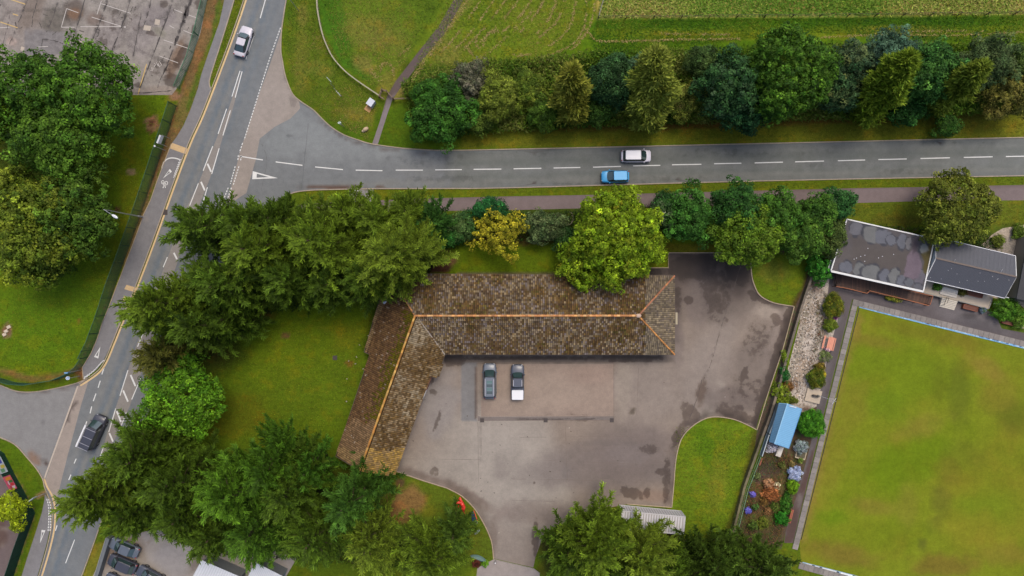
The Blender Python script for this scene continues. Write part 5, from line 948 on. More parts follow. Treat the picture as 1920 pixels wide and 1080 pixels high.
def conifer(label, px, py, rp, h, col=(84, 112, 24), col2=(116, 140, 40), dens=1.0, group='conifers of the windbreak', seed=None, lean=(0, 0), low=.18, dark=1.0, gap=0.0, dead=False, spr=1.0):
    TID[0] += 1; sd_ = TID[0]*11+5; R = np.random.RandomState(sd_)
    c = P(px, py, h*.72); zb = h*.5; Rm = rp/PPM*(H-zb)/H*1.12
    t = thing('conifer', label, 'tree', (c.x, c.y, 0), 0, group)
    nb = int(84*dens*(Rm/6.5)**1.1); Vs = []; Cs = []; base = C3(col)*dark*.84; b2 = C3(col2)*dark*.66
    br = MB(); wob = R.uniform(0, 6.28, 3)
    for i in range(nb):
        f = (i+.5)/nb; z0 = h*(low+(.97-low)*f**.85); az = i*2.399963+R.uniform(-.35, .35)
        if gap and R.rand() < gap: continue
        prof = (1-f)**.62*(.80+.20*math.sin(2*az+wob[0]))*(1+.10*math.sin(5*az+wob[1])); Lb = max(1.1, Rm*prof*R.uniform(.78, 1.12))
        rise = .12+.55*f+R.uniform(-.1, .15)
        ax = np.array([math.cos(az), math.sin(az), 0.0]); up = np.array([0, 0, 1.0])
        # branch curve
        ns = max(6, int(Lb/.30)); ts = np.linspace(.12, 1, ns)
        bend = R.uniform(-.25, .25); side0 = np.cross(up, ax)
        pts = ax[None]*(ts*Lb)[:, None]+up[None]*(Lb*(rise*ts-.22*ts**2+.12*ts**4))[:, None]+side0[None]*(bend*Lb*ts**2*.5)[:, None]+np.array([0, 0, z0])
        tan = unit(np.gradient(pts, axis=0)); side = unit(np.cross(up, tan)); nrm = np.cross(tan, side)
        bc = (base*(1-.5)+b2*.5)*math.exp(R.normal(0, .16)); hue = R.uniform(0, 1)
        if Lb > 2.2: br.tube(tuple(pts[0]*[0, 0, 1]), tuple(pts[int(ns*.6)]), .07+.012*Lb, .03, 4, cap=False)
        for sgn in (-1, 1):
            # branchlets: length tapers towards tip, angled forward
            lt = (.30*Lb*np.sin(np.pi*np.clip(ts*.9+.12, 0, 1))**.7*(1.02-ts*.5)+.45)*R.uniform(.6, 1.3, ns)*spr; lt = np.clip(lt*.85, .4, 1.6)
            fa = R.uniform(.35, .95, ns)
            dirv = unit(tan*np.cos(fa)[:, None]+side*(sgn*np.sin(fa))[:, None]+nrm*R.uniform(-.1, .55, ns)[:, None])
            Vs.append((pts, dirv, nrm, lt, bc, hue))
        lt = np.array([1.2, .95, .85])*R.uniform(.8, 1.2); Vs.append((pts[[-1, -1, -2]], unit(tan[[-1, -1, -2]]+R.normal(0, .25, (3, 3))), nrm[[-1, -1, -2]], lt, bc*1.15, hue))
    Pp = np.concatenate([v[0] for v in Vs]); D = np.concatenate([v[1] for v in Vs]); N = np.concatenate([v[2] for v in Vs]); L = np.concatenate([v[3] for v in Vs])
    B = np.concatenate([np.repeat(v[4][None], len(v[0]), 0) for v in Vs]); Hh = np.concatenate([np.full(len(v[0]), v[5]) for v in Vs])
    # each branchlet: curved pointed blade in two segments plus short forward side sprigs
    VV = []; CC = []
    def blade(P0, D0, N0, L0, W0, col, curl):
        n = len(P0); S_ = unit(np.cross(D0, N0)); upv = np.array([0, 0, 1.0])
        m1 = P0+D0*(L0*.5)[:, None]+upv*(curl*L0*.12)[:, None]; tp = P0+D0*(L0)[:, None]+upv*(curl*L0*.42)[:, None]
        w = (W0/2)[:, None]
        q1 = np.stack([P0-S_*w*.55, P0+S_*w*.55, m1+S_*w, m1-S_*w], 1); q2 = np.stack([m1-S_*w, m1+S_*w, tp+S_*w*.12, tp-S_*w*.12], 1)
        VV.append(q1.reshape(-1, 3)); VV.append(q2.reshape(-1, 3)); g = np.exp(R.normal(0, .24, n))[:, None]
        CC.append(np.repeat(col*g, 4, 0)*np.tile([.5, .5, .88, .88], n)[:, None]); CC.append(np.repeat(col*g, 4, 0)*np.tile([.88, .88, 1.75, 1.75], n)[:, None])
    curl = R.uniform(-.2, .9, len(Pp)); roll = unit(N+R.normal(0, .35, N.shape))
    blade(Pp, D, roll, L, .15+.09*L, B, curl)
    for s_, at_ in ((1, .25), (-1, .42), (1, .6), (-1, .75)):
        S_ = unit(np.cross(D, roll)); d2 = unit(D*.78+S_*(s_*.62)+R.normal(0, .12, D.shape)+np.array([0, 0, .12]))
        k = R.rand(len(Pp)) < .86
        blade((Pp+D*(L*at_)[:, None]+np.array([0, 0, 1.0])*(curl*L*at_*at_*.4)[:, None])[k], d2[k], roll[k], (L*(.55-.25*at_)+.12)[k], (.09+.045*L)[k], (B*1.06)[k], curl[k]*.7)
    V = np.concatenate(VV); C = np.concatenate(CC); F = np.arange(len(V)).reshape(-1, 4)
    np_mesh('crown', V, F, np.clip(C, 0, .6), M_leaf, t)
    trunk_mesh(t, h*.96, .2+h*.013, [], sd_); 
    if br.v: br.build('branches', M_bark, t, True)
    return t

def poplar(label, base, tip, h, Rm, col, col2, name='poplar_tree', leaf=.7, dens=.8, group='golden poplars of the north hedge', fat=1.05, bare=0):
    TID[0] += 1; sd_ = TID[0]*13+1; R = np.random.RandomState(sd_)
    b = P(*base, 0); tp = P(*tip, h)-b; t = thing(name, label, 'tree', b, 0, group); ax = np.array(tp); Lx = np.linalg.norm(ax); au = ax/Lx
    n = int(1500*dens*(Rm/1.8)*(h/14)); f = R.uniform(.08, 1, n); az = R.uniform(0, 6.28, n)
    u1 = np.cross(au, [0, 1, 0.01]); u1 /= np.linalg.norm(u1); u2 = np.cross(au, u1); o = np.cos(az)[:, None]*u1+np.sin(az)[:, None]*u2
    ph = R.uniform(0, 6, 2); prof = np.sin(np.pi*np.clip(f, 0, 1)**fat)**.6*(1+.24*np.sin(3*az+ph[0]+11*f)+.20*np.sin(5*az-17*f+ph[1])); rr = Rm*prof*R.uniform(.35, 1.1, n)+.05
    root = ax[None]*f[:, None]+o*rr[:, None]; nl = 12; idx = np.repeat(np.arange(n), nl)
    D = unit(au*.8*np.array([1, 1, .5])+o[idx]*R.uniform(.15, .7, n*nl)[:, None]+R.normal(0, .25, (n*nl, 3))); N = unit(o[idx]*.5+R.normal(0, .4, (n*nl, 3))+np.array([0, 0, 1.0]))
    Pp = root[idx]+R.normal(0, .2, (n*nl, 3)); L = leaf*R.uniform(.6, 1.4, n*nl); mixc = np.clip(R.normal(.5, .3, n), 0, 1)[idx][:, None]
    cc = 1.22*(C3(col)*(1-mixc)+C3(col2)*mixc)*np.exp(R.normal(0, .2, n))[idx][:, None]*np.exp(R.normal(0, .18, n*nl))[:, None]
    V, F, C = leaf_quads(Pp, D, N, L, L*.24, cc); np_mesh('crown', V, F, np.clip(C, 0, .6), M_leaf, t)
    rq = rnd(sd_); trunk_mesh(t, h, .26, [(rq.uniform(.1, .4), tuple(ax*(f_+.3)+(np.cos(a_)*u1+np.sin(a_)*u2)*Rm*.8)) for f_, a_ in ((.1, 1), (.2, 3), (.3, 5), (.25, 0), (.15, 4))], sd_, top=tuple(ax*.95)); return t

def ground_plants(name, polys, n, hgt, cols, label=None, size=.3, seed=1, up=.8, gain=1.25, width=.3, ps=.25):
    """stuff: undergrowth or tufts, many little blades over an area (polygons in photo pixels)"""
    R = np.random.RandomState(seed); P0 = []; tot = sum((max(p[0] for p in q)-min(p[0] for p in q))*(max(p[1] for p in q)-min(p[1] for p in q)) for q in polys)
    for q in polys:
        x0, x1 = min(p[0] for p in q), max(p[0] for p in q); y0, y1 = min(p[1] for p in q), max(p[1] for p in q)
        m = int(n*(x1-x0)*(y1-y0)/tot); X = R.uniform(x0, x1, m); Y = R.uniform(y0, y1, m); k = poly_sd(X, Y, q) < 0
        P0.append(np.stack([(X[k]-960)/PPM, (540-Y[k])/PPM], 1))
    P0 = np.concatenate(P0); m = len(P0); hh = hgt*(.5+vnoise(P0[:, 0], P0[:, 1], .35, seed+1)+.3*R.rand(m)); z = np.clip(R.rand(m)**.5*np.clip(hh, .02, None), .0, None)
    D = unit(R.normal(0, 1, (m, 3))*np.array([1, 1, .2])+np.array([0, 0, up])); N = unit(np.cross(D, R.normal(0, 1, (m, 3)))); N[:, 2] = np.abs(N[:, 2])+.3; N = unit(N)
    L = size*R.uniform(.5, 1.4, m); pal = np.array([A(*c) for c in cols])*gain; v = vnoise(P0[:, 0], P0[:, 1], ps, seed+3)+R.normal(0, .22, m); ci = np.clip(((v+.5)*len(pal)).astype(int), 0, len(pal)-1)
    cc = pal[ci]*np.exp(R.normal(0, .2, m))[:, None]; V, F, C = leaf_quads(np.column_stack([P0, z]), D, N, L, L*width, cc)
    o = np_mesh(name, V, F, C, M_leaf); o['kind'] = 'stuff'; return o

# ---------- west park: oaks
DK, MD, OL = (56, 92, 22), (84, 122, 30), (112, 128, 34)
g = 'park oaks west of the main road'
broadleaf('large dark green oak whose crown overhangs the old car park corner', 170, 172, 86, 13, DK, col2=MD, group=g, leaf=.4, clump=.85, lobe_a=.12)
broadleaf('dark green oak at the left edge directly below the car park', 40, 178, 82, 12, DK, col2=MD, group=g, leaf=.4, clump=.85)
broadleaf('oak crown between the car park oak and the lighter oaks below it', 118, 262, 84, 12, (60, 94, 24), col2=(92, 126, 34), group=g, leaf=.4, clump=.85, asp=.9)
broadleaf('small oak crown at the left edge above the patch of open grass', 6, 215, 52, 10, MD, col2=OL, group=g, leaf=.38)
broadleaf('olive green oak with yellowish top, lowest big crown at the left edge', 66, 428, 96, 12, (78, 100, 24), col2=(124, 136, 36), group=g, leaf=.4, clump=.8, lobe_a=.14)
broadleaf('darker oak touching the street lamp head on its right side', 150, 405, 66, 11, (54, 84, 22), col2=(86, 112, 32), group=g, leaf=.38, asp=1.1)
broadleaf('olive oak crown at the left edge above the lowest big crown', 16, 368, 60, 11, (84, 106, 26), col2=(126, 138, 38), group=g, leaf=.38)
broadleaf('dark lower oak crown hanging over the lawn at the bottom of the park group', 90, 490, 38, 8, (60, 86, 22), col2=(92, 112, 30), group=g, leaf=.36)
# ---------- windbreak conifers
GA, GB, GC = ((66, 92, 20), (96, 124, 32)), ((82, 108, 22), (118, 142, 38)), ((92, 116, 24), (134, 154, 48))
cl_ = [
 (378, 428, 90, 15, GA, 'conifer leaning over the main road with a bare brown centre, top left of the windbreak', dict(gap=.35, dens=.9)),
 (462, 425, 74, 14, GA, 'conifer beside the give way line, second from the left at the top of the windbreak', {}),
 (515, 412, 58, 12, GA, 'dark conifer close against the kerb of the side road mouth', dict(dark=.9)),
 (478, 470, 86, 17, GB, 'bright green conifer in the middle of the upper left windbreak', {}),
 (595, 455, 90, 17, GB, 'soft broad conifer between the side road and the west lawn', {}),
 (648, 398, 48, 10, GB, 'low feathery conifer overhanging the footpath crossing', {}),
 (735, 480, 92, 18, GC, 'tallest yellow green conifer beside the hall roof corner', dict(dens=1.2)),
 (705, 415, 58, 12, GB, 'conifer overhanging the kerbside verge above the tallest yellow green one', {}),
 (765, 398, 46, 10, GB, 'small conifer whose branches reach over the footpath start', dict(dark=.95)),
 (812, 415, 42, 8, ((44, 84, 26), (72, 112, 40)), 'dark bushy conifer at the right end of the upper windbreak', {}),
 (690, 520, 70, 14, GA, 'conifer above the lawn to the left of the hall roof corner', dict(dark=.95)),
 (540, 525, 76, 14, GA, 'shaded conifer at the top edge of the west lawn', dict(dark=.88)),
 (620, 535, 60, 12, GA, 'drooping conifer at the top edge of the west lawn nearest the hall', dict(dark=.9)),
 (420, 535, 84, 16, GA, 'conifer just right of the leftmost star shaped crown', {}),
 (300, 574, 84, 17, GB, 'leftmost star shaped conifer crown spreading over the yellow kerb line', dict(dens=1.2)),
 (372, 610, 80, 14, GA, 'dark conifer left of the west lawn', dict(dark=.9)),
 (430, 600, 52, 11, GA, 'short dark conifer touching the left edge of the west lawn', dict(dark=.85)),
 (305, 665, 62, 11, ((78, 84, 26), (112, 112, 44)), 'brownish thin conifer beside the hatched road markings', dict(gap=.2)),
 (258, 858, 84, 14, GA, 'conifer beside the black van on the main road', {}),
 (330, 905, 78, 15, GA, 'dark conifer in the middle of the lower left windbreak', dict(dark=.92)),
 (185, 925, 88, 17, GB, 'star shaped conifer spreading farthest over the lower main road', dict(dens=1.2)),
 (252, 962, 62, 13, GA, 'conifer above the parked cars at the bottom left', {}),
 (345, 968, 70, 13, GA, 'conifer above the pale service yard', {}),
 (505, 885, 78, 15, ((60, 98, 20), (88, 124, 30)), 'bright green conifer at the bottom edge of the west lawn', dict(dens=1.2)),
 (432, 925, 80, 18, ((68, 106, 20), (102, 142, 36)), 'brightest green star shaped conifer in the lower windbreak', dict(dens=1.2)),
 (540, 925, 80, 15, GA, 'conifer right of the brightest star shaped one', {}),
 (480, 992, 80, 15, ((60, 98, 22), (94, 130, 34)), 'conifer above the white ribbed shed roofs', {}),
 (580, 880, 46, 11, ((58, 100, 22), (84, 124, 34)), 'conifer tucked against the lower west corner of the hall', {}),
 (655, 945, 66, 14, ((58, 98, 26), (88, 126, 44)), 'grey green conifer below the gable end of the hall', {}),
 (692, 908, 38, 9, ((52, 84, 20), (78, 110, 30)), 'small dark conifer whose tips touch the gable end of the hall', {}),
 (590, 1010, 84, 15, GA, 'conifer with dead brown twigs near the bottom edge', dict(gap=.15)),
 (690, 1020, 72, 13, GC, 'yellowish conifer at the bottom edge under the brown bare patch', dict(gap=.12)),
 (735, 950, 34, 8, GA, 'thin lower conifer on the left edge of the brown bare patch', dict(dark=.9)) if 0 else None,
 (805, 1050, 72, 13, GB, 'conifer nearest the red ornament beside the drive', {}),
 (852, 1000, 40, 8, ((62, 92, 24), (96, 120, 40)), 'small conifer shading the blue and orange board', {}),
 (398, 1006, 56, 12, GA, 'conifer at the bottom edge over the left white shed roof', dict(dark=.9)),
 (1120, 1030, 82, 14, GB, 'conifer overhanging the right side of the drive', dict(dens=1.15)),
 (1062, 1050, 56, 11, GA, 'conifer at the bottom edge right beside the drive mouth', {}),
 (1206, 1050, 72, 14, GC, 'conifer overhanging the white container', dict(dens=1.1)),
 (1140, 1070, 60, 12, GA, 'conifer with orange dead tips at the bottom edge', dict(gap=.15)),
 (1330, 1072, 74, 12, ((60, 86, 22), (88, 112, 32)), 'soft dark conifer below the oval lawn', dict(dark=.95)),
 (1432, 1072, 72, 12, ((62, 88, 24), (92, 116, 36)), 'conifer at the bottom left corner of the bowling green', {}),
 (1265, 1090, 60, 12, GA, 'conifer cut by the bottom edge between the container and the oval lawn', {}),
]
for q in cl_:
    if q: x, y, r_, h, (c1, c2), lab, kw = q; conifer(lab, x, y, r_, h, c1, c2, **kw)
broadleaf('bright green leafy tree among the conifers beside the road hatching', 340, 745, 76, 9, (70, 116, 18), col2=(112, 156, 34), leaf=.46, clump=.8, name='broadleaf_tree', lobe_a=.12, leafw=.45)
# low dark growth in the windbreak
ground_plants('undergrowth', [[(470, 410), (700, 400), (850, 430), (800, 520), (700, 560), (480, 590), (420, 650), (350, 700), (340, 660), (420, 520)], [(270, 860), (560, 850), (720, 950), (800, 1060), (420, 1040), (250, 980)], [(1060, 990), (1300, 1010), (1480, 1040), (1480, 1090), (1050, 1090)]], 60000, .9, ((40, 56, 18), (50, 72, 20), (58, 82, 22), (66, 54, 30)), size=.55, seed=31)

# ---------- north hedge
g = 'broadleaved trees and bushes of the north hedge'
BU = [
 (826, 208, 66, 6, (44, 84, 24), (70, 116, 34), {}, 'round dark green bush at the left end of the north hedge beside the field path', .3),
 (882, 150, 38, 5, (86, 92, 66), (122, 116, 96), dict(clump=.5), 'greyish purple bush behind the round dark bush at the hedge end', .26),
 (934, 182, 38, 6, (88, 104, 28), (126, 138, 48), dict(asp=1.2), 'olive green bush right of the round dark bush', .28),
 (900, 225, 26, 3.5, (70, 92, 30), (98, 116, 40), dict(), 'low bush between the round dark bush and the verge', .26),
 (990, 170, 40, 4, (74, 98, 24), (112, 124, 40), dict(), 'rough bush left of the first golden poplar', .26),
 (1020, 215, 30, 4, (60, 92, 24), (92, 120, 34), dict(), 'low green bush left of the foot of the first golden poplar', .26),
 (1146, 152, 48, 10, (36, 66, 34), (62, 96, 48), dict(lobe_a=.1), 'dark blue green tree between the first two golden poplars', .3),
 (1120, 205, 30, 5, (46, 76, 24), (72, 104, 36), dict(), 'dark bush under the blue green tree between the poplars', .26),
 (1195, 130, 24, 7, (52, 84, 56), (84, 112, 76), dict(), 'small bluish tree behind the largest golden poplar', .28),
 (1275, 190, 34, 5, (78, 98, 28), (130, 134, 52), dict(top_col=(150, 122, 76)), 'yellowish scrub bush right of the largest golden poplar', .26),
 (1315, 118, 30, 6, (56, 82, 36), (88, 112, 54), dict(), 'grey green bush behind the scrub right of the largest poplar', .26),
 (1365, 165, 62, 11, (30, 62, 30), (62, 100, 48), dict(clump=.7, top_col=(110, 140, 96)), 'dark glossy tree left of the biggest hedge tree', .36),
 (1398, 205, 46, 8, (30, 66, 34), (56, 96, 48), dict(), 'dark lower tree crown over the verge left of the biggest hedge tree', .34),
 (1478, 138, 84, 14, (50, 86, 18), (86, 122, 30), dict(clump=.6, asp=1.05, lobe_a=.06), 'biggest tree of the north hedge, with a dense domed green crown', .36),
 (1572, 165, 44, 9, (34, 66, 34), (72, 104, 60), dict(top_col=(150, 160, 90)), 'dark tree right of the biggest hedge tree with pale flower heads', .32),
 (1600, 120, 40, 9, (48, 76, 50), (86, 104, 66), dict(top_col=(150, 158, 84)), 'grey green tree behind the leaning olive poplar', .3),
 (1665, 105, 56, 10, (56, 88, 68), (92, 120, 92), dict(asp=.7), 'bluish willow like tree with a silvery top in the north hedge', .28),
 (1735, 135, 56, 11, (42, 84, 32), (84, 128, 50), dict(), 'fresh green tree between the two leaning poplars', .36),
 (1700, 205, 34, 5, (38, 78, 28), (64, 108, 40), dict(), 'green bush below the fresh green tree', .3),
 (1775, 235, 24, 3, (42, 80, 24), (70, 106, 34), dict(), 'low bush on the verge under the right leaning poplar', .26),
 (1850, 120, 50, 9, (60, 82, 44), (92, 108, 60), dict(), 'grey green tree behind the right leaning poplar', .28),
 (1885, 175, 52, 7, (92, 96, 34), (126, 116, 52), dict(), 'brownish olive tree at the right end of the north hedge', .28),
 (1915, 120, 34, 8, (62, 88, 34), (96, 116, 48), dict(), 'green tree cut by the right edge in the north hedge', .28),
]
for x, y, r_, h, c1, c2, kw, lab, lf in BU: broadleaf(lab, x, y, r_*.94, h, c1, col2=c2, leaf=lf, cat='tree' if h > 5.5 else 'bush', name='broadleaf_tree' if h > 5.5 else 'bush', group=g, **kw)
poplar('left and smallest golden poplar of the north hedge', (1072, 226), (1073, 128), 14, 1.8, (104, 112, 34), (138, 138, 52), fat=.8)
poplar('largest golden poplar, upright, middle of the north hedge', (1212, 238), (1232, 98), 18, 2.3, (104, 118, 36), (144, 152, 62), dens=1.1, fat=.85)
poplar('leaning olive poplar in front of the silvery tree', (1610, 222), (1706, 106), 16, 2.1, (84, 110, 22), (120, 140, 38), dens=1.3, fat=.8)
poplar('slender leaning poplar with bare brown limbs near the right edge', (1738, 208), (1844, 124), 15, 1.5, (88, 106, 26), (120, 136, 44), dens=.8, fat=.9)
ground_plants('undergrowth', [[(755, 160), (900, 120), (1120, 105), (1500, 90), (1990, 90), (1990, 205), (1720, 225), (1480, 228), (1240, 236), (960, 248), (790, 262)]], 150000, 2.6, ((52, 80, 22), (66, 98, 24), (82, 112, 28), (98, 120, 36), (110, 118, 52)), size=.5, seed=32, gain=1.5)

# ---------- south of the side road
g = 'trees and bushes between the footpath and the hall'
SU = [
 (918, 394, 36, 4.5, (26, 76, 34), (50, 112, 52), dict(asp=.6, lobe_a=.06), 'glossy dark green bush beside the footpath above the yellow tree', .26),
 (868, 425, 26, 4, (56, 92, 40), (96, 116, 62), dict(), 'mixed bush between the windbreak and the yellow tree', .26),
 (848, 440, 20, 3, (40, 92, 36), (64, 120, 44), dict(), 'small green bush at the corner of the bare soil patch', .24),
 (1020, 425, 42, 4, (70, 92, 50), (104, 116, 72), dict(asp=.7, clump=.5), 'grey green shrub with bare branches between the yellow and lime trees', .26),
 (1060, 445, 28, 3, (44, 76, 32), (66, 100, 44), dict(asp=.8), 'dark shrub tucked under the left side of the lime green tree', .24),
 (1243, 405, 26, 7, (42, 72, 34), (70, 98, 46), dict(top_col=(220, 222, 190), clump=.5), 'dark bush with white flower heads right of the lime green tree', .28),
 (1288, 404, 44, 8, (48, 92, 28), (76, 124, 42), dict(asp=1.2), 'mid green tree right of the white flowering bush', .3),
 (1246, 382, 22, 5, (38, 76, 32), (62, 104, 46), dict(), 'dark green bush beside the footpath above the white flowering bush', .26),
 (1378, 388, 44, 9, (38, 76, 28), (64, 110, 40), dict(), 'dark green tree over the footpath, middle of the row', .32),
 (1398, 440, 62, 9, (78, 108, 22), (116, 142, 36), dict(lobe_a=.1), 'yellowish green tree overhanging the top edge of the yard', .34),
 (1345, 430, 30, 6, (66, 100, 24), (94, 124, 34), dict(), 'olive bush above the top left corner of the yard', .3),
 (1455, 404, 46, 8, (56, 96, 26), (86, 126, 40), dict(), 'green tree right of the yellowish tree at the yard', .32),
 (1500, 445, 44, 7, (60, 96, 28), (92, 124, 40), dict(), 'green tree above the kidney shaped lawn corner', .32),
 (1530, 400, 34, 7, (52, 90, 24), (80, 114, 36), dict(), 'tree right of centre in the row beside the clubhouse', .3),
 (1568, 385, 30, 6, (40, 84, 36), (62, 108, 48), dict(), 'rightmost tree of the row, just above the corner of the flat roof', .28),
 (1558, 440, 26, 5, (66, 86, 36), (92, 108, 50), dict(asp=1.6), 'thin grey green bush along the west side of the clubhouse lean-to', .28),
 (1792, 392, 70, 8, (82, 96, 26), (124, 128, 44), dict(lobe_a=.09, clump=.65), 'round olive tree behind the grey pavilion roof', .34),
]
for x, y, r_, h, c1, c2, kw, lab, lf in SU: broadleaf(lab, x, y, r_, h, c1, col2=c2, leaf=lf, cat='tree' if h > 5.5 else 'bush', name='broadleaf_tree' if h > 5.5 else 'bush', group=g, **kw)
broadleaf('small golden yellow tree with open crown beside the hall lawn', 935, 437, 46, 6, (134, 134, 28), col2=(186, 172, 44), leaf=.28, clump=.5, dens=.55, lobe_a=.25, lobes=4, group=g)
lt_ = thing('lime_green_tree', 'large lime green tree with a tapering crown overhanging the hall roof', 'tree', P(1155, 440), 0, g)
for (x, y, r_, h) in ((1155, 404, 52, 10.5), (1128, 440, 60, 11), (1180, 440, 62, 11), (1160, 478, 62, 9.5), (1092, 492, 50, 7), (1215, 462, 38, 6.5), (1158, 380, 24, 7.5)):
    q = broadleaf('x', x, y, r_*.94, h, (98, 128, 18), col2=(130, 152, 28), leaf=.36, clump=.6, lobe_a=.16, top_col=(156, 152, 36))
    for ch in list(q.children):
        if ch.name.startswith('crown'): ch.parent = lt_; ch.location = q.location-lt_.location; ch.name = 'crown'
        else: bpy.data.objects.remove(ch)
    bpy.data.objects.remove(q)
trunk_mesh(lt_, 7, .35, [(.5, (3, 2, 7)), (.5, (-3, -2, 6)), (.6, (2, -3, 7)), (.4, (-2, 3, 7)), (.6, (4, -1, 5))], 99)
ground_plants('undergrowth', [[(880, 400), (1110, 395), (1080, 450), (900, 455)], [(1200, 385), (1580, 380), (1550, 440), (1480, 480), (1300, 450), (1200, 430)], [(1595, 420), (1745, 428), (1745, 440)], [(1690, 440), (1850, 440), (1880, 470), (1840, 462)], [(830, 400), (880, 400), (880, 460), (830, 470)]], 26000, .8, ((40, 62, 24), (52, 84, 26), (72, 98, 34), (90, 76, 60)), size=.35, seed=33)
# bare branches poking from the grey green shrub
bd = thing('dead_branches', 'bare pale branches sticking out of the grey green shrub beside the lime tree', 'dead branches', P(1055, 428)); m = MB(); r = rnd(77)
for s in range(9):
    a = Vector((r.uniform(-.3, .3), r.uniform(-.3, .3), 1.2)); an = r.uniform(0, 6.28)
    for k in range(5): an += r.uniform(-.6, .6); b_ = a+Vector((math.cos(an)*.6, math.sin(an)*.45, r.uniform(.2, .5))); m.tube(a, b_, .06-.01*k, .05-.01*k, 5); c_ = b_+Vector((math.cos(an+.9)*.4, math.sin(an+.9)*.4, .2)); m.tube(b_, c_, .03, .012, 4); a = b_
m.build('branches', M_deadwood, bd)

# ---------- garden beds of the bowling club
g = 'shrubs in the club garden beds'
GU = [
 (1563, 573, 19, 1.6, (78, 98, 22), (132, 124, 34), dict(asp=1.2, lobe_a=.03, clump=.35, dens=1.3), 'large clipped oval bush, topmost in the gravel bed', .13),
 (1557, 609, 13, 1.1, (84, 108, 26), (122, 132, 40), dict(lobe_a=.1, clump=.3), 'small green bush just below the topmost clipped oval bush', .13),
 (1531, 709, 17, 1.5, (74, 98, 20), (124, 118, 34), dict(lobe_a=.04, clump=.35, asp=1.1, dens=1.3), 'round clipped bush above the concrete slab with the flagpole', .13),
 (1537, 690, 10, .9, (104, 96, 34), (132, 112, 40), dict(clump=.3), 'brownish green bush touching the round clipped bush', .12),
 (1542, 702, 6, .7, (206, 190, 40), (230, 210, 60), dict(clump=.25), 'bright yellow flowering plant beside the round clipped bush', .11),
 (1547, 668, 12, .9, (90, 112, 50), (140, 150, 90), dict(clump=.3, top_col=(220, 190, 190), dens=.6), 'speckled flowering plant below the orange picnic table', .12),
 (1521, 794, 26, 3.0, (54, 112, 20), (88, 146, 34), dict(lobe_a=.02, clump=.4, dens=1.4), 'ball shaped bright green tree right of the blue shelter', .15),
 (1502, 838, 12, 1.2, (120, 140, 130), (190, 200, 210), dict(clump=.3, top_col=(226, 226, 236)), 'white flowering shrub standing behind the stone planter', .14),
 (1490, 888, 13, 1.3, (160, 176, 214), (190, 200, 230), dict(clump=.3, top_col=(226, 230, 240)), 'pale blue hydrangea beside the club path', .15),
 (1486, 911, 11, 1.2, (94, 136, 20), (126, 166, 34), dict(asp=1.4, clump=.3, lobe_a=.04), 'lime green clipped hedge block below the blue hydrangea', .12),
 (1466, 972, 13, 1.3, (40, 110, 24), (66, 140, 38), dict(clump=.35), 'bright green bush left of the long brown bench', .16),
 (1474, 945, 11, .9, (50, 100, 26), (80, 124, 38), dict(asp=1.8, clump=.3), 'green leafy plants along the path below the clipped hedge block', .15),
 (1446, 924, 16, 1.0, (140, 84, 44), (178, 116, 70), dict(clump=.35, dens=.8), 'rust brown withered bush in the middle of the flower bed', .17),
 (1441, 908, 10, .9, (176, 124, 84), (210, 168, 128), dict(clump=.3, dens=.8), 'pale orange faded flower clump above the rust brown bush', .15),
 (1456, 910, 6, .8, (190, 176, 130), (214, 204, 170), dict(clump=.25), 'cream spiky plant right of the pale orange clump', .14),
 (1411, 927, 5, .7, (110, 100, 190), (140, 130, 220), dict(clump=.22), 'upper purple flower clump against the boundary wall', .1),
 (1403, 957, 6, .7, (104, 100, 190), (130, 130, 220), dict(clump=.22), 'lower purple flower clump against the boundary wall', .1),
 (1478, 725, 10, .6, (118, 84, 42), (142, 100, 56), dict(clump=.3, dens=.7), 'low brown heather patch on the gravel', .13),
 (1465, 740, 16, 1.2, (100, 124, 26), (146, 160, 50), dict(asp=1.5, ang=-15, clump=.35, dens=.8), 'yellow green bush growing against the wall above the blue shelter', .16),
 (1482, 750, 14, .9, (82, 98, 26), (112, 118, 40), dict(asp=.5, clump=.3), 'low olive plants along the top side of the blue shelter', .14),
 (1472, 672, 5, 1.0, (112, 140, 30), (140, 160, 50), dict(asp=3, ang=-15, clump=.25), 'narrow lime climber on the inner side of the boundary wall', .13),
 (1471, 702, 8, 1.2, (30, 90, 34), (54, 116, 50), dict(asp=1.8, ang=-15, clump=.3), 'dark green climber on the inner side of the boundary wall', .15),
 (1534, 502, 19, 3.2, (44, 106, 26), (78, 138, 44), dict(asp=1.7, ang=-20, clump=.4), 'fresh green bamboo like bush beside the end of the flat roofed clubhouse', .28),
 (1757, 537, 8, 1.4, (70, 110, 36), (104, 140, 50), dict(clump=.25), 'potted green shrub on the terrace beside the pavilion entrance', .12),
 (1803, 548, 7, 1.3, (92, 92, 34), (130, 120, 60), dict(clump=.25), 'brownish potted plant on the terrace beside the planter', .12),
 (1887, 580, 26, 2.0, (64, 110, 24), (104, 146, 44), dict(clump=.4, asp=.8), 'bushy green shrub near the right edge behind the brown planter', .18),
 (1912, 600, 16, 1.2, (80, 120, 30), (112, 146, 50), dict(clump=.3), 'small leafy bush at the right edge beside the stone box', .15),
 (1843, 581, 6, .8, (90, 120, 50), (120, 140, 190), dict(clump=.22, top_col=(230, 225, 240)), 'small pot of white and purple flowers below the terrace corner', .1),
 (1872, 452, 12, 1.2, (88, 104, 30), (120, 130, 50), dict(clump=.3), 'weedy bush on the rubble behind the pavilion', .16),
 (1910, 435, 14, 1.0, (76, 100, 26), (104, 124, 40), dict(clump=.3), 'low weeds at the right edge behind the pavilion', .15),
]
for x, y, r_, h, c1, c2, kw, lab, lf in GU: broadleaf(lab, x, y, r_, h, c1, col2=c2, leaf=lf, cat='shrub', name='shrub', group=g, zc=h*.5, low=-.7, **kw)
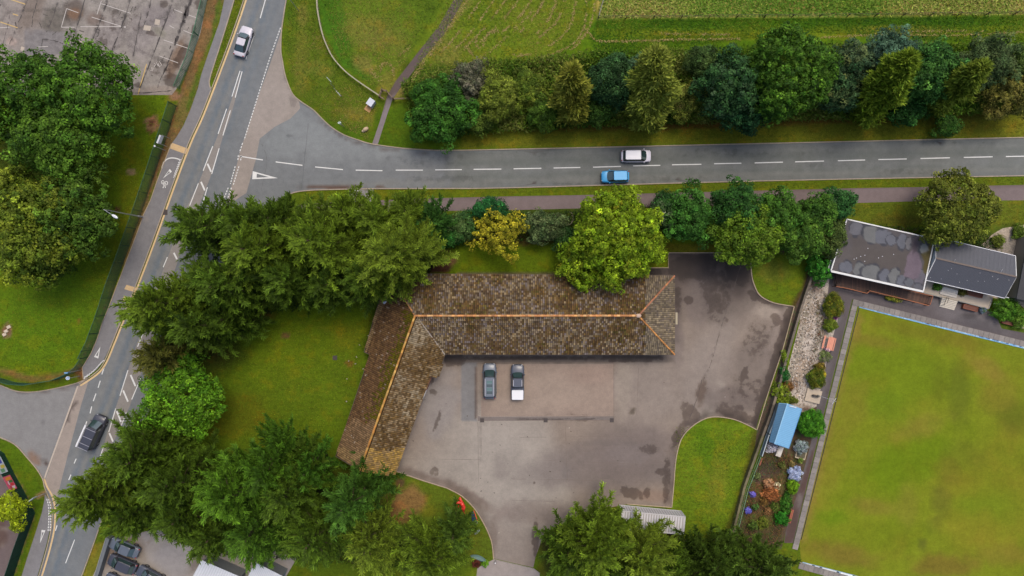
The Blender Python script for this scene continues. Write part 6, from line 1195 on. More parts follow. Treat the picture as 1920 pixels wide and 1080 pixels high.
broadleaf('yellow green young tree above the dark green fence at the bottom left', 22, 950, 26, 4.5, (128, 148, 16), col2=(172, 188, 36), leaf=.28, clump=.45, cat='tree', lobe_a=.12)
broadleaf('small yellow green tree overlapping the larger one by the bottom left fence', 36, 982, 13, 3.2, (120, 140, 18), col2=(156, 172, 34), leaf=.24, clump=.35, cat='tree')
ground_plants('flower_bed_plants', [[(1420, 850), (1500, 850), (1480, 940), (1460, 1020), (1385, 1020), (1400, 930)], [(1530, 560), (1548, 600), (1535, 650), (1520, 700), (1512, 690), (1530, 620)], [(1508, 500), (1545, 500), (1550, 530), (1520, 540)], [(1604+60, 548), (1700, 556), (1698, 565), (1662, 556)]], 16000, .5, ((88, 60, 34), (112, 76, 44), (70, 88, 30), (96, 104, 36), (140, 96, 60)), size=.2, seed=36)
ground_plants('wall_climbers', [[(1444, 760), (1452, 762), (1440, 800), (1434, 800)], [(1405, 880), (1418, 882), (1385, 985), (1372, 1000), (1360, 1030), (1352, 1025)], [(1430, 830), (1440, 832), (1415, 880), (1408, 876)]], 5200, .9, ((60, 96, 36), (84, 112, 36), (120, 136, 50), (40, 80, 40)), size=.2, seed=37)
R = np.random.RandomState(71); sp = MB(); gp = [(1518, 534), (1545, 525), (1552, 552), (1545, 578), (1547, 617), (1537, 645), (1524, 700), (1511, 730), (1508, 765), (1472, 748), (1466, 735), (1480, 681), (1498, 611), (1507, 555)]
X = R.uniform(1464, 1560, 3000); Y = R.uniform(520, 775, 3000); k = poly_sd(X, Y, gp) < -1
for x, y in zip(X[k][:900], Y[k][:900]):
    p = P(x, y); g = R.uniform(.6, 1.15); c = A(*[min(235, q*g) for q in ((190, 176, 160), (170, 150, 128), (206, 196, 184))[R.randint(3)]]); sp.ball((p.x, p.y, .03), (R.uniform(.06, .2), R.uniform(.05, .14), R.uniform(.04, .1)), 5, 3, c, rz=R.uniform(0, 3))
o = sp.build('gravel_stones', M_gravel); o['kind'] = 'stuff'
for k_, (x, y, r_, c1, c2, lab) in enumerate(((1420, 893, 6, (96, 110, 60), (120, 130, 80), 'grey green tuft at the top end of the dark soil beside the wall'), (1432, 940, 8, (112, 84, 40), (140, 110, 60), 'straggly brown plant below the rust brown bush'), (1452, 950, 9, (76, 100, 34), (110, 124, 50), 'loose green plant left of the bench end'), (1430, 980, 11, (96, 112, 30), (130, 136, 50), 'yellowish sprawling plant near the conifers in the flower bed'), (1466, 872, 7, (84, 100, 40), (120, 120, 60), 'small plant between the white stone block and the blue hydrangea'), (1500, 862, 5, (96, 124, 40), (130, 150, 60), 'tiny green plant at the lower edge of the stone planter'), (1415, 950, 7, (60, 96, 40), (96, 120, 60), 'green tangle between the two purple flower clumps'), (1412, 985, 9, (74, 104, 36), (104, 124, 50), 'bushy weeds against the wall below the purple flowers'), (1484, 870, 5, (120, 110, 60), (150, 130, 80), 'dry tuft above the blue hydrangea'), (1440, 958, 7, (130, 96, 60), (160, 120, 76), 'dry orange stems below the rust brown bush'), (1550, 655, 5, (190, 150, 160), (220, 190, 200), 'pink flowers right under the picnic table'), (1524, 725, 5, (96, 110, 40), (120, 130, 50), 'little tuft between the round clipped bush and the slab'))):
    broadleaf(lab, x, y, r_, .8, c1, col2=c2, leaf=.15, clump=.26, cat='plant', name='garden_plant', group='loose plants in the club garden beds', zc=.4, low=-.5, dens=.6, lobe_a=.3)
# ---------- rough grass, tufts, hay
ground_plants('meadow_grass', [[(1124, -30), (1990, -30), (1990, 25), (1124, 33)]], 30000, .12, ((92, 128, 36), (112, 138, 44), (138, 150, 60), (156, 156, 80), (150, 130, 72)), size=.42, seed=41, up=.12, gain=1.5, ps=.1)
ground_plants('verge_weeds', [[(388, -10), (424, -10), (410, 45), (385, 112), (370, 160), (345, 230), (325, 262), (300, 320), (262, 425), (228, 512), (190, 600), (160, 665), (146, 695), (175, 640), (216, 535), (265, 400), (308, 270), (332, 198), (345, 160), (376, 60)]], 15000, .16, ((104, 78, 48), (126, 100, 62), (90, 96, 34), (76, 102, 26), (140, 112, 74)), size=.2, seed=42, up=.4)
ground_plants('verge_grass', [[(545, -10), (596, -10), (604, 60), (650, 135), (712, 180), (690, 262), (600, 215), (550, 160), (532, 80)], [(600, -10), (838, -10), (738, 150), (700, 165), (640, 112)], [(442, 0), (458, 0), (437, 62), (405, 150), (398, 150), (398, 140), (418, 80)]], 34000, .07, ((76, 106, 22), (96, 116, 30), (120, 122, 46), (140, 126, 66)), size=.2, seed=43, up=.25)
ground_plants('lawn_grass', [[(850, -30), (1116, -30), (1100, 60), (1040, 115), (870, 140), (760, 165)]], 26000, .04, ((80, 112, 22), (98, 122, 28), (112, 130, 36), (138, 136, 56)), size=.26, seed=51, up=.1)
ground_plants('lawn_grass', [[(1122, 38), (1990, 30), (1990, 90), (1500, 60), (1120, 110), (1105, 70)]], 40000, .04, ((50, 90, 10), (72, 108, 14), (98, 120, 22), (120, 128, 36)), size=.26, seed=52, up=.1)
ground_plants('lawn_grass', [[(860, 245), (1990, 205), (1990, 254), (860, 276)], [(565, 358), (1990, 332), (1990, 342), (960, 364), (565, 376)], [(1595, 384), (1990, 378), (1990, 424), (1600, 418)], [(1265, 800), (1415, 806), (1360, 1020), (1262, 1020)]], 46000, .03, ((66, 88, 12), (86, 100, 16), (104, 112, 22), (116, 112, 34)), size=.2, seed=53, up=.1)
ground_plants('lawn_grass', [[(0, 180), (318, 182), (215, 540), (160, 680), (60, 700), (0, 690)], [(440, 570), (712, 555), (620, 850), (360, 830), (400, 700)]], 60000, .03, ((70, 98, 8), (84, 108, 10), (98, 118, 16), (108, 116, 22)), size=.2, seed=54, up=.1)
R = np.random.RandomState(44); pts = []   # mown swaths left on the field
def swath(path, n, w=1.3, skip=.4):
    w *= .62; n = int(n*.6)
    d = spline(path, 8); c = [0]
    for q in range(1, len(d)): c.append(c[-1]+math.dist(d[q], d[q-1]))
    for s in np.sort(R.uniform(0, c[-1], n)):
        if vnoise(np.array([s]), np.array([w*31+n]), .05, 5)[0] < -.5+skip: continue
        x, y = at(d, c, s); pts.append((x+R.normal(0, w), y+R.normal(0, w)))
for k, (a, b_) in enumerate((((905, -5), (800, 130)), ((930, -5), (830, 118)), ((952, -5), (862, 100)), ((975, -5), (900, 80)), ((1000, -5), (940, 62)), ((1022, -5), (975, 60)), ((1045, -5), (1008, 62)))): swath([a, ((a[0]+b_[0])/2+6, (a[1]+b_[1])/2), b_], 420, 1.0)
swath([(1060, -5), (1044, 40), (1006, 75), (1010, 80)], 500, 1.2); swath([(1080, -5), (1070, 45), (1040, 80), (1000, 100), (960, 106)], 700, 1.1); swath([(1100, -5), (1095, 50), (1070, 85), (1010, 110), (960, 112)], 800, 1.1); swath([(1118, 0), (1100, 60), (1060, 100), (1000, 118), (940, 118)], 700, 1.2)
swath([(895, 65), (893, 85), (910, 92), (925, 80), (930, 62), (945, 55), (955, 60), (952, 85), (965, 105)], 600, 1.2); swath([(905, 88), (915, 62), (935, 58)], 200, 1.2); swath([(872, 85), (884, 100), (886, 104)], 120, 1.4)
swath([(1094, 50), (1106, 64), (1122, 76), (1180, 77), (1290, 74), (1390, 73)], 1100, .8, .15); swath([(1240, 63), (1330, 65), (1430, 62)], 420, .9); swath([(1540, 70), (1640, 66), (1780, 66), (1930, 60)], 900, .8, .15); swath([(1690, 60), (1760, 58), (1840, 59)], 300, 1.4)
swath([(755, 175), (800, 110), (840, 55), (880, -5)], 900, 3.5, .3); swath([(690, 125), (700, 140), (720, 150)], 160, 3); swath([(712, 135), (720, 118), (735, 125), (738, 140)], 200, 1.5); swath([(745, 108), (772, 85)], 120, 1.5); swath([(1000, 20), (960, 60), (900, 110), (840, 140), (790, 150)], 700, 2.5, .35)
pts = np.array(pts); n = len(pts); P0 = np.column_stack([(pts[:, 0]-960)/PPM, (540-pts[:, 1])/PPM, R.uniform(.02, .08, n)]); D = unit(R.normal(0, 1, (n, 3))*np.array([1, 1, .15])); N = unit(R.normal(0, .3, (n, 3))+np.array([0, 0, 1.0])); L = R.uniform(.12, .34, n)
V, F, C = leaf_quads(P0, D, N, L, L*.4, np.array([A(176, 160, 96), A(160, 142, 82), A(146, 138, 66), A(190, 168, 116)])[R.randint(0, 4, n)]); o = np_mesh('hay_swaths', V, F, C, M_leaf); o['kind'] = 'stuff'
# ================================================================ VEHICLES
def paint_mat(name, col, rough=.42, metal=.05):
    t = NT(name); t.b.inputs['Base Color'].default_value = (*col, 1); t.b.inputs['Roughness'].default_value = rough
    t.b.inputs['Metallic'].default_value = metal; t.b.inputs['Coat Weight'].default_value = .25; t.b.inputs['Coat Roughness'].default_value = .12; t.b.inputs['Specular IOR Level'].default_value = .3; return t.m
M_cglass = plain('car_glass', A(54, 74, 74), .06, spec=.9, var=0)
M_rubber = plain('tyre_rubber', A(38, 38, 40), .9)
M_rim = plain('alloy_rim', A(170, 172, 176), .3, metal=.8, var=.02)
M_black = plain('black_plastic', A(34, 34, 38), .5)
M_lamp = plain('lamp_lens', A(210, 214, 220), .1, spec=.9, var=0)
M_red = plain('tail_lens', A(170, 24, 22), .2, spec=.8, var=0)
M_chrome = plain('rail_metal', A(200, 198, 204), .3, metal=.5, var=.02)
M_wht = plain('white_cover', A(236, 236, 238), .4, var=.02)

def car(name, label, cat, px, py, ang, L, W, Hh, paint, hood=.24, ws=.16, roof_end=.86, rear=.08, belt=.62, nose=.84, inset_=.16, roof_mat=None, rails=False, group=None, glass_roof=0, bed=None, roundness=4.0, topz=None, tail=.72):
    """x forward; hood, windscreen and roof positions as fractions of the length from the nose"""
    c = P(px, py, Hh*.6); t = thing(name, label, cat, (c.x, c.y, 0), math.radians(ang), group); h2 = L/2; w2 = W/2; bz = Hh*belt
    xh = h2-hood*L; xw = xh-ws*L; xr = h2-roof_end*L; xb = xr-rear*L
    def topz_(x):
        if x > xh: u = (x-xh)/(h2-xh); return bz*(1-.05*u-(1-nose)*u**3)
        if x > xb: return bz
        u = (xb-x)/max(.05, xb+h2); return bz*(1-(1-tail)*.4*u**2)
    n = 22; m = MB(); prof = []
    for i in range(n+1):
        x = h2*math.cos(math.pi*i/n); e = abs(x)/h2; w = w2*max(.0, (1-e**(roundness*2.2)))**(1/2.6) if e < 1 else 0; w = max(w, w2*.5*(1-.12*(x > 0)) if e < .9999 else w2*.46)
        if e > .86: w = w2*(1-((e-.86)/.14)**2*(.34 if x > 0 else .24))
        z = topz_(x); zl = .22+.1*(e > .9)
        prof.append([(x, -w*.90, zl), (x, -w, .42), (x, -w*1.0, z*.72), (x, -w*.93, z*.95), (x, -w*.72, z*1.015), (x, 0, z*1.045), (x, w*.72, z*1.015), (x, w*.93, z*.95), (x, w*1.0, z*.72), (x, w, .42), (x, w*.90, zl)])
    k = len(prof[0]); vs = [p for q in prof for p in q]; fs = []
    for i in range(n):
        for j in range(k): fs.append((i*k+j, i*k+(j+1) % k, (i+1)*k+(j+1) % k, (i+1)*k+j))
    fs += [tuple(range(k))[::-1], tuple(range(n*k, (n+1)*k))]
    m.add(vs, fs); body = m.build('body', paint, t, True)
    # cabin
    wb_, wt = w2*.90, w2*(1-inset_)*.86; zt = Hh; zb = bz*.97
    B = [(xh+.05, wb_*.80), (xh-.22*ws*L, wb_*.97), (xb+.3, wb_), (xb, wb_*.86)]; T = [(xw, wt*.88), (xw-.12, wt), (xr+.15, wt), (xr, wt*.9)]
    ring = lambda q, z: [(x, y, z) for x, y in q]+[(x, -y, z) for x, y in q[::-1]]
    if bed: pass
    cm_ = MB(); rb_, rt_ = ring(B, zb), ring(T, zt); N_ = 8
    cm_.add(rb_+rt_, [(i, (i+1) % N_, N_+(i+1) % N_, N_+i) for i in range(N_)]); cab = cm_.build('pillars', M_black if not bed else paint, body)
    rm = MB(); T2 = [(xw-.04, wt*.84), (xw-.15, wt*.93), (xr+.17, wt*.93), (xr+.05, wt*.85)]
    r1 = ring([(x, y*1.02) for x, y in T], zt); r2 = ring([(x, y) for x, y in T2], zt+.035); rm.add(r1+r2, [(i, (i+1) % N_, N_+(i+1) % N_, N_+i) for i in range(N_)]+[tuple(range(N_, 2*N_))[::-1]]); rf = rm.build('roof', roof_mat or paint, t, False)
    def pane(nm, a, b_, c_, d, ins=.07, out=.012, par=None):
        a, b_, c_, d = map(Vector, (a, b_, c_, d)); g_ = (a+b_+c_+d)/4; nn = (b_-a).cross(d-a).normalized()
        if nn.dot(g_-Vector((g_.x*.9, 0, 0))) < 0: nn = -nn
        q = [g_+(p-g_)*(1-ins)+nn*out for p in (a, b_, c_, d)]; pm_ = MB(); pm_.add(q, [(0, 1, 2, 3)]); return pm_.build(nm, M_cglass, t)
    # windscreen (bowed in three strips)
    w_ = MB(); cols = 6; vs = []
    for j in range(cols+1):
        u = -1+2*j/cols; bow = .10*(1-u*u); vs.append((B[0][0]+bow-.02, u*wb_*.80, zb+.06)); vs.append((T[0][0]+bow*.7+.04, u*wt*.86, zt+.0))
    w_.add([(x+.03, y, z+.03) for x, y, z in vs], [(2*j, 2*j+2, 2*j+3, 2*j+1) for j in range(cols)]); w_.build('windscreen', M_cglass, t, True)
    pane('rear_window', (B[3][0], -B[3][1], zb+.04), (B[3][0], B[3][1], zb+.04), (T[3][0], T[3][1], zt), (T[3][0], -T[3][1], zt), .08, .015)
    for s in (-1, 1): pane('side_window', (B[1][0]-.1, s*B[1][1], zb+.03), (B[2][0], s*B[2][1], zb+.03), (T[2][0], s*T[2][1], zt-.02), (T[1][0], s*T[1][1], zt-.02), .06, .015)
    wr = .33
    for x in (h2-.19*L, -h2+.2*L):
        for s in (-1, 1):
            y = s*(w2-.09); wm_ = MB(); wm_.tube((x, y-s*.11, wr), (x, y+s*.10, wr), wr, n=16); wh = wm_.build('wheel', M_rubber, t, False); wm_ = MB(); wm_.tube((x, y+s*.09, wr), (x, y+s*.112, wr), wr*.62, n=10); wm_.build('rim', M_rim, wh)
    for s in (-1, 1):
        lm = MB(); lm.ball((h2-.16, s*w2*.62, bz*.74), (.2, .15, .09), 8, 5); lm.build('headlight', M_lamp, t, True)
        lm = MB(); lm.ball((-h2+.10, s*w2*.72, bz*.86), (.11, .12, .14), 8, 5); lm.build('tail_light', M_red, t, True)
        lm = MB(); lm.ball((xh-.22, s*(w2+.05), bz*1.02), (.09, .12, .08), 8, 5); lm.build('mirror', paint, t, True)
    bm_ = MB(); bm_.box((h2-.06, 0, .42), (.16, W*.62, .2)); bm_.build('grille', M_black, t)
    if rails:
        for s in (-1, 1): q = MB(); q.bar((xw-.25, s*wt*.88, zt+.07), (xr+.15, s*wt*.88, zt+.07), .075, .05); q.build('roof_rail', M_chrome, t)
    if glass_roof:
        a = xw-.45; b_ = xr+.35; st = (a-b_)/glass_roof
        for i in range(glass_roof): q = MB(); x = a-st*(i+.5); q.box((x, 0, zt+.042), (st*.86, wt*1.15, .012)); q.build('roof_glass', M_cglass if i % 2 else M_tint, t)
    return t, dict(xw=xw, xr=xr, zt=zt, wt=wt, xb=xb, h2=h2, w2=w2, bz=bz)
M_tint = plain('tinted_glass', A(84, 116, 112), .1, spec=.8, var=0)
P_silver = paint_mat('silver_paint', A(206, 202, 210), metal=.05); P_white = paint_mat('white_paint', A(232, 228, 238), metal=0)
P_blue = paint_mat('blue_paint', A(66, 164, 222), metal=.1); P_dark = paint_mat('dark_blue_paint', A(78, 84, 98), metal=.05); P_black = paint_mat('black_paint', A(66, 68, 80), metal=.05); P_grey = paint_mat('gunmetal_paint', A(104, 112, 124), metal=.05); P_roofw = paint_mat('bright_white_roof', A(240, 240, 246), .35, 0)
car('sports_car', 'silver coupe with a small dark rear window driving up the main road near the top', 'car', 455, 77, 73, 4.4, 1.9, 1.32, P_silver, hood=.27, ws=.17, roof_end=.68, rear=.2, belt=.64, inset_=.26, roundness=3.2)
car('hatchback', 'white hatchback on the side road, facing right', 'car', 1193, 292, 0, 4.3, 1.82, 1.55, P_white, hood=.19, ws=.17, roof_end=.88, rear=.07, belt=.6, roof_mat=P_roofw)
car('hatchback', 'light blue hatchback on the side road, facing left below the white car', 'car', 1154, 330.5, 181, 4.0, 1.78, 1.5, P_blue, hood=.23, ws=.19, roof_end=.9, rear=.05, belt=.6)
car('estate_car', 'dark estate car with silver roof rails and glass roof, left one parked by the hall', 'car', 918, 715, 90, 5.1, 1.95, 1.72, P_grey, hood=.2, ws=.17, roof_end=.92, rear=.04, belt=.6, rails=True, glass_roof=4)
pk, q = car('pickup_truck', 'dark pickup with a white bed cover, right one parked by the hall', 'pickup truck', 970.5, 717, 90, 5.1, 1.9, 1.75, P_dark, hood=.24, ws=.13, roof_end=.62, rear=.05, belt=.6, rails=True, roundness=6, tail=1.0)
m = MB(); m.prism([(-q['h2']+.05+.12*(abs(sy) < 1), sy*.86) if 0 else p for sy in (0,) for p in [(-2.5, -.74), (-2.42, -.82), (-1.25, -.84), (-1.12, -.78), (-1.12, .78), (-1.25, .84), (-2.42, .82), (-2.5, .74)]], .95, 1.18); m.build('bed_cover', M_wht, pk)
vn, q = car('van', 'black van with roof bars and a white rolled awning driving on the lower main road', 'van', 174, 811, 66, 5.1, 1.95, 1.95, P_black, hood=.17, ws=.17, roof_end=.97, rear=.01, belt=.55, inset_=.12, roundness=5)
m = MB(); m.tube((1.0, .95, 2.02), (-2.45, .95, 2.02), .13, n=10); m.box((-.7, .95, 2.0), (3.4, .24, .2)); m.build('awning', M_wht, vn)
for x in (.55, -.65, -1.7, -2.4): m = MB(); m.bar((x, -.75, 2.04), (x, .8, 2.04), .06, .05); m.build('roof_bar', M_chrome, vn)
gL = 'cars parked in the yard at the bottom left'
car('hatchback', 'dark grey car with red tail lights between two others in the bottom left yard', 'car', 228, 1059, 157, 4.3, 1.85, 1.5, P_black, hood=.2, ws=.18, roof_end=.84, rear=.1, belt=.62, group=gL)
car('saloon_car', 'dark blue grey car half hidden under the conifers, topmost in the bottom left yard', 'car', 232, 1028, 157, 4.4, 1.8, 1.45, P_grey, hood=.24, ws=.17, roof_end=.75, rear=.12, belt=.64, group=gL)
car('saloon_car', 'dark navy car with bright headlamps cut by the bottom edge, right one in the yard', 'car', 282, 1083, 150, 4.5, 1.85, 1.5, P_dark, hood=.24, ws=.17, roof_end=.78, rear=.1, belt=.62, group=gL)
car('saloon_car', 'dark car only just showing at the bottom edge beside the roadside wall', 'car', 222, 1095, 155, 4.4, 1.8, 1.48, P_dark, hood=.24, ws=.17, roof_end=.78, rear=.1, belt=.62, group=gL)

# ================================================================ FENCES AND WALLS
M_gfence = attr_mat('green_fence', rough=.6, var=.05)
GFC = A(40, 84, 64)
def bar_fence(label, base, h, name='metal_fence', sp=.14, col=GFC, thick=.05, spl=False, group=None, mesh_alpha=None):
    pts = spline(base, 3) if spl else base; w = [P(*p) for p in pts]; t = thing(name, label, 'fence', w[0], 0, group); o_ = w[0]; m = MB(); rl = MB(); tot = 0
    for a, b_ in zip(w[:-1], w[1:]):
        d = b_-a; L_ = d.length; n = max(1, int(L_/sp)); dn = d.normalized()
        for i in range(n): p = a+d*((i+.5)/n)-o_; m.box((p.x, p.y, h/2), (thick, .02, h), math.atan2(d.y, d.x), col=col)
        for z in np.arange(.1, h, .3 if h > 1.5 else .5): rl.bar(a-o_+Vector((0, 0, z)), b_-o_+Vector((0, 0, z)), .03, .035, col)
        rl.bar(a-o_+Vector((0, 0, h)), b_-o_+Vector((0, 0, h)), .06, .05, tuple(c*1.3 for c in col))
    m.build('bars', M_gfence, t); rl.build('rail', M_gfence, t); s = 0; L_ = [(b_-a).length for a, b_ in zip(w[:-1], w[1:])]; tl = sum(L_); k = 0
    while s < tl:
        a_ = 0; i = 0
        while i < len(L_)-1 and a_+L_[i] < s: a_ += L_[i]; i += 1
        p = w[i].lerp(w[i+1], min(1, (s-a_)/max(.01, L_[i])))-o_; pm = MB(); pm.box((p.x, p.y, h/2+.03), (.08, .08, h+.08), col=tuple(c*.8 for c in col)); pm.build('post', M_gfence, t); s += 2.7
    return t
bar_fence('dark green railing along the west bank of the main road', [(331, 199), (308, 271), (287, 335), (265, 400), (240, 470), (217, 532), (208, 560), (195, 600), (180, 640), (165, 670)], 2.5)
bar_fence('dark green railing curving round the park corner above the side turning', [(165, 670), (155, 686), (138, 699), (110, 711), (60, 719), (30, 717), (0, 708), (-40, 690)], 1.9)
bar_fence('green mesh fence along the right side of the old car park', [(389, 0), (376, 55), (360, 112), (336, 168)], 1.8, col=A(56, 116, 84), sp=.2, thick=.08)
bar_fence('dark green fence around the court at the bottom left edge', [(-20, 832), (8, 850), (28, 890), (50, 930), (66, 962), (45, 1020), (22, 1090)], 2.2, sp=.085, thick=.08, col=A(22, 62, 48))
def rail_fence(name, label, base, h, col, post_sp=2.2, rails_=2, thick=.12, spl=True, pr=.07):
    pts = spline(base, 3) if spl else base; w = [P(*p) for p in pts]; t = thing(name, label, 'fence', w[0]); o_ = w[0]; rl = MB(); acc_ = 0
    for a, b_ in zip(w[:-1], w[1:]):
        for k in range(rails_): z = h*(1-.45*k)-.05; rl.bar(a-o_+Vector((0, 0, z)), b_-o_+Vector((0, 0, z)), thick if k == 0 else thick*.5, .06, col)
    rl.build('rail', M_attr, t); s = 0; L_ = [(b_-a).length for a, b_ in zip(w[:-1], w[1:])]; tl = sum(L_)
    while s <= tl:
        a_ = 0; i = 0
        while i < len(L_)-1 and a_+L_[i] < s: a_ += L_[i]; i += 1
        p = w[i].lerp(w[i+1], min(1, (s-a_)/max(.01, L_[i])))-o_; pm = MB(); pm.box((p.x, p.y, h/2), (pr*1.6, pr*1.6, h), col=tuple(c*.8 for c in col)); pm.build('post', M_attr, t); s += post_sp
    return t
rail_fence('rail_fence', 'pale timber rail fence curving through the grass right of the main road', [(597, -12), (598, 20), (606, 62), (616, 90), (629, 114), (651, 138), (680, 160), (713, 182)], 1.0, A(166, 158, 132), thick=.16)
rail_fence('rail_fence', 'short timber fence between the field gate and the round dark bush', [(738, 188), (772, 187)], 1.0, A(120, 100, 76), spl=False)
rail_fence('wire_fence', 'post and wire fence between the mown strip and the rough meadow', [(1121, 35.5), (1300, 34.5), (1600, 31.5), (1990, 27)], 1.2, A(74, 62, 44), post_sp=4.05, thick=.03, spl=False, pr=.06)
rail_fence('wire_fence', 'short grey fence running up the left side of the rough meadow', [(1121, 35.5), (1134, -10)], 1.2, A(120, 118, 100), post_sp=1.8, thick=.12, spl=False)
gt = thing('kissing_gate', 'weathered timber kissing gate where the field path meets the fence', 'gate', P(724, 184)); og = gt.location; m = MB(); gc = A(126, 104, 82)
for a, b_ in (((713, 184), (718, 171)), ((718, 171), (727, 174)), ((727, 174), (739, 187)), ((713, 184), (722, 188))):
    for z in (1.15, .8, .45): m.bar(P(*a)-og+Vector((0, 0, z)), P(*b_)-og+Vector((0, 0, z)), .07, .1, gc)
m.build('railing', M_attr, gt)
for a in ((713, 184), (718, 171), (727, 174), (739, 187)): m = MB(); p = P(*a)-og; m.box((p.x, p.y, .62), (.14, .14, 1.25), col=A(104, 84, 66)); m.build('post', M_attr, gt)
# boundary wall of the bowling club
wt_ = thing('boundary_wall', 'low weathered concrete wall between the yard and the bowling club garden', 'wall', P(1472, 700)); ow = wt_.location; rq = rnd(12)
wp = [(1524, 503), (1506, 552), (1490, 604), (1472, 666), (1461, 707), (1441, 775), (1426, 816), (1393, 908), (1367, 1012), (1355, 1060)]
m = MB()
for a, b_ in zip(wp[:-1], wp[1:]):
    pa, pb = P(*a), P(*b_); n = max(1, int((pb-pa).length/1.2)); d = (pb-pa)/n; y = Vector((-d.y, d.x, 0)).normalized()*.17
    for i in range(n):
        g = rq.uniform(.85, 1.1); c = A(112*g, 100*g, 84*g) if a[1] < 780 else A(110*g, 102*g, 72*g); p = pa+d*i-ow; q_ = pa+d*(i+.97)-ow; m.prism([tuple((p-y)[:2]), tuple((q_-y)[:2]), tuple((q_+y)[:2]), tuple((p+y)[:2])], -.05, .9+rq.uniform(0, .03), c)
m.build('coping', M_attr, wt_)
pf = thing('panel_fence', 'pale blue grey metal panels on the boundary wall beside the blue shelter', 'fence', P(1437, 800)); op = pf.location; m = MB()
for a, b_ in (((1447, 768), (1433, 808)), ((1432, 810), (1419, 850))):
    pa, pb = P(*a)-op, P(*b_)-op; d = (pb-pa).normalized(); m.bar(pa+Vector((.1, 0, .9+.45)), pb+Vector((.1, 0, .9+.45)), .05, .95, A(112, 132, 142))
    for z in (.95, 1.85): m.bar(pa+Vector((.1, 0, z)), pb+Vector((.1, 0, z)), .1, .07, A(190, 200, 204))
m.build('panel', M_attr, pf)
rail_fence('wire_fence', 'thin green and white wire fence on the lower boundary wall beside the oval lawn', [(1420, 852), (1397, 912), (1380, 980), (1366, 1020)], 1.5, A(120, 168, 130), post_sp=2.4, thick=.05, spl=False, pr=.03)
lw = thing('roadside_wall', 'low dark grey wall between the bottom left yard and the main road verge', 'wall', P(196, 1040)); ol = lw.location; m = MB()
pa, pb = P(211, 1004)-ol, P(184, 1092)-ol; d = (pb-pa).normalized(); y = Vector((-d.y, d.x, 0))*.24; m.prism([tuple(p[:2]) for p in (pa-y, pb-y, pb+y, pa+y)], -.05, 1.2, A(112, 116, 118)); m.build('coping', M_attr, lw)
m = MB(); m.prism([tuple(p[:2]) for p in (pa-y*1.25, pb-y*1.25, pb-y*1.02, pa-y*1.02)], -.05, 1.25, A(160, 162, 160)); m.build('edge_strip', M_attr, lw)

# ================================================================ STREET FURNITURE, SIGNS
M_pole = plain('galvanised_steel', A(176, 180, 182), .4, metal=.4, var=.03)
sl = thing('street_lamp', 'tall grey street lamp on the west footway edge with its head over the park oaks', 'street lamp', P(268, 407)); m = MB(); m.tube((0, 0, 0), (0, 0, 1.3), .13, n=10); m.tube((0, 0, 1.3), (0, 0, 9.6), .085, .05, 10); m.build('pole', M_pole, sl, False)
hd = P(213, 402, 9.6)-sl.location; hd.z = 9.6; ar_ = Vector((1.25, -.75, 9.75)); m = MB(); m.tube((0, 0, 9.55), ar_, .045, .04, 8); m.build('arm', M_pole, sl)
m = MB(); m.ball(ar_+Vector((.3, -.18, 0)), (.48, .2, .1), 12, 6, rz=-.54); m.build('lamp_head', plain('lamp_housing', A(226, 228, 236), .35, var=0), sl, True)
m = MB(); m.ball(ar_+Vector((.3, -.18, -.07)), (.3, .14, .05), 10, 5, rz=-.54); m.build('lens', M_lamp, sl, True)
def post(name, label, cat, b, h, r0=.05, col=M_pole, group=None):
    t = thing(name, label, cat, P(*b), 0, group); m = MB(); m.tube((0, 0, 0), (0, 0, h), r0, n=8); m.build('pole', col, t); return t
s1 = post('street_lamp', 'slim grey lamp column in the grass at the very top beside the main road', 'street lamp', (560, 20), 9); m = MB(); m.bar((0, 0, 8.9), (-.9, .3, 9.0), .16, .1); m.build('lamp_head', M_pole, s1)
s2 = post('marker_post', 'thin post on the bank below the white board by the green railing', 'post', (310, 282), 3.0); m = MB(); m.ball((0, 0, 3.0), (.16, .16, .1)); m.build('cap', M_wht, s2, True)
bd_ = thing('sign_board', 'white board on two posts leaning over the green railing beside the footway', 'sign', P(316, 266)); m = MB(); a, b_ = P(319, 260)-bd_.location, P(313, 275)-bd_.location; dd = (b_-a).normalized(); m.bar(a+Vector((-.12, 0, 2.0)), b_+Vector((-.12, 0, 2.0)), .06, .8, A(226, 228, 232)); m.bar(a+Vector((-.2, 0, 2.42)), b_+Vector((-.2, 0, 2.42)), .24, .04, A(222, 226, 232)); m.build('board', M_attr, bd_)
for p in (a, b_): m = MB(); m.tube((p.x+.05, p.y, 0), (p.x+.05, p.y, 2.4), .04, n=6); m.build('post', M_pole, bd_)
s3 = post('road_sign', 'pole with a small blue plate at the corner of the cycle path', 'sign', (151, 694), 3.2); m = MB(); m.bar((-.3, 0, 3.0), (.3, .05, 3.0), .05, .5, A(70, 130, 200)); m.box((0, 0, 3.27), (.5, .16, .04), col=A(120, 170, 220)); m.build('sign_plate', M_attr, s3)
s4 = post('road_sign', 'round blue and white sign by the end of the cycle path above the turning', 'sign', (150, 705), 2.3); m = MB(); m.tube((-.28, 0, 2.2), (-.22, 0, 2.45), .26, n=16, col=A(214, 222, 232)); m.tube((-.22, 0, 2.44), (-.21, 0, 2.48), .18, n=16, col=A(112, 160, 214)); m.bar((-.35, .1, 2.5), (-.1, -.1, 2.5), .07, .02, A(236, 238, 240)); m.build('sign_plate', M_attr, s4)
s5 = thing('road_sign', 'grey direction sign on two posts seen edge on in the grass island', 'sign', P(640, 178)); m = MB(); o5 = s5.location
for a, b_ in (((620, 153), (628, 162)), ((637, 178), (645, 187))): m.bar(P(*a, 0)-o5+Vector((0, 0, 1.9)), P(*b_, 0)-o5+Vector((0, 0, 1.9)), .07, .6, A(176, 180, 180))
m.build('sign_plate', M_attr, s5)
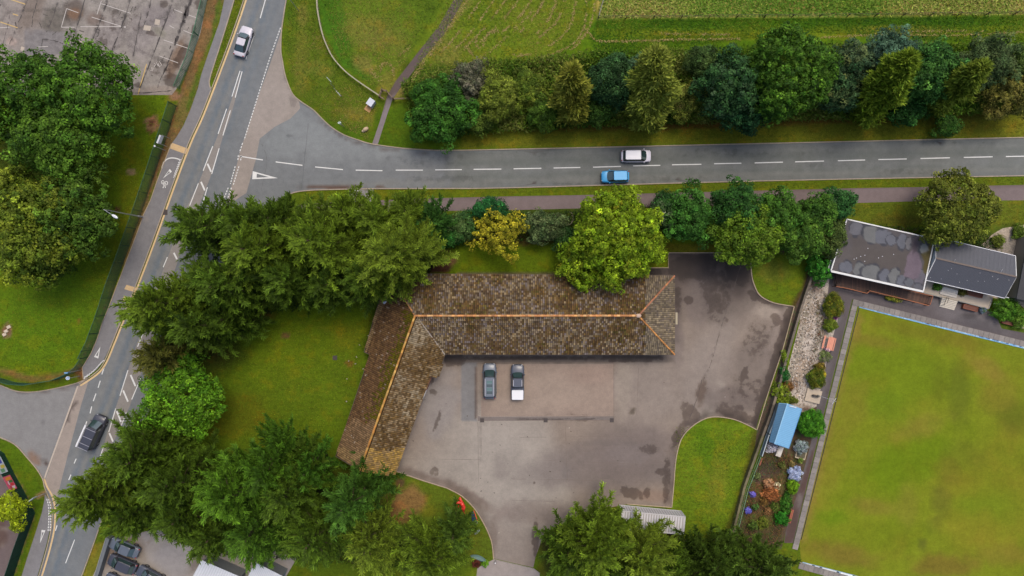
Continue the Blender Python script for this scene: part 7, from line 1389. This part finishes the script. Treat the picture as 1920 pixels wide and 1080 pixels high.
for a in ((626, 163), (632, 172), (640, 180)): m = MB(); p = P(*a)-o5; m.tube((p.x, p.y, 0), (p.x, p.y, 1.7), .04, n=6); m.build('post', M_pole, s5)
s6 = post('road_sign', 'small sign on a single post near the kerb of the junction island', 'sign', (645, 238), 2.4); m = MB(); m.bar((-.1, .22, 2.3), (.05, -.22, 2.3), .05, .55, A(196, 200, 196)); m.bar((-.25, -.05, 2.56), (.2, .05, 2.56), .22, .03, A(190, 204, 196)); m.build('sign_plate', M_attr, s6)
s7 = thing('road_sign', 'grey sign on twin posts beside the bottom left green fence', 'sign', P(84, 925)); o7 = s7.location; m = MB()
for dx in (0, .35): q = MB(); q.tube((dx, dx*.4, 0), (dx, dx*.4, 3.0), .045, n=6); q.build('post', M_pole, s7)
m.bar((-.15, -.2, 2.8), (.5, .3, 2.8), .06, .7, A(196, 204, 206)); m.build('sign_plate', M_attr, s7)
cb = thing('utility_cabinet', 'pale grey utility cabinet on a brown concrete pad in the junction grass', 'cabinet', P(695, 198)); oc = cb.location; m = MB(); M30 = math.radians(-52)
m.box((.18, .22, .5), (.85, 1.0, 1.0), math.radians(-35), A(196, 202, 212)); m.box((.18, .22, 1.02), (.92, 1.06, .05), math.radians(-35), A(206, 210, 220)); m.build('body', M_attr, cb); m = MB(); m.box((-.32, -.42, .03), (.95, .9, .08), math.radians(-35), A(196, 150, 96)); m.build('pad', M_attr, cb)
bl = MB(); p = P(686, 243); bl.ball((p.x, p.y, .2), (.5, .32, .34), 9, 6, A(196, 172, 140), rz=.6); bl.ball((p.x-.35, p.y-.25, .12), (.25, .2, .2), 8, 5, A(206, 186, 156)); tag(bl.build('boulder', M_attr), 'pale boulder in the grass by the kerb below the utility cabinet', 'boulder')
for x, y, lb in ((17, 613, 'upper'), (12, 621, 'middle'), (9, 627, 'lower')): st_ = MB(); p = P(x, y); st_.box((p.x, p.y, .06), (.55, .42, .12), .5, A(206, 190, 166)); tag(st_.build('stone_slab', M_attr), f'{lb} of three pale stone slabs in the west lawn at the left edge', 'stone slab', 'pale slabs in the west lawn')
# banners on the bottom left fence
def banner(label, a, b_, bg, parts, h0=1.05, h1=2.5):
    t = thing('banner', label, 'banner', P(*a)); o_ = t.location; m = MB(); pa, pb = P(*a)-o_, P(*b_)-o_; d = pb-pa; inn = Vector((-d.y, d.x, 0)).normalized()*-1
    if inn.x > 0: inn = -inn
    f = lambda u, v, e: pa+d*u-inn*(.1+e)+Vector((0, 0, h0+(h1-h0)*v))
    m.add([f(0, 0, 0), f(1, 0, 0), f(1, 1, 0), f(0, 1, 0)], [(0, 1, 2, 3)], bg)
    for (u0, u1, v0, v1, c) in parts: m.add([f(u0, v0, .015), f(u1, v0, .015), f(u1, v1, .015), f(u0, v1, .015)], [(0, 1, 2, 3)], A(*c))
    m.build('sheet', M_attr, t); return t
banner('pink banner with orange and green patches on the bottom left fence', (27.5, 887), (41, 912), A(222, 96, 126), [(.08, .3, .15, .8, (232, 150, 60)), (.34, .5, .1, .55, (90, 120, 70)), (.36, .62, .6, .72, (240, 220, 224)), (.55, .7, .15, .5, (220, 60, 70)), (.74, .92, .12, .5, (238, 210, 220)), (.7, .95, .6, .75, (200, 60, 90))])
banner('white banner with blue and yellow patches above the pink one at the left edge', (10, 853), (24, 881), A(206, 212, 224), [(.05, .4, .2, .8, (90, 90, 190)), (.5, .7, .1, .6, (220, 200, 90)), (.72, .95, .3, .8, (120, 170, 130))])

# ================================================================ OBJECTS BESIDE THE DRIVE
def blob_chain(m, pts, rs_, col):
    for (a, b_), (r0, r1) in zip(zip(pts[:-1], pts[1:]), zip(rs_[:-1], rs_[1:])): m.tube(a, b_, r0, r1, 8, col); m.ball(b_, r1, 8, 5, col)
ro = thing('garden_ornament', 'bright red branching ornament standing on the grass beside the drive kerb', 'ornament', P(864, 946)); oo = ro.location; m = MB(); RD = A(232, 62, 44)
L3 = lambda x, y, z: P(x, y, z)-oo
blob_chain(m, [L3(862, 932, .9), L3(865, 942, 1.0), L3(869, 950, .9), L3(869, 956, .6)], [.12, .26, .3, .24], RD); blob_chain(m, [L3(866, 944, .9), L3(860, 942, 1.1), L3(856, 944, 1.0)], [.2, .2, .16], RD); m.tube(L3(869, 956, .6), L3(869, 957, 0), .12, col=RD); m.tube(L3(864, 940, .9), L3(864, 941, 0), .1, col=RD)
m.build('body', plain('red_gloss', RD, .35, var=.05), ro, True); m = MB()
for a in (((862, 934), (852, 942)), ((858, 943), (848, 948)), ((866, 954), (872, 964)), ((860, 948), (856, 962))): m.tube(L3(*a[0], .9), L3(*a[1], .4), .07, .03, 6, A(200, 52, 30))
m.build('arm', M_attr, ro)
for k, (x, y) in enumerate(((848, 941), (852, 949), (868, 966), (874, 961), (843, 937), (870, 969))): m.ball(L3(x, y, .25), (.18, .15, .12), 7, 4, A(176, 50, 26)) if 0 else None
ob = thing('notice_board', 'blue panelled board with an orange edge leaning on the grass below the red ornament', 'board', P(886, 968)); ox = ob.location; m = MB()
for a, b_, c, d in (((883, 960), (891, 960), (893, 967), (884, 969)), ((884, 970), (893, 969), (895, 978), (886, 980))): m.add([P(*a, .5)-ox, P(*d, .5)-ox, P(*c, .95)-ox, P(*b_, .95)-ox], [(0, 1, 2, 3)], A(46, 74, 104)); m.add([P(*a, .45)-ox, P(*b_, .9)-ox, P(*c, .9)-ox, P(*d, .45)-ox], [(0, 1, 2, 3)], A(46, 74, 104))
m.build('panel', M_attr, ob); m = MB(); m.bar(P(888, 956, 1.0)-ox, P(896, 978, 1.0)-ox, .1, .12, A(226, 92, 50)); m.build('edge', M_attr, ob)
for p in ((888, 957), (895, 977)): m = MB(); q = P(*p)-ox; m.tube((q.x, q.y, 0), (q.x, q.y, 1.0), .04, n=6); m.build('leg', M_pole, ob)
pl = thing('slatted_panel', 'small pale slatted panel leaning in the grass nearest the drive kerb', 'panel', P(894, 995)); ox = pl.location
for k in range(4): m = MB(); m.bar(P(897-k*2.0, 989+k*2.4, .9)-ox, P(899-k*2.2, 996+k*2.0, .2)-ox, .13, .04, A(176, 180, 186)); m.build('slat', M_attr, pl)
m = MB(); m.bar(P(899, 988, .6)-ox, P(889, 1002, .6)-ox, .05, .05, A(120, 124, 126)); m.build('frame', M_attr, pl)
cv = thing('boat_shaped_cover', 'dull teal boat shaped cover lying beside the entrance at the end of the drive', 'boat cover', P(897, 1046), math.radians(-18)); m = MB(); n = 14  # a cover in the shape of an upturned boat, no real boat
vs = [];
for i in range(n+1):
    x = -1.25+2.5*i/n; w = .42*max(0.02, (1-(x/1.27)**2))**.8; vs += [(x, -w, .1), (x, -w*.6, .42), (x, 0, .55), (x, w*.6, .42), (x, w, .1)]
m.add(vs, [(i*5+j, i*5+j+1, i*5+5+j+1, i*5+5+j) for i in range(n) for j in range(4)], A(92, 122, 116)); m.build('cover_shell', M_attr, cv, True); m = MB(); m.bar((-1.2, 0, .56), (1.2, 0, .56), .06, .05, A(120, 146, 140)); m.build('cover_ridge', M_attr, cv)
broadleaf('reddish low plant in the corner below the teal cover', 893, 1056, 8, .7, (84, 40, 30), col2=(112, 60, 40), leaf=.13, clump=.3, cat='shrub', name='shrub', zc=.35, low=-.7)
broadleaf('small lime green plant beside the teal cover at the entrance', 910, 1056, 6, .7, (84, 130, 24), col2=(110, 150, 40), leaf=.13, clump=.3, cat='shrub', name='shrub', zc=.35, low=-.7)
bo = post('bollard', 'white topped bollard at the left end of the entrance threshold', 'bollard', (929, 1051), .9, .06); m = MB(); m.ball((0, 0, .92), (.11, .11, .09)); m.build('cap', M_wht, bo, True)

# ================================================================ CLUB GARDEN OBJECTS
pb_ = thing('picnic_table', 'salmon painted timber picnic table in the gravel bed', 'picnic table', P(1551, 643), math.radians(-14)); PK = (226, 150, 122); rr_ = rnd(3)
for x, z, w in ((-.72, .45, .26), (-.2, .75, .2), (.02, .75, .2), (.24, .75, .2), (.46, .75, .2), (.86, .45, .16)):
    m = MB(); g = rr_.uniform(.92, 1.06); m.box((x, 0, z), (w, 1.9, .05), col=A(*[k*g for k in PK])); m.build('seat' if z < .5 else 'plank', M_attr, pb_)
m = MB()
for y in (-.7, .7): m.bar((-.75, y, .4), (.9, y, .4), .08, .08, A(170, 104, 84)); m.bar((-.6, y, 0), (-.1, y, .72), .08, .06, A(170, 104, 84)); m.bar((.75, y, 0), (.3, y, .72), .08, .06, A(170, 104, 84))
m.build('leg', M_attr, pb_)
sb_ = MB(); p = P(1524, 742); sb_.box((p.x, p.y, .12), (2.2, 1.9, .24), math.radians(-14), A(190, 174, 152)); tag(sb_.build('concrete_slab', M_attr), 'pale square concrete slab at the foot of the flagpole', 'slab')
fp = thing('flagpole', 'slim white flagpole leaning out over the bowling green edge from the slab', 'flagpole', P(1536, 742, .24)); m = MB(); m.tube((0, 0, 0), (0, 0, 5.2), .045, .03, 8); m.build('pole', M_wht, fp); m = MB(); m.bar((-.25, -.42, 4.6), (.3, .4, 4.6), .04, .04); m.build('crossbar', M_wht, fp)
mw = thing('slab_equipment', 'dark machinery lump on the concrete slab beside the flagpole', 'equipment', P(1528, 742, .24)); m = MB(); m.box((0, 0, .2), (.7, .3, .35), -.2, A(70, 62, 56)); m.ball((.3, 0, .35), (.25, .2, .2), 8, 5, A(86, 84, 80)); m.build('body', M_attr, mw); m = MB(); m.tube((-.4, .05, .1), (-.4, .05, .35), .12, n=10, col=A(50, 46, 44)); m.build('drum', M_attr, mw)  # dark lump of equipment, no light fitting
def planter(label, x, y, L_, W_, ang, z=0, col=(148, 84, 58)):
    t = thing('planter', label, 'planter', P(x, y, z), math.radians(ang), 'brown wooden planters around the pavilion'); m = MB()
    for s in (-1, 1): m.box((0, s*W_/2, .25), (L_, .06, .5), col=A(*col)); m.box((s*L_/2, 0, .25), (.06, W_, .5), col=A(*col))
    m.build('frame', M_attr, t); m = MB(); m.box((0, 0, .22), (L_-.08, W_-.08, .4), col=A(col[0]*.72, col[1]*.72, col[2]*.7)); m.build('soil', M_attr, t)
planter('brown wooden planter on the tarmac below the terrace', 1816, 577, 2.1, .62, -14); planter('brown wooden planter on the terrace against the pavilion wall', 1824, 551, 2.3, .66, -14, .6); planter('brown wooden planter near the right edge beside the stone box', 1889, 604, 2.0, .7, -14)
sx = thing('stone_box', 'cream stone box with a dark hole at the right end of the brown planter', 'box', P(1909, 609), math.radians(-14)); m = MB(); m.box((0, 0, .3), (.95, .85, .6), col=A(202, 188, 156)); m.build('body', M_attr, sx); m = MB(); m.tube((.15, .1, .6), (.15, .1, .612), .16, n=12, col=A(50, 44, 36)); m.build('hole_disc', M_attr, sx)  # dark disc on the top stands in for the hole's shade
sp_ = thing('stone_planter', 'cream stone planter below the white flowering shrub', 'planter', P(1499, 852), math.radians(-14)); m = MB(); m.box((0, 0, .25), (1.5, 1.1, .5), col=A(186, 170, 140)); m.build('body', M_attr, sp_); m = MB(); m.box((0, .05, .51), (1.25, .85, .04), col=A(84, 76, 50)); m.build('soil', M_attr, sp_)
bn = thing('bench', 'long brown wooden bench at the edge of the club path', 'bench', P(1480, 966), math.radians(76)); m = MB()
for y in (-.18, 0, .18): m.box((0, y, .45), (2.0, .14, .05), col=A(166, 92, 64))
m.build('seat', M_attr, bn); m = MB(); m.box((0, .32, .75), (2.0, .06, .4), col=A(140, 76, 52)); m.build('backrest', M_attr, bn)
for x in (-.8, .8): m = MB(); m.box((x, 0, .22), (.08, .45, .44), col=A(120, 66, 46)); m.build('leg', M_attr, bn)
wd = thing('stone_block', 'white stone block below the south end of the blue shelter', 'stone block', P(1459, 845), math.radians(-20)); m = MB(); m.box((0, 0, .3), (.75, 1.5, .6), col=A(206, 196, 182)); m.box((.04, .1, .62), (.55, 1.1, .05), col=A(220, 212, 200)); m.build('body', M_attr, wd)
broadleaf('white blossomed bush at the south west corner of the blue shelter', 1447, 838, 11, 1.0, (196, 190, 200), col2=(226, 222, 230), leaf=.15, clump=.28, cat='shrub', name='shrub', zc=.5, low=-.6, dens=.7)
rb2 = thing('wooden_post_rail', 'short reddish plank beside the boundary wall above the dark bed', 'plank', P(1425, 865), math.radians(70)); m = MB(); m.box((0, 0, .3), (1.1, .22, .08), col=A(150, 84, 58)); m.build('board', M_attr, rb2); m = MB(); m.box((.4, 0, .15), (.08, .18, .26), col=A(120, 70, 50)); m.box((-.4, 0, .15), (.08, .18, .26), col=A(120, 70, 50)); m.build('leg', M_attr, rb2)
broadleaf('magenta flowers at the foot of the topmost clipped oval bush', 1567, 595, 5, .5, (170, 70, 160), col2=(200, 110, 190), leaf=.11, clump=.2, cat='flowers', name='flowers', zc=.25, low=-.6)
broadleaf('row of green and yellow plants against the access ramp', 1674, 560, 15, .7, (96, 120, 30), col2=(196, 180, 70), leaf=.13, clump=.28, asp=.32, ang=14, cat='flowers', name='flowers', zc=.35, low=-.6)
gr = thing('garden_rail', 'thin grey metal rail above the bushy shrub near the right edge', 'rail', P(1885, 571)); oz = gr.location; m = MB(); m.bar(P(1862, 569, .9)-oz, P(1912, 572, .9)-oz, .07, .05, A(176, 182, 176)); m.bar(P(1862, 570, .5)-oz, P(1912, 573, .5)-oz, .04, .04, A(150, 156, 150)); m.build('rail', M_attr, gr)
for x in (1863, 1888, 1911): m = MB(); q = P(x, 570.5)-oz; m.tube((q.x, q.y, 0), (q.x, q.y, .95), .03, n=6); m.build('post', M_pole, gr)
